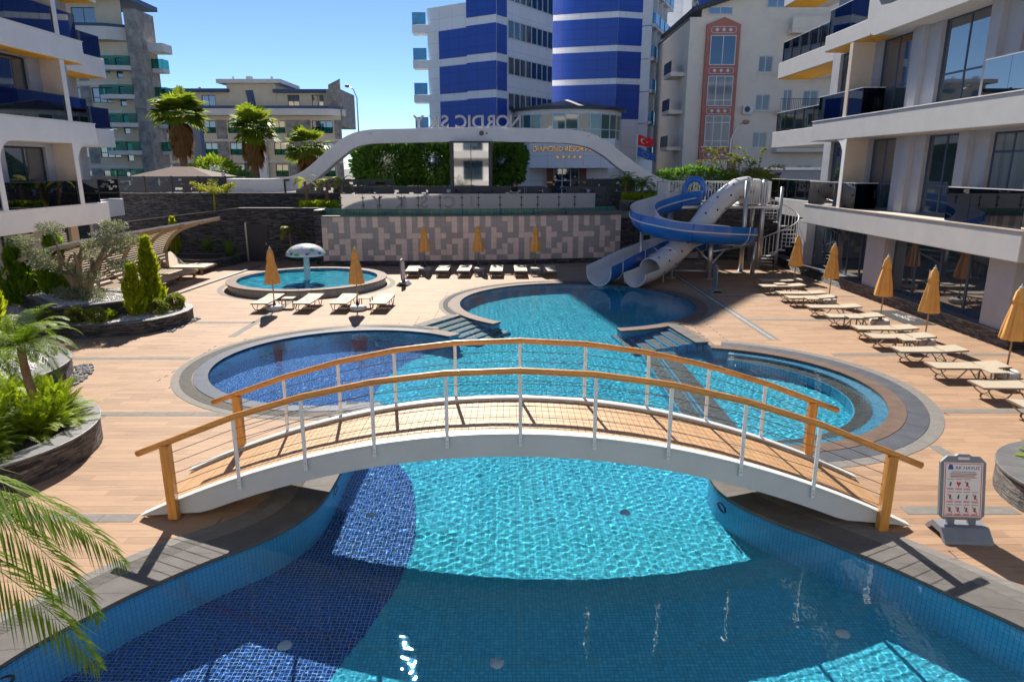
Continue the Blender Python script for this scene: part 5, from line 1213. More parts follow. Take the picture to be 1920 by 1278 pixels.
# ------------------------------------------------------------------ pergola with daybeds
pg = thing('slatted_pergola', 'curved white slatted pergola arching over the daybeds', 'pergola', (-18.5, 33.5, 0))
prof = catmull([(-19.75, 0, .15), (-19.65, 0, .8), (-19.35, 0, 1.5), (-18.75, 0, 2.10), (-17.8, 0, 2.48), (-16.3, 0, 2.82)], 6); PY0, PY1 = 25.8, 38.6
for k in range(7):
    y = PY0+(PY1-PY0)*k/6; v = []; f = []; n = len(prof)
    for i, p in enumerate(prof):
        d = (prof[min(i+1, n-1)]-prof[max(i-1, 0)]).normalized(); q = V(-d.z, 0, d.x); h = .10-.04*i/n
        for (sg, yy) in ((1, y-.05), (1, y+.05), (-1, y+.05), (-1, y-.05)): e = p+q*h*sg; v.append((e.x, yy, e.z))
    for i in range(n-1):
        for a in range(4): c = (a+1) % 4; f.append((4*i+a, 4*i+4+a, 4*i+4+c, 4*i+c))
    f += [(0, 1, 2, 3), (4*n-1, 4*n-2, 4*n-3, 4*n-4)]; MB().add(v, f).build('rib', M['wood_bed'], pg)
    if k < 6: MB().box(-17.1, -16.95, y+.9, y+1.05, 2.6, 2.68).build('spotlight', M['rubber'], pg)
for i in range(1, len(prof)-6):
    p = prof[i]; d = (prof[i+1]-prof[i-1]).normalized(); q = V(-d.z, 0, d.x); MB().obox(p+q*.10+V(0, (PY0+PY1)/2, 0), d*.045, V(0, (PY1-PY0)/2, 0), q*.012).build('slat', M['wood_bed'], pg)
a, c = prof[-7], prof[-1]; MB().obox(((a.x+c.x)/2, (PY0+PY1)/2, (a.z+c.z)/2+.10), (c-a)/2, V(0, (PY1-PY0)/2+.05, 0), V(0, 0, .035)).build('roof_edge', M['white'], pg)
for k, y in enumerate([37.6, 35.2, 32.9, 30.6, 28.3]):
    t = thing('daybed', ORD[k]+' beige wooden daybed from the steel door, under the slatted pergola', 'daybed', (-18.0, y, 0), 'daybeds under the pergola')
    MB().box(-18.5, -16.65, y-.85, y+.85, .26, .36).build('platform', M['wood_bed'], t, bevel=.01)
    for j in range(8): MB().box(-18.48+.228*j, -18.48+.228*j+.213, y-.84, y+.84, .362, .378).build('slat', M['wood_bed'], t)
    MB().obox((-18.85, y, .66), V(-.36, 0, .34), V(0, .84, 0), V(.025, 0, .03)).build('backrest', M['wood_bed'], t, bevel=.008)
    for (x, yy) in ((-18.35, -.75), (-18.35, .75), (-16.85, -.75), (-16.85, .75)): MB().box(x-.06, x+.06, y+yy-.06, y+yy+.06, 0, .26).build('leg', M['taupe'], t)
    MB().bar((-19.05, y+.7, .0), (-19.1, y+.7, .8), .05, .05).build('prop', M['taupe'], t)
kb = MB().prism([(-15.45, 28), (-15.3, 28), (-14.7, 39.8), (-14.85, 39.8)], 0, .06).build('kerb', M['slate_cap'], kind='structure')

# ------------------------------------------------------------------ building helpers
def facade(o, u, W_, Hh, openings, t=.22, mb=None, m=0):
    """wall skin in plane o + u*x + z with reveals going t against the outward normal n = u x z"""
    mb = mb or MB(); o = Vector(o); u = Vector(u).normalized(); zz = V(0, 0, 1); n = u.cross(zz)
    xs_ = sorted({0, W_, *[q for op in openings for q in op[:2]]}); zs_ = sorted({0, Hh, *[q for op in openings for q in op[2:4]]})
    def P(x, z, d=0): return o+u*x+zz*z-n*d
    for a, c in zip(xs_[:-1], xs_[1:]):
        for e, g in zip(zs_[:-1], zs_[1:]):
            mx_, mz = (a+c)/2, (e+g)/2
            if any(op[0] < mx_ < op[1] and op[2] < mz < op[3] for op in openings): continue
            mb.quad(P(a, e), P(c, e), P(c, g), P(a, g), m)
    for (a, c, e, g) in [op[:4] for op in openings]:
        mb.quad(P(a, e), P(a, g), P(a, g, t), P(a, e, t), m); mb.quad(P(c, e), P(c, e, t), P(c, g, t), P(c, g), m)
        mb.quad(P(a, g), P(c, g), P(c, g, t), P(a, g, t), m); mb.quad(P(a, e), P(a, e, t), P(c, e, t), P(c, e), m)
    return mb
def window(parent, o, u, x0, x1, z0, z1, cols=2, rows=None, depth=.12, fw=.06, frame='dark_frame', glass='glass', name='window', split=None):
    o = Vector(o); u = Vector(u).normalized(); zz = V(0, 0, 1); n = u.cross(zz); mb = MB(); c0 = o-n*depth
    def bar_(a, c, e, g, d=.03): mb.obox(c0+u*((a+c)/2)+zz*((e+g)/2)+n*.0, u*((c-a)/2), n*d, zz*((g-e)/2))
    bar_(x0, x0+fw, z0, z1); bar_(x1-fw, x1, z0, z1); bar_(x0+fw, x1-fw, z0, z0+fw); bar_(x0+fw, x1-fw, z1-fw, z1)
    for k in range(1, cols): x = x0+(x1-x0)*k/cols; bar_(x-fw/2, x+fw/2, z0+fw, z1-fw, .028)
    for r_ in (rows or []): z = z0+(z1-z0)*r_; bar_(x0+fw, x1-fw, z-fw/2, z+fw/2, .026)
    f = mb.build(name, M[frame], parent); g = MB().obox(c0+u*((x0+x1)/2)+zz*((z0+z1)/2), u*((x1-x0)/2-.01), n*.006, zz*((z1-z0)/2-.01)).build('pane', M[glass], f); return f
def glass_rail(parent, pts, z0, h, glass='glass_bal', rail_m='whitepaint', step=1.3, name='balustrade', post=True):
    """pts polyline (x,y); one pane per stretch"""
    for a, c in zip(pts[:-1], pts[1:]):
        a = Vector((*a, 0)); c = Vector((*c, 0)); L = (c-a).length; n = max(1, int(round(L/step))); d = (c-a)/L; nn = V(d.y, -d.x, 0)
        hr_ = MB().obox((a+c)/2+V(0, 0, z0+h), d*L/2, nn*.025, V(0, 0, .015)).build(name, M[rail_m], parent)
        for k in range(n):
            p = a+d*(L*k/n); q = a+d*(L*(k+1)/n); MB().obox((p+q)/2+V(0, 0, z0+h/2), d*(L/n/2-.008), nn*.006, V(0, 0, h/2-.015)).build('glass_pane', M[glass], hr_)
        if post:
            for k in range(n+1): p = a+d*(L*k/n); MB().obox(p-nn*.02+V(0, 0, z0+h/2), d*.02, nn*.02, V(0, 0, h/2)).build('baluster', M['dark_frame'], hr_)
def fillet(parent, X, th, Yc, Zt, r_, dirY, mt):
    """quarter-round corner filler below a slab, plane x=X, thickness th"""
    pts = [(Yc, Zt)]+[(Yc+dirY*(r_-r_*math.cos(R(a))) if False else Yc+dirY*(r_*(1-math.sin(R(a)))), Zt-r_*(1-math.cos(R(a)))) for a in range(0, 91, 9)]
    MB().prismp(pts, (X, 0, 0), (0, 1, 0), (0, 0, 1), (1, 0, 0), th).build('rounded_corner', M[mt], parent)

# ------------------------------------------------------------------ right apartment block
ra = thing('apartment_block', 'grey and white apartment block with glazed ground floor behind the lounger row', 'building', (18, 28, 0))
Xf, Xw = 15.0, 16.0
def rb(name, x0, x1, y0, y1, z0, z1, mt, bevel=0, parent=None): return MB().box(x0, x1, y0, y1, z0, z1).build(name, M[mt], parent or ra, bevel=bevel)
s1 = rb('slab', Xf, 17.2, 20.2, 35.7, 2.85, 3.76, 'fascia', .03); rb('slab_cap', Xf-.03, 17.2, 20.17, 35.73, 3.765, 3.81, 'beige_wall', 0, s1)
s2 = rb('slab', Xf, 17.2, 15.5, 35.7, 6.84, 7.78, 'fascia', .03); rb('slab_cap', Xf-.03, 17.2, 15.5, 35.73, 7.785, 7.82, 'white', 0, s2)
MB().prismp([(15.5, 10.9)]+[(30.4+.85*math.sin(R(a)), 11.75-.85*math.cos(R(a))) for a in range(0, 91, 9)]+[(31.25, 13.0), (30.6, 13.0), (30.55, 12.3), (30.2, 11.98), (29.5, 11.9), (15.5, 11.9)], (Xf, 0, 0), (0, 1, 0), (0, 0, 1), (1, 0, 0), 1.8).build('slab', M['fascia'], ra)
s3 = rb('slab', Xf+.02, 17.2, 30.9, 35.25, 10.96, 11.66, 'fascia', .02); rb('soffit', Xf+.06, 16.0, 31.0, 35.2, 10.93, 10.957, 'yellow', 0, s3)
MB().tube([(15.5, 31.8, 10.925), (15.5, 31.8, 10.90)], .12, 16).build('ceiling_lamp', M['steel'], s3)
# ground floor: piers, plinth, glazing
y0, y1 = 20.6, 36.9
rb('plinth', 15.68, 16.4, 20.9, 41.5, 0, .46, 'slate'); rb('plinth_cap', 15.64, 16.4, 20.9, 41.5, .462, .50, 'slate_cap')
for (a, c) in ((21.25, 22.5), (29.0, 30.5), (36.85, 37.9)): rb('pier', 15.76, 16.6, a, c, .50, 2.85, 'grey_wall', .01)
def shop(y_a, y_b, n, X=16.25, z0=.5, z1=2.85):
    for k in range(n):
        a = y_a+(y_b-y_a)*k/n; c = y_a+(y_b-y_a)*(k+1)/n; fr = MB()
        fr.box(X-.03, X+.03, a, a+.06, z0, z1); fr.box(X-.03, X+.03, c-.06, c, z0, z1); fr.box(X-.028, X+.028, a+.06, c-.06, z0, z0+.05); fr.box(X-.028, X+.028, a+.06, c-.06, z1-.06, z1)
        w_ = fr.build('window', M['frame_blue'], ra); MB().box(X-.006, X+.006, a+.05, c-.05, z0+.04, z1-.05).build('pane', M['glass'], w_)
shop(22.5, 29.0, 4); shop(30.5, 36.85, 5); shop(37.9, 44.0, 4, 16.9); 
rb('back_wall', 17.7, 17.8, 14.0, 38.6, 3.8, 15.5, 'grey_wall'); rb('back_wall', 17.7, 17.8, 14.0, 45.5, 0, 3.7, 'grey_wall')
MB().box(16.20, 16.212, 26.0, 26.35, 1.35, 1.75).build('notice', M['paper'], ra)
# first and second floor walls with window openings (seen from -X; u runs towards -Y)
U = (0, -1, 0)
def yx(y, top=36.4): return top-y
for zf, zt, wins in ((3.8, 6.84, [(29.6, 31.7), (25.25, 27.5), (21.9, 23.8), (33.2, 35.6)]), (7.8, 10.95, [(29.4, 31.8), (24.6, 27.45), (20.6, 23.1), (33.0, 35.6)])):
    ops = [(yx(c), yx(a), .06, zt-zf-.04 if k != 2 else zt-zf-.10) for k, (a, c) in enumerate(wins)]
    facade((Xw, 36.4, zf), U, 21.5, zt-zf, ops, .25).build('wall', M['grey_wall'], ra)
    for k, op in enumerate(ops):
        window(ra, (Xw, 36.4, zf), U, op[0], op[1], op[2], op[3], 2 if k != 1 else 2, [.36] if k in (0, 1) else ([.78] if k == 2 else None), .18, .07, 'frame_blue', 'glass' if k in (0, 1, 3) else 'glass_cur')
        if k < 2: MB().box(Xw-.06, Xw+.02, 36.4-op[1]-.04, 36.4-op[0]+.04, zf+.02, zf+.058).build('sill', M['slate_cap'], ra)
facade((Xw, 36.4, 11.9), U, 21.5, 3.6, [(yx(31.5), yx(29.4), .1, 3), (yx(27), yx(24.5), .1, 3)], .25).build('wall', M['grey_wall'], ra)
for a, c in ((29.4, 31.5), (24.5, 27)): window(ra, (Xw, 36.4, 11.9), U, yx(c), yx(a), .1, 3, 2, None, .18, .07, 'frame_blue')
# pilaster fins with projecting lit side
for (yy, zf, zt) in ((28.2, 3.8, 6.84), (24.6, 3.8, 6.84), (28.3, 7.8, 10.9), (23.9, 7.8, 10.9)): rb('pilaster', Xw-.22, Xw+.02, yy, yy+.55, zf, zt, 'grey_wall', .01)
# fins and rounded corners
for (zf, zt) in ((3.81, 6.84),):
    rb('fin', Xf+.02, Xw, 31.9, 32.15, zf, zt, 'beige_wall'); fillet(ra, Xf+.02, .3, 32.15, zt, .9, 1, 'white')
    rb('fin_edge', Xf, Xf+.02, 31.88, 32.17, zf, zt, 'white')
rb('fin', Xf+.02, Xw, 32.3, 32.6, 7.82, 10.93, 'beige_wall')
glass_rail(ra, [(Xw, 30.6), (Xf+.06, 30.6), (Xf+.06, 35.4), (Xw, 35.4)], 3.81, 1.12, post=False)
glass_rail(ra, [(Xf+.06, 20.4), (Xf+.06, 24.1), (Xw, 24.1)], 3.81, 1.14, post=False)
glass_rail(ra, [(Xw, 31.0), (Xf+.06, 31.0), (Xf+.06, 35.3), (Xw, 35.3)], 7.82, 1.1, post=False)
glass_rail(ra, [(Xf+.06, 16.0), (Xf+.06, 23.2), (Xw, 23.2)], 7.82, 1.08, post=False)
glass_rail(ra, [(Xf+.08, 31.4), (Xf+.08, 35.1), (Xw, 35.1)], 11.66, 1.1, post=False)
# far recessed bay
for zb, zt in ((2.85, 3.8), (6.78, 7.72), (10.85, 11.75), (14.9, 15.6)):
    s_ = rb('slab', 16.3, 19, 35.75, 43.2 if zb < 3 else 44.6, zb, zt, 'fascia', .02)
    if zb > 9: rb('soffit', 16.35, 18.2, 35.8, 44.5, zb-.03, zb-.003, 'yellow', 0, s_)
for zf, zt in ((3.81, 6.78), (7.73, 10.82), (11.76, 14.87)):
    ops = [(.5, 2.3, .05, 2.6)]
    facade((17.2, 38.8, zf), U, 3.0, zt-zf, ops, .2).build('wall', M['grey_wall'], ra)
    for op in ops: window(ra, (17.2, 38.8, zf), U, *op, 2, None, .15, .07, 'frame_blue')
    glass_rail(ra, [(17.2, 36.3), (16.36, 36.3), (16.36, 44.1), (17.2, 44.1)], zf, 1.1)
rb('wall', 17.25, 30, 38.65, 38.8, 3.8, 15.5, 'grey_wall'); rb('corner_pier', 16.04, 17.2, 35.75, 36.5, 3.8, 15.5, 'grey_wall')
rb('roof', 14.8, 30, 14.0, 40, 15.62, 16.0, 'white'); rb('end_wall', 16.0, 30, 14.6, 14.9, 0, 15.5, 'grey_wall')
rb('floor_plate', 16.0, 17.25, 14.9, 36.4, 7.0, 7.7, 'white')

# ------------------------------------------------------------------ left apartment block
la = thing('apartment_block', 'white balconied apartment block with yellow soffits behind the olive tree', 'building', (-24, 30, 0))
def lb(name, x0, x1, y0, y1, z0, z1, mt, bevel=0, parent=None): return MB().box(x0, x1, y0, y1, z0, z1).build(name, M[mt], parent or la, bevel=bevel)
LX, LW = -21.0, -22.0
for zb, zt, ye in ((2.85, 3.82, 36.2), (6.72, 7.70, 36.0), (10.50, 11.52, 35.9), (14.4, 15.2, 35.8)):
    s_ = lb('slab', -23.2, LX, 20.0, ye, zb, zt, 'white', .03); lb('slab_cap', -23.2, LX+.03, 20.0, ye+.03, zt+.003, zt+.04, 'white', 0, s_)
    if zb > 9: lb('soffit', -22.0, LX-.06, 20.1, ye-.1, zb-.03, zb-.003, 'yellow', 0, s_); MB().tube([(-21.5, 31.0, zb-.03), (-21.5, 31.0, zb-.06)], .14, 16).build('ceiling_lamp', M['steel'], s_)
    s_ = lb('slab', -25.5, -23.0, 36.2, 41.2, zb, zt, 'white', .03)
    if zb > 9: lb('soffit', -25.3, -23.05, 36.4, 41.1, zb-.03, zb-.003, 'yellow', 0, s_)
UL = (0, 1, 0)
for zf, zt, wins in ((3.86, 6.72, [(30.7, 33.4), (24.5, 28.0)]), (7.74, 10.47, [(29.0, 33.1), (24.0, 27.0)]), (11.56, 14.4, [(28.4, 33.0), (23.5, 26.5)])):
    ops = [(a-20, c-20, .04, 2.66) for a, c in wins]
    facade((LW, 20, zf), UL, 16.0, zt-zf, ops, .25).build('wall', M['grey_wall'], la)
    for k, op in enumerate(ops): window(la, (LW, 20, zf), UL, *op, 2 if k == 0 else 3, None, .16, .09, 'dark_frame', 'glass')
    lb('fin', LW, LX-.02, 33.95, 34.2, zf, zt, 'beige_wall'); lb('fin_edge', LX-.02, LX, 33.9, 34.22, zf, zt, 'white')
    if zf < 7: fillet(la, LX-.32, .3, 34.22, zt, 1.0, 1, 'white'); fillet(la, LX-.32, .3, 29.0, zt, 1.0, 1, 'white'); lb('fin', LW, LX-.02, 28.7, 29.0, zf, zt, 'white')
    glass_rail(la, [(LX-.06, 20.2), (LX-.06, 35.6), (LW, 35.6)], zf, 1.12, rail_m='dark_frame')
    glass_rail(la, [(-23.06, 36.3), (-23.06, 41.0), (-24.5, 41.0)], zf, 1.08, rail_m='dark_frame')
    facade((-24.6, 36.0, zf), UL, 4.6, zt-zf, [(.8, 3.0, .05, 2.4)], .2).build('wall', M['grey_wall'], la); window(la, (-24.6, 36.0, zf), UL, .8, 3.0, .05, 2.4, 2)
lb('ground_wall', -22.2, -22.0, 20, 33.0, 0, 2.85, 'grey_wall'); lb('pier', -22.2, -21.9, 34.2, 34.8, 0, 2.85, 'beige_wall'); lb('ground_wall', -24.6, -22.0, 36.0, 36.2, 0, 2.85, 'grey_wall')
wg = lb('window', -22.12, -22.05, 33.0, 34.2, .2, 2.8, 'dark_frame'); lb('pane', -22.06, -22.03, 33.1, 34.1, .3, 2.7, 'glass', 0, wg)
wg = lb('window', -22.12, -22.05, 34.8, 36.0, .2, 2.8, 'dark_frame'); lb('pane', -22.06, -22.03, 34.9, 35.9, .3, 2.7, 'glass', 0, wg)
for k in range(14): lb('screen_slat', -21.9, -21.86, 29.6, 31.4, .9+.13*k, .97+.13*k, 'white')
for y_ in (29.6, 30.5, 31.4): lb('screen_post', -21.98, -21.9, y_-.04, y_+.04, .5, 2.85, 'dark_frame')
lb('end_wall', -34, -22, 19.8, 20, 0, 15.2, 'grey_wall'); lb('side_wall', -34, -24.6, 40.7, 41.0, 0, 15.2, 'grey_wall'); lb('roof', -34, -21.0, 19.8, 41.2, 15.25, 15.6, 'white')
# patio chairs' small table set behind the smoked glass
t = thing('patio_parasol', 'small beige balcony parasol behind the smoked glass of the left block', 'parasol', (-21.6, 31.2, 7.74)); MB().tube([(-21.6, 31.2, 7.74), (-21.6, 31.2, 9.0)], .02, 8).build('pole', M['pole'], t); MB().lathe([(.42, 8.75), (.001, 8.98)], 8, (-21.6, 31.2, 0)).build('canopy', M['sling'], t)

# ------------------------------------------------------------------ hotel tower
ht = thing('hotel_tower', 'white and royal blue hotel tower with glazed lobby drum', 'building', (3, 76, 2.96))
M['blue_panel'] = tilemat('royal_blue_panel', (.014, .07, .40), (.008, .036, .22), 1.25, 1.05, .02, .35, uv=True, var=.04, bumpd=.15); M['white_panel'] = tilemat('white_clad_panel', (.82, .82, .84), (.55, .55, .57), 1.6, 1.1, .015, .5, uv=True, var=.03, bumpd=.15)
def uvquad(name, quads, mt, parent):
    vv_ = []; ff_ = []; uv_ = []; s = 0
    for (a, c, z0, z1) in quads:
        L = math.dist(a, c); k = len(vv_); vv_ += [(*a, z0), (*c, z0), (*c, z1), (*a, z1)]; ff_.append((k, k+1, k+2, k+3)); uv_ += [(s, z0), (s+L, z0), (s+L, z1), (s, z1)]; s += L
    return uvmesh(name, vv_, ff_, uv_, M[mt], parent)
FH = 3.3; Z0 = 2.96
def bz_(k): return 12.05+FH*k            # bottoms of the white bands, block A
A0, A1, A2, A3, A4 = (-8.5, 74.0), (-7.25, 73.2), (-4.35, 71.2), (-1.45, 69.0), (4.3, 77.5)
A2b = (-4.35, 70.85)
TOP_A = 36.0; LOW = 20.6
def seg(P_, Q, a, c): return (P_[0]+(Q[0]-P_[0])*a, P_[1]+(Q[1]-P_[1])*a), (P_[0]+(Q[0]-P_[0])*c, P_[1]+(Q[1]-P_[1])*c)
uvquad('wall', [(A0, A1, Z0, LOW), (A1, A2, Z0, LOW)], 'white_panel', ht); uvquad('wall', [(A2, A2b, Z0, TOP_A), (A2b, A3, Z0, TOP_A), (A3, A4, Z0, TOP_A), (A4, (-4.35, 84), Z0, TOP_A), ((-4.35, 84), A2, Z0, TOP_A)], 'white_panel', ht); uvquad('wall', [((-4.36, 84), (-8.5, 84), Z0, LOW), ((-8.5, 84), A0, Z0, LOW)], 'white_panel', ht)
MB().prism([A0, A2, (-4.35, 84), (-8.5, 84)], LOW, LOW+.3).build('roof', M['white'], ht); MB().prism([A2b, A3, A4, (-4.35, 84)], TOP_A, TOP_A+.3).build('roof', M['white'], ht)
def off2(a, c, d):
    n_ = Vector((c[1]-a[1], a[0]-c[0])).normalized(); return (a[0]+n_.x*d, a[1]+n_.y*d), (c[0]+n_.x*d, c[1]+n_.y*d)
blueseg = [(A1, A2, 0), (A2b, A3, .05), (*seg(A3, A4, 0, .16), 0)]
for k in range(-3, 8):
    z0 = bz_(k)+.72; z1 = bz_(k+1)
    if z1 < 8: continue
    for j, (a, c, dz) in enumerate(blueseg):
        if z1+dz > LOW and j == 0: continue
        if z1 > TOP_A: continue
        p, q = off2(a, c, .06); uvquad('blue_panel', [(p, q, z0+dz, z1+dz)], 'blue_panel', ht)
    # balcony at the far left corner
    if z0 < LOW-1:
        s_ = MB().obox((-9.0, 74.6, z0-.36), (1.0, -.66*.0, 0), (0, .9, 0), (0, 0, .36)).build('balcony', M['white'], ht); gx = -9.75
        MB().box(-9.95, -9.90, 73.75, 75.45, z0+.02, z0+1.15).build('glass_pane', M['glass_balblue'], s_); MB().box(-9.95, -8.6, 73.72, 73.77, z0+.02, z0+1.15).build('glass_pane', M['glass_balblue'], s_)
# ribbon windows on the receding face
for k in range(-3, 5):
    z0 = 9.15+FH*(k+.55); z1 = z0+1.75
    if z1 > TOP_A-1 or z0 < 7: continue
    p0, p1 = seg(A3, A4, .18, .985); p0, p1 = off2(p0, p1, .05); d = Vector((p1[0]-p0[0], p1[1]-p0[1])); n = 8
    fr = uvquad('ribbon_window', [(p0, p1, z0, z1)], 'whitepaint', ht)
    for i in range(n):
        a, c = seg(p0, p1, i/n+.012, (i+1)/n-.012); a, c = off2(a, c, .03); uvquad('pane', [(a, c, z0+.12, z1-.12)], 'glass_blue', fr)
# block B
B0, B1, B2, B3 = (4.35, 80.0), (11.2, 78.0), (13.9, 78.8), (18.0, 88.5); TOP_B = 31.0
uvquad('wall', [(B0, B1, Z0, TOP_B), (B1, B2, Z0, TOP_B), (B2, B3, Z0, TOP_B), (B3, (8, 92), Z0, TOP_B), ((8, 92), B0, Z0, TOP_B)], 'white_panel', ht)
MB().prism([B0, B1, B2, B3, (8, 92)], TOP_B, TOP_B+.3).build('roof', M['white'], ht)
for k in range(0, 6):
    z0 = 11.6+FH*k; z1 = z0+FH-.62
    if k == 0: z0 -= .9
    for (a, c) in ((B0, B1), (B1, B2)):
        p, q = off2(a, c, .06); uvquad('blue_panel', [(p, q, z0, z1)], 'blue_panel', ht)
def balconies(P_, Q, n, zlist, parent, dep=1.3, hgt=.5):
    d = Vector((Q[0]-P_[0], Q[1]-P_[1], 0)); L = d.length; d /= L; nn = V(d.y, -d.x, 0)
    for z in zlist:
        for i in range(n):
            c = V(*P_, 0)+d*(L*(i+.5)/n); w2 = L/n*.40
            s_ = MB().obox(c+nn*dep/2+V(0, 0, z-.15), d*w2, nn*dep/2, V(0, 0, .17)).build('balcony', M['white'], parent)
            MB().obox(c+nn*dep+V(0, 0, z+.55), d*w2*.98, nn*.03, V(0, 0, .52)).build('glass_pane', M['glass_balblue'], s_)
            MB().obox(c-d*w2+nn*dep/2+V(0, 0, z+.55), nn*dep/2, d*.03, V(0, 0, .52)).build('glass_pane', M['glass_balblue'], s_)
            MB().obox(c-d*w2*1.2+nn*dep*.4+V(0, 0, z+1.4), nn*dep*.4, d*.12, V(0, 0, 1.6)).build('divider', M['white'], s_)
            MB().obox(c+nn*.04+V(0, 0, z+1.2), d*w2*.7, nn*.02, V(0, 0, 1.1)).build('door', M['glass'], s_)
balconies(B2, B3, 4, [7.2+FH*k for k in range(0, 7)], ht)
# rear wing further right
C0, C1, C2 = (17.5, 97), (22.5, 97.5), (27.0, 112)
uvquad('wall', [(C0, C1, Z0, 33), (C1, C2, Z0, 33), (C2, (20, 114), Z0, 33), ((20, 114), C0, Z0, 33)], 'white_panel', ht); balconies(C1, C2, 4, [5.2+FH*k for k in range(0, 8)], ht)
p, q = off2((27.0, 112), (30, 121), .0); uvquad('wall', [((27.2, 112.5), (31, 112.8), Z0, 34)], 'blue_panel', ht)
# lobby drum and entrance
LCX, LCY = 5.6, 72.5; a0, a1 = 188, 352; n = 13
drum = MB()
drum_c = arc(LCX, LCY, 5.4, a0, a1, n)
for z0, z1 in ((Z0, 8.2), (10.55, 10.9)):
    for i in range(n): drum.quad((*drum_c[i], z0), (*drum_c[i+1], z0), (*drum_c[i+1], z1), (*drum_c[i], z1))
drum.build('drum_wall', M['white'], ht)
M['glass_grn'] = glassmat('green_lobby_glass', None, 1., (.05, .13, .10))
for i in range(n):
    a, c = drum_c[i], drum_c[i+1]; fr = MB()
    d = Vector((c[0]-a[0], c[1]-a[1], 0)).normalized(); nn = V(d.y, -d.x, 0)
    fr.obox(V(*a, 9.38), d*.05, nn*.05, V(0, 0, 1.17)); 
    for z in (8.25, 9.1, 10.5): fr.obox((V(*a, z)+V(*c, z))/2, d*(math.dist(a, c)/2-.05), nn*.04, V(0, 0, .04))
    w_ = fr.build('window', M['whitepaint'], ht); MB().quad((*a, 8.2), (*c, 8.2), (*c, 10.55), (*a, 10.55)).build('pane', M['glass_grn'], w_)
MB().prism(arc(LCX, LCY, 5.9, a0-4, a1+4, 26), 10.9, 11.15).build('drum_roof', M['dark_frame'], ht)
MB().add([(LCX, LCY, 12.2)]+[(*p, 11.15) for p in arc(LCX, LCY, 5.7, a0, a1, 20)], [(0, i+1, i+2) for i in range(20)]).build('cone_roof', M['dark_frame'], ht)
ex0, ex1, EY = 1.6, 9.2, 65.0
def hb(name, x0, x1, y0_, y1_, z0, z1, mt): return MB().box(x0, x1, y0_, y1_, z0, z1).build(name, M[mt], ht)
uvquad('canopy_front', [((ex0, EY-1.5), (ex1, EY-1.5), 5.55, 8.1)], 'white_panel', ht); hb('canopy_body', ex0, ex1, EY-1.49, 68, 5.55, 8.1, 'white'); 
uvquad('wall', [((-3.0, EY+1.0), (3.4, EY+1.0), Z0, 8.6)], 'white_panel', ht); uvquad('wall', [((6.9, EY+1), (9.0, EY+1), Z0, 5.6)], 'white_panel', ht); hb('wall_body', -3.0, 9.0, EY+1.01, 70, Z0, 8.0, 'white')
for x in (3.55, 6.65): hb('brown_column', x-.28, x+.28, EY+.6, EY+1.0, Z0, 5.5, 'brown_col' if 'brown_col' in M else M.setdefault('brown_col', mat('brown_cladding', (.22, .07, .04), .5)) and 'brown_col'); hb('column_band', x-.29, x+.29, EY+.58, EY+.6, 4.2, 4.3, 'gold')
window(ht, (3.9, EY+.9, Z0), (1, 0, 0), 0, 2.4, .02, 2.6, 3, [.55], 0, .09, 'whitepaint', 'glass_blue', 'entrance_door')
for (x0, x1, z0, z1) in ((-1.9, -.6, 3.0, 4.0), (2.1, 2.9, 3.0, 3.95)): window(ht, (x0, EY+.95, z0), (1, 0, 0), 0, x1-x0, 0, z1-z0, 1, [.5], 0, .05, 'whitepaint', 'glass_blue')
text_obj('lettering', 'DIAMOND RESORT & SPA', .62, M['gold'], (5.1, EY-1.56, 7.0), (R(90), 0, 0), ht, .05, .92)
for i in range(5):
    x = 4.1+.5*i; pts = [(x+(.17 if k % 2 == 0 else .07)*math.sin(k*math.pi/5), (.17 if k % 2 == 0 else .07)*math.cos(k*math.pi/5)+6.5) for k in range(10)]
    MB().prismp(pts, (0, EY-1.52, 0), (1, 0, 0), (0, 0, 1), (0, -1, 0), .06).build('star', M['gold'], ht)

# ------------------------------------------------------------------ cream apartment house on the right
ch = thing('cream_apartment_house', 'cream apartment house with a red bay window strip and pitched roof', 'building', (22, 68, 2.96))
M['cream'] = mat('cream_render', (.80, .69, .56), .85, .06, 1, .15, 40); M['terracotta'] = mat('terracotta_paint', (.48, .17, .12), .7, .1, 3); M['rooftile'] = mat('dark_roof_tile', (.05, .045, .06), .6, .25, 8, .4, 12)
CY0 = 66.0; cx0, cx1 = 15.9, 31.0
wins = []
for k in range(5):
    z = 3.3+FH*k
    wins += [(22.3, 23.6, z+.75, z+2.15), (24.8, 25.6, z+.72, z+2.6), (26.6, 28.0, z+1.1, z+2.5)]
wins += [(17.0, 19.2, 17.3, 18.4)]
ops = [(a-cx0, c-cx0, z0-Z0, z1-Z0) for a, c, z0, z1 in wins if z1 < 20]
facade((cx0, CY0, Z0), (1, 0, 0), cx1-cx0, 15.6, [o for o in ops if o[3] < 15.4], .2).build('wall', M['cream'], ch)
for o in ops:
    if o[3] < 15.4: 
        w_ = window(ch, (cx0, CY0, Z0), (1, 0, 0), *o, 2, None, .12, .07, 'whitepaint', 'glass_cur'); MB().box(cx0+o[0]-.1, cx0+o[1]+.1, CY0-.12, CY0+.02, Z0+o[2]-.08, Z0+o[2]-.003).build('sill', M['cream'], w_)
MB().prismp([(cx0+1.0, 18.56), (cx1, 18.56), (cx1, 22.8), (25.0, 21.6), (cx0+1.0, 19.2)], (0, CY0, 0), (1, 0, 0), (0, 0, 1), (0, 1, 0), .2).build('gable', M['cream'], ch)
for (a, c, z0, z1) in ((17.4, 19.6, 18.75, 19.4), (22.6, 24.4, 19.3, 20.9)): window(ch, (0, CY0-.06, 0), (1, 0, 0), a, c, z0, z1, 2, None, 0, .07, 'whitepaint', 'glass')
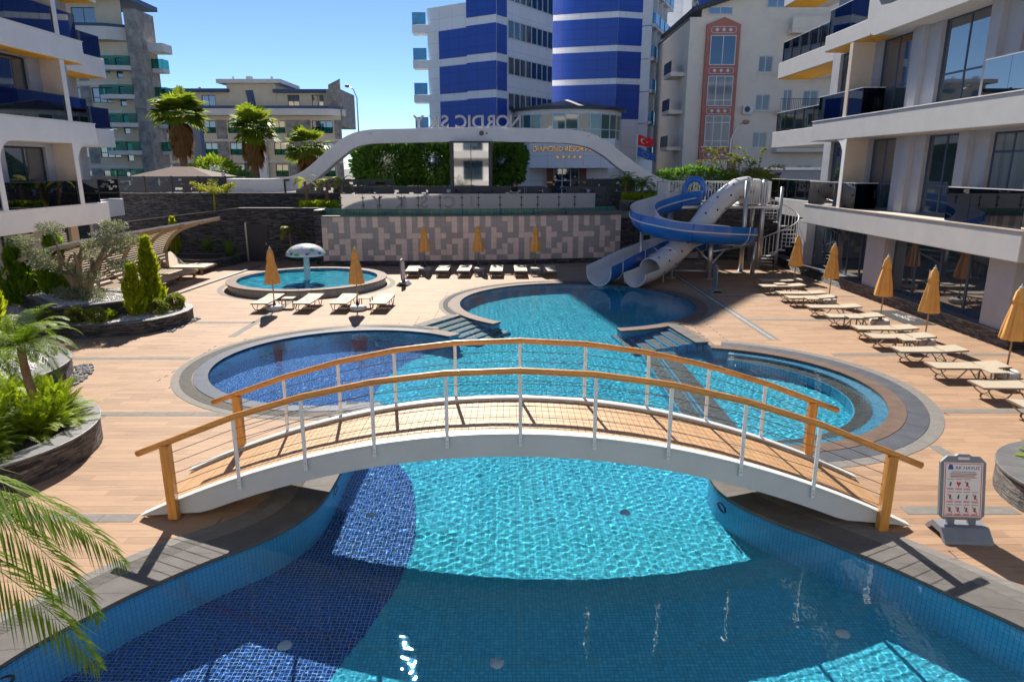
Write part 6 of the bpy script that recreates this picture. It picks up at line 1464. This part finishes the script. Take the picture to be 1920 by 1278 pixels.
MB().prismp([(cx0+.1, 18.9), (25.0, 21.65), (32, 23.2), (32, 23.6), (25.0, 22.05), (cx0+.1, 19.3)], (0, CY0-.7, 0), (1, 0, 0), (0, 0, 1), (0, 1, 0), 14).build('roof', M['rooftile'], ch)
MB().quad((cx0, CY0, Z0), (cx0, CY0+14, Z0), (cx0, CY0+14, 18.6), (cx0, CY0, 18.6)).build('side_wall', M['cream'], ch); MB().box(cx0, cx1, CY0+.3, CY0+14, 18.4, 18.55).build('ceiling', M['cream'], ch)
bx0, bx1 = 17.35, 20.35
MB().prismp([(bx0, 3.0), (bx1, 3.0), (bx1, 17.9), ((bx0+bx1)/2, 18.5), (bx0, 17.9)], (0, CY0-.35, 0), (1, 0, 0), (0, 0, 1), (0, 1, 0), .36).build('bay', M['terracotta'], ch)
MB().box(bx0+.35, bx1-.35, CY0-.37, CY0-.352, 3.0, 6.3).build('bay_panel', M['cream'], ch)
for k, (z0, z1) in enumerate([(7.4, 10.2), (11.0, 13.6), (14.5, 17.0)]):
    window(ch, (0, CY0-.42, 0), (1, 0, 0), bx0+.35, bx1-.35, z0, z1, 3 if k < 2 else 2, [.2] if k == 1 else ([.2, .78] if k == 0 else None), 0, .07, 'whitepaint', 'glass_cur' if k < 2 else 'glass_blue')
for z in (6.75, 10.6, 14.05, 17.45):
    pn_ = MB(); x0, x1 = bx0+.4, bx1-.4; h = .26
    loop = [(x0+.15, z-h), (x1-.15, z-h), (x1, z-h+.12), (x1, z+h-.12), (x1-.15, z+h), (x0+.15, z+h), (x0, z+h-.12), (x0, z-h+.12), (x0+.15, z-h)]
    for a, c in zip(loop[:-1], loop[1:]): pn_.bar((a[0], CY0-.37, a[1]), (c[0], CY0-.37, c[1]), .04, .06, up=(0, 1, 0))
    for j in (-.6, 0, .6): pn_.obox(((x0+x1)/2+j, CY0-.37, z), (.09, 0, .09), (-.09, 0, .09), (0, .02, 0))
    pn_.build('ornament', M['whitepaint'], ch)
def iron_balcony(x0, x1, z, parent, y=CY0, dep=1.2, solid=False):
    s_ = MB().box(x0, x1, y-dep, y, z-.35, z).build('balcony', M['cream'], parent, bevel=.03)
    if solid: MB().box(x0, x1, y-dep, y-dep+.12, z, z+1.0).build('parapet', M['cream'], s_); return
    MB().box(x0, x1, y-dep+.03, y-dep+.07, z+.95, z+1.0).build('rail', M['dark_frame'], s_)
    n_ = int((x1-x0)/.16)
    for i in range(n_+1): x = x0+(x1-x0)*i/n_; MB().box(x-.012, x+.012, y-dep+.04, y-dep+.06, z, z+.95).build('baluster', M['dark_frame'], s_)
for z in (4.0, 7.3, 10.6, 13.9): iron_balcony(24.2, 30.0, z, ch)
iron_balcony(24.6, 30.6, 17.4, ch, solid=True)
for z in (7.5, 10.8, 14.1): s_ = MB().box(14.6, 15.9, CY0+1, CY0+4, z-.35, z).build('balcony', M['cream'], ch); MB().box(14.6, 14.65, CY0+1, CY0+4, z, z+1).build('rail', M['navy_fence'], s_)
for (x, z) in ((21.1, 10.4),):
    ac = thing('air_conditioner', 'white air conditioner unit on the cream apartment house wall', 'air conditioner', (x, CY0, z)); MB().box(x, x+.95, CY0-.40, CY0-.05, z, z+.68).build('case', M['whitepaint'], ac, bevel=.03); MB().tube([(x+.38, CY0-.40, z+.34), (x+.38, CY0-.43, z+.34)], .26, 16).build('fan_grille', M['dark_frame'], ac)
    MB().box(x+.1, x+.85, CY0-.3, CY0, z-.06, z-.003).build('bracket', M['steel'], ac)

# ------------------------------------------------------------------ left background buildings
M['stone_clad'] = mat('grey_stone_cladding', (.14, .13, .125), .85, .3, 1.2, .6, 6, c2=(.42, .39, .35), fac=.5); M['cream2'] = mat('sand_render', (.66, .57, .42), .85, .06, 1)
M['pale_band'] = mat('pale_band', (.68, .65, .61), .8, .06, 1); M['blue_trim'] = mat('blue_trim', (.03, .07, .16), .5)
sb = thing('stone_clad_block', 'tall stone-clad apartment block with curved balconies behind the left block', 'building', (-48, 84, 2.96))
SY = 80.0; sx0, sx1 = -55.4, -40.0; FS = 2.95
ops = []
for k in range(7):
    z = .75+FS*k; ops += [(1.0, 3.4, z, z+1.6), (5.9, 7.6, z, z+1.6), (8.9, 11.2, z, z+1.6), (11.9, 12.6, z-.4, z+1.7)]
ops = [o for o in ops if o[3] < 15.6]
facade((sx0, SY, Z0), (1, 0, 0), sx1-sx0-1.3, 15.9, ops, .25).build('wall', M['cream2'], sb)
for o in ops: window(sb, (sx0, SY, Z0), (1, 0, 0), *o, 3 if o[1]-o[0] > 2 else 1, [.35] if o[1]-o[0] > 2 else None, .15, .08, 'dark_frame', 'glass')
for k in range(5): MB().box(sx0, sx0+12, SY-.06, SY-.003, Z0+FS*k+2.6, Z0+FS*k+2.85).build('band', M['pale_band'], sb)
for k in range(5): MB().box(sx0+7.7, sx0+8.8, SY-.05, SY-.003, Z0+FS*k+.1, Z0+FS*k+2.5).build('stone_panel', M['stone_clad'], sb)
MB().box(sx1-1.3, sx1, SY-1.2, SY+2.6, Z0, 21.9).build('stone_pier', M['stone_clad'], sb)
for k in range(0, 5):
    z = 4.45+FS*k; pl_ = [(sx1-5.2, SY), (sx1-5.0, SY-1.1), (sx1-3.8, SY-1.7), (sx1-2.2, SY-1.5), (sx1-1.2, SY-1.21), (sx1-1.2, SY)]
    s_ = MB().prism(pl_, z-.45, z).build('balcony', M['pale_band'], sb); mbg = MB()
    for a, c in zip(pl_[:-2], pl_[1:-1]): mbg.quad((*a, z), (*c, z), (*c, z+1.0), (*a, z+1.0))
    mbg.build('glass_pane', M['glass_green'], s_)
    s_ = MB().box(sx1, sx1+1.2, SY+1, SY+2.5, z-.4, z).build('balcony', M['pale_band'], sb); MB().box(sx1+1.15, sx1+1.2, SY+1, SY+2.5, z, z+1).build('glass_pane', M['glass_green'], s_); MB().box(sx1, sx1+1.2, SY+.97, SY+1, z, z+1).build('glass_pane', M['glass_green'], s_)
top = [(sx0, SY), (sx0, SY-1.5), (sx0+8.5, SY-1.6), (sx0+12, SY-1.2), (sx0+14.5, SY+.3), (sx0+14.5, SY+2)]
MB().prism(top, 18.9, 20.2).build('roof_parapet', M['pale_band'], sb); MB().prism([(p[0]*1.0, p[1]-.04) for p in top], 20.2, 20.5).build('parapet_cap', M['blue_trim'], sb)
facade((sx0, SY+1.5, 20.2), (1, 0, 0), 12.5, 3.2, [(7.0, 9.6, .3, 2.4), (2.5, 3.5, .3, 2.2)], .2).build('penthouse_wall', M['cream2'], sb); window(sb, (sx0, SY+1.5, 20.2), (1, 0, 0), 7.0, 9.6, .3, 2.4, 2); window(sb, (sx0, SY+1.5, 20.2), (1, 0, 0), 2.5, 3.5, .3, 2.2, 1)
MB().prism([(sx0, SY-.3), (sx0+10.5, SY-.3), (sx0+13.4, SY+.6), (sx0+13.4, SY+8), (sx0, SY+8)], 23.4, 23.9).build('roof', M['blue_trim'], sb)
MB().box(sx0, sx1-1.35, SY+.3, SY+2.4, Z0, 20.1).build('core', M['cream2'], sb); MB().box(sx1-.1, sx1+1.7, SY+.5, SY+2.6, 17.9, 18.8).build('cornice', M['pale_band'], sb)
MB().box(sx1+.6, sx1+1.5, SY+8, SY+9, Z0, 10.5).build('blue_fin', M['blue_trim'], sb)

pb_ = thing('pale_apartment_house', 'sand coloured stone-banded apartment house behind the fan palms', 'building', (-42, 118, 2.96))
PYY = 114.0; qx0, qx1 = -58.5, -27.2; W_ = qx1-qx0; ops = []
cols_ = [1.5, 5.2, 9.2, 13.2, 20.3, 26.6]
for k in range(3):
    z = 1.25+3.35*k
    for j, x in enumerate(cols_): ops.append((x, x+(3.3 if j == 5 else 2.0), z, z+1.9))
facade((qx0, PYY, Z0), (1, 0, 0), W_, 10.6, ops, .3).build('wall', M['cream2'], pb_)
for o in ops:
    w_ = window(pb_, (qx0, PYY, Z0), (1, 0, 0), *o, 2 if o[1]-o[0] < 3 else 3, None, .18, .10, 'dark_frame', 'glass'); MB().box(qx0+o[0], qx0+o[1], PYY-.10, PYY-.05, Z0+o[2], Z0+o[2]+.9).build('glass_pane', M['glass_green'], w_)
for k in range(3):
    for (a, c) in ((0, 1.2), (3.7, 5.0), (7.3, 9.0), (11.3, 13.0), (22.5, 26.4), (30.2, 31.3)): MB().box(qx0+a, qx0+c, PYY-.08, PYY-.003, Z0+3.35*k+.35, Z0+3.35*(k+1)-.1).build('stone_panel', M['stone_clad'], pb_)
    MB().box(qx0, qx1, PYY-.3, PYY-.082, Z0+3.35*k, Z0+3.35*k+.3).build('band', M['pale_band'], pb_)
MB().box(qx0+17.0, qx0+19.2, PYY-1.2, PYY-.302, Z0, Z0+10.6).build('white_pier', M['white'], pb_); MB().box(qx0+15.3, qx0+16.9, PYY-.2, PYY-.1, Z0, Z0+10.0).build('stair_glass', M['frame_blue'], pb_)
parp = [(qx0-.4, PYY+2), (qx0-.4, PYY-1.2), (qx0+24, PYY-1.4), (qx0+29.5, PYY-.9), (qx1+.3, PYY+.6), (qx1+.3, PYY+2)]
MB().prism(parp, Z0+10.6, Z0+11.6).build('roof_parapet', M['pale_band'], pb_); MB().prism([(p[0], p[1]-.05) for p in parp], Z0+11.6, Z0+12.0).build('parapet_cap', M['blue_trim'], pb_)
facade((qx0, PYY+2, Z0+11.6), (1, 0, 0), W_-1.5, 3.0, [(8.6, 10.8, .6, 2.3), (22.4, 24.3, .6, 2.3), (26.3, 28.2, .6, 2.3)], .2).build('penthouse_wall', M['cream2'], pb_)
for a, c in ((8.6, 10.8), (22.4, 24.3), (26.3, 28.2)): window(pb_, (qx0, PYY+2, Z0+11.6), (1, 0, 0), a, c, .6, 2.3, 2, None, .1, .1)
MB().box(qx0+1.5, qx0+13.2, PYY+1.0, PYY+12, Z0+14.3, Z0+14.8).build('roof', M['blue_trim'], pb_); MB().box(qx0+20.4, qx1-2.0, PYY+1.0, PYY+12, Z0+14.2, Z0+14.7).build('roof', M['blue_trim'], pb_)
MB().box(qx0+12.8, qx0+20.6, PYY+1.9, PYY+10, Z0+11.6, Z0+15.6).build('stair_tower', M['cream2'], pb_); MB().box(qx0+11.6, qx0+21.8, PYY+.9, PYY+11, Z0+15.6, Z0+16.2).build('tower_roof', M['pale_band'], pb_)
MB().obox((qx0+16.6, PYY+1.8, Z0+13.2), (.55, 0, 0), (0, .1, 0), (-.2, 0, 1.4)).build('blue_door', M['blue_trim'], pb_)
for (a, c) in ((qx0-.8, qx0+1.6), (qx1-2.2, qx1+.1)): MB().box(a, c, PYY+.3, PYY+10, Z0+9, Z0+14.6).build('stone_pier', M['stone_clad'], pb_)
for x, r_ in ((16.2, .55), (13.6, .15), (19.8, .2), (8, .2), (24, .2)): MB().tube([(qx0+x, PYY+3, Z0+(16.2 if 12 < x < 21 else 14.7)), (qx0+x, PYY+3, Z0+(16.8 if 12 < x < 21 else 15.2))], r_, 10).build('roof_vent', M['steel'], pb_)
MB().prismp([(qx1-1.9, Z0+14.6), (qx1+.0, Z0+14.6), (qx1+.0, Z0+16.2), (qx1-1.9, Z0+15.3)], (0, PYY+.6, 0), (1, 0, 0), (0, 0, 1), (0, 1, 0), .1).build('roof_louvre', M['stone_clad'], pb_)
# distant low buildings behind the trees
lo1 = thing('shop_row', 'low cream shop row glimpsed below the clipped ficus trees', 'building', (-8, 92, 2.96)); MB().box(-20, -6, 90, 97, Z0, 7.2).build('wall', M['cream2'], lo1); MB().box(-20.3, -5.7, 89.6, 97.3, 7.2, 7.5).build('roof', M['rooftile'], lo1)
for k in range(5): w_ = MB().box(-18.5+2.4*k, -16.9+2.4*k, 89.9, 89.99, 3.4, 5.6).build('window', M['whitepaint'], lo1); MB().box(-18.4+2.4*k, -17.0+2.4*k, 89.85, 89.9, 3.5, 5.5).build('pane', M['glass_blue'], w_)
lo2 = thing('garage_shed', 'grey shed wall beside the cream apartment house under the bougainvillea', 'building', (24, 56, 2.96)); MB().box(19.8, 30, 55, 60, Z0, 5.4).build('wall', M['grey_wall'], lo2); MB().box(19.6, 30, 54.8, 60, 5.4, 5.6).build('roof', M['steel'], lo2)
gz = thing('gazebo_roof', 'brown fabric gazebo roof behind the patterned fence', 'gazebo', (-25.5, 50.5, 2.96))
MB().add([(-27.0, 49, 4.95), (-20.9, 49, 4.95), (-20.9, 53.5, 4.95), (-27.0, 53.5, 4.95), (-24.6, 51, 5.65), (-23.2, 51, 5.65)], [(0, 1, 5, 4), (1, 2, 5), (2, 3, 4, 5), (3, 0, 4)]).build('canopy', M['brown_fab'] if 'brown_fab' in M else M.setdefault('brown_fab', mat('brown_canvas', (.13, .085, .065), .9, .1, 3)), gz)
for x in (-26.8, -21.1):
    for y in (49.2, 53.3): MB().box(x-.06, x+.06, y-.06, y+.06, Z0, 4.95).build('leg', M['steel'], gz)
for (x, y, lbx) in ((-25.05, 46.0, 'small white lantern on a fence post behind the left block'), (-18.9, 46.0, 'small white lantern on the fence post at the arch foot'), (-29.9, 46.0, 'small white lantern on the fence post nearest the left block')):
    t = thing('post_lantern', lbx, 'lantern', (x, y, 5.05)); MB().box(x-.09, x+.09, y-.09, y+.09, 5.05, 5.3).build('shade', M['whitepaint'], t, bevel=.02); MB().box(x-.1, x+.1, y-.1, y+.1, 5.3, 5.33).build('cap', M['dark_frame'], t)

# ------------------------------------------------------------------ street lamps, flags, people
def lamp(label, x, y, h, s):
    t = thing('street_lamp', label, 'street lamp', (x, y, Z0)); MB().tube([(x, y, Z0), (x, y, Z0+h), (x-s*.35, y, Z0+h+.9), (x-s*.7, y, Z0+h+1.15)], [.11, .07, .05, .05], 8).build('pole', M['steel'], t, True)
    MB().lathe([(.001, -.14), (.2, -.08), (.3, .05), (.18, .16), (.001, .2)], 12, (x-s*1.0, y, Z0+h+1.2)).build('lamp_head', mat('lamp_head_'+str(x), (.35, .18, .10), .5), t, True); return t
lamp('tall street lamp beyond the arch against the sky', -17.2, 80, 10.1, 1)
lamp('short street lamp above the bougainvillea before the cream house', 16.0, 52, 4.6, -1)
fl = thing('flag_pole', 'white flag pole behind the right slope of the arch', 'flag pole', (8.9, 50.5, Z0)); MB().tube([(8.9, 50.5, Z0), (8.9, 50.5, 7.9)], .035, 8).build('pole', M['whitepaint'], fl); MB().lathe([(.001, .06), (.05, 0), (.001, -.06)], 8, (8.9, 50.5, 7.95)).build('finial', M['gold'], fl)
def flag(label, z0, z1, L, droop, mt, deco):
    t = thing('flag', label, 'flag', (8.94, 50.5, z0)); nx, nz = 18, 8; v = []; f = []
    def pt(a, c, e=0): return V(8.94+L*a, 50.5+.09*math.sin(5*a+c)*a**.4*1.2+e, z0+(z1-z0)*c*(1-.30*a)-droop*a**1.3+.03*math.sin(9*a))
    for j in range(nz+1):
        for i in range(nx+1): v.append(pt(i/nx, j/nz))
    for j in range(nz):
        for i in range(nx): k = j*(nx+1)+i; f.append((k, k+1, k+nx+2, k+nx+1))
    cloth = MB().add(v, f).build('cloth', M[mt], t, True)
    for nm, poly, mm in deco: 
        mb = MB(); mb.add([pt(a, c, -.02) for a, c in poly], tessellate_polygon([[V(a, c, 0) for a, c in poly]])); mb.build(nm, M[mm], cloth)
M['flag_red'] = mat('red_flag_cloth', (.62, .01, .02), .8); M['flag_blue'] = mat('blue_flag_cloth', (.03, .11, .42), .8)
cres = [(.36+.16*math.cos(R(a)), .5+.26*math.sin(R(a))) for a in range(45, 316, 15)]+[(.40+.125*math.cos(R(a)), .5+.205*math.sin(R(a))) for a in range(310, 49, -15)]
def star(cx_, cy_, r_, asp): return [(cx_+(r_ if k % 2 == 0 else r_*.4)*math.cos(R(180+36*k)), cy_+(r_ if k % 2 == 0 else r_*.4)*asp*math.sin(R(180+36*k))) for k in range(10)]
flag('red flag with a white crescent and star on the flag pole', 7.1, 7.85, 1.1, .12, 'flag_red', [('crescent', cres, 'paper'), ('star', star(.60, .5, .07, 1.6), 'paper')])
flag('blue flag with a ring of white stars below the red flag', 6.35, 7.0, 1.3, .4, 'flag_blue', [('star', star(.45+.17*math.cos(R(30*k)), .5+.30*math.sin(R(30*k)), .035, 1.8), 'paper') for k in range(12)])
def person(label, loc, rz, J, E, radii, shirt_z, hair_c):
    t = thing('person', label, 'person', loc); names = list(J); me = bpy.data.meshes.new('body'); me.from_pydata([J[n] for n in names], [(names.index(a), names.index(b_)) for a, b_ in E], [])
    o = bpy.data.objects.new('body', me); col.objects.link(o); sk = o.modifiers.new('skin', 'SKIN'); sv = me.skin_vertices[0].data
    for i, n in enumerate(names): r_ = radii[n]; sv[i].radius = r_ if isinstance(r_, tuple) else (r_, r_); sv[i].use_root = (n == 'pelvis')
    o.modifiers.new('sub', 'SUBSURF').levels = 2; o.modifiers['sub'].render_levels = 2
    m2 = bpy.data.meshes.new_from_object(o.evaluated_get(bpy.context.evaluated_depsgraph_get())); bpy.data.objects.remove(o)
    m2.materials.clear()
    for mt in ('skin', 'black_cloth'): m2.materials.append(M[mt])
    for p in m2.polygons:
        c = p.center; p.use_smooth = True; p.material_index = 1 if shirt_z(c) else 0
    bo = bpy.data.objects.new('body', m2); col.objects.link(bo); bo.parent = t; bo.rotation_euler = (0, 0, rz)
    hc = V(*hair_c); h = MB().lathe([(.108, -.03), (.112, .02), (.10, .07), (.06, .115), (.001, .13)], 14, hc, mod=lambda a, z: 1).build('hair', M['hair'], None, True); h.parent = t; h.rotation_euler = (0, 0, rz)
    hd = V(*J['head'])
    for nm, off_, r_, mt in (('nose', (0, -.115, -.01), .018, 'skin'), ('eye', (-.035, -.10, .02), .012, 'black_cloth'), ('eye', (.035, -.10, .02), .012, 'black_cloth'), ('mouth', (0, -.10, -.055), .016, 'red'), ('ear', (.10, 0, 0), .025, 'skin'), ('ear', (-.10, 0, 0), .025, 'skin')):
        q = MB().lathe([(.001, -r_), (r_*.8, -r_*.6), (r_, 0), (r_*.8, r_*.6), (.001, r_)], 8, hd+V(*off_)).build(nm, M[mt], None, True); q.parent = t; q.rotation_euler = (0, 0, rz)
    return t
def hand(J, E, Rr, w, side, dirv, pre):
    d = Vector(dirv).normalized(); s = d.cross(V(0, 0, 1)).normalized()*side; w = Vector(w); J[pre+'palm'] = tuple(w+d*.07); Rr[pre+'palm'] = (.035, .018); E.append((pre+'wrist', pre+'palm'))
    for k in range(4):
        a = w+d*.10+s*(.03-.02*k); b_ = a+d*(.05+.012*(1.5-abs(k-1.5)))+V(0, 0, -.012); J[pre+'f%d' % k] = tuple(a); J[pre+'t%d' % k] = tuple(b_); Rr[pre+'f%d' % k] = .0095; Rr[pre+'t%d' % k] = .008; E += [(pre+'palm', pre+'f%d' % k), (pre+'f%d' % k, pre+'t%d' % k)]
    J[pre+'th'] = tuple(w+d*.06+s*.055); Rr[pre+'th'] = .010; E.append((pre+'palm', pre+'th'))
def std(lean):
    J = {'pelvis': (0, 0, .93), 'waist': (0, -.02-lean*.15, 1.10), 'chest': (0, -.05-lean*.45, 1.32), 'neck': (0, -.07-lean*.62, 1.47), 'chin': (0, -.09-lean*.75, 1.54), 'head': (0, -.10-lean*.85, 1.62), 'crown': (0, -.09-lean*.85, 1.70)}
    E = [('pelvis', 'waist'), ('waist', 'chest'), ('chest', 'neck'), ('neck', 'chin'), ('chin', 'head'), ('head', 'crown')]; Rr = {'pelvis': (.15, .12), 'waist': (.14, .11), 'chest': (.17, .12), 'neck': .06, 'chin': (.065, .075), 'head': (.085, .10), 'crown': (.06, .07)}
    for s, n in ((1, 'l'), (-1, 'r')):
        J[n+'hip'] = (s*.10, 0, .88); J[n+'knee'] = (s*.11, -.02, .50); J[n+'ankle'] = (s*.12, .02, .08); J[n+'toe'] = (s*.13, -.15, .035)
        E += [('pelvis', n+'hip'), (n+'hip', n+'knee'), (n+'knee', n+'ankle'), (n+'ankle', n+'toe')]; Rr.update({n+'hip': .095, n+'knee': .06, n+'ankle': .042, n+'toe': .035})
    return J, E, Rr
J, E, Rr = std(.35)
for s, n in ((1, 'l'), (-1, 'r')):
    J[n+'sho'] = (s*.20, -.20, 1.38); J[n+'elb'] = (s*.27, -.40, 1.16); J[n+'wrist'] = (s*.07, -.52, 1.13); E += [('chest', n+'sho'), (n+'sho', n+'elb'), (n+'elb', n+'wrist')]; Rr.update({n+'sho': .065, n+'elb': .045, n+'wrist': .032}); hand(J, E, Rr, J[n+'wrist'], -s, (-s, -.15, 0), n)
person('man in a black shirt leaning with folded arms on the frosted glass rail', (.17, 42.85, TZ), 0, J, E, Rr, lambda c: c.z < 1.46 and not (c.y < -.30 and c.z < 1.26 and c.z > .95) and c.z > .09, (0, -.38, 1.64))
J, E, Rr = std(.05)
for s, n in ((1, 'l'), (-1, 'r')):
    J[n+'sho'] = (s*.20, -.06, 1.40); J[n+'elb'] = (s*.42, -.16, 1.36); J[n+'wrist'] = (s*.60, -.30, 1.42); E += [('chest', n+'sho'), (n+'sho', n+'elb'), (n+'elb', n+'wrist')]; Rr.update({n+'sho': .065, n+'elb': .045, n+'wrist': .032}); hand(J, E, Rr, J[n+'wrist'], s, (s*.3, -1, 0), n)
person('man in black standing with arms spread on the patterned terrace fence', (2.72, 45.35, TZ), R(180), J, E, Rr, lambda c: c.z < 1.47 and abs(c.x) < .40 and c.z > .09, (0, -.13, 1.65))

# ------------------------------------------------------------------ third wing of the complex, behind the viewpoint (seen in reflections)
ba = thing('apartment_block', 'white balconied wing of the complex facing the pool from the south', 'building', (-2, -8, 0))
for k, (zb, zt) in enumerate(((2.85, 3.8), (6.8, 7.75), (10.7, 11.65), (14.6, 15.4))):
    MB().box(-24, 19, -12, -2.2 if k != 1 else -2.6, zb, zt).build('slab', M['white'], ba)
for k, zf in enumerate((0, 3.8, 7.75, 11.65)):
    ops = [(1.5+4.3*j, 4.2+4.3*j, .1, 2.7) for j in range(10)]
    facade((19, -4.0, zf), (-1, 0, 0), 43, 3.05 if k else 2.85, ops, .2).build('wall', M['white'], ba)  # unseen walls made white to bounce more sun into the shade
    for op in ops: window(ba, (19, -4.0, zf), (-1, 0, 0), *op, 2, None, .12, .08, 'frame_blue', 'glass')
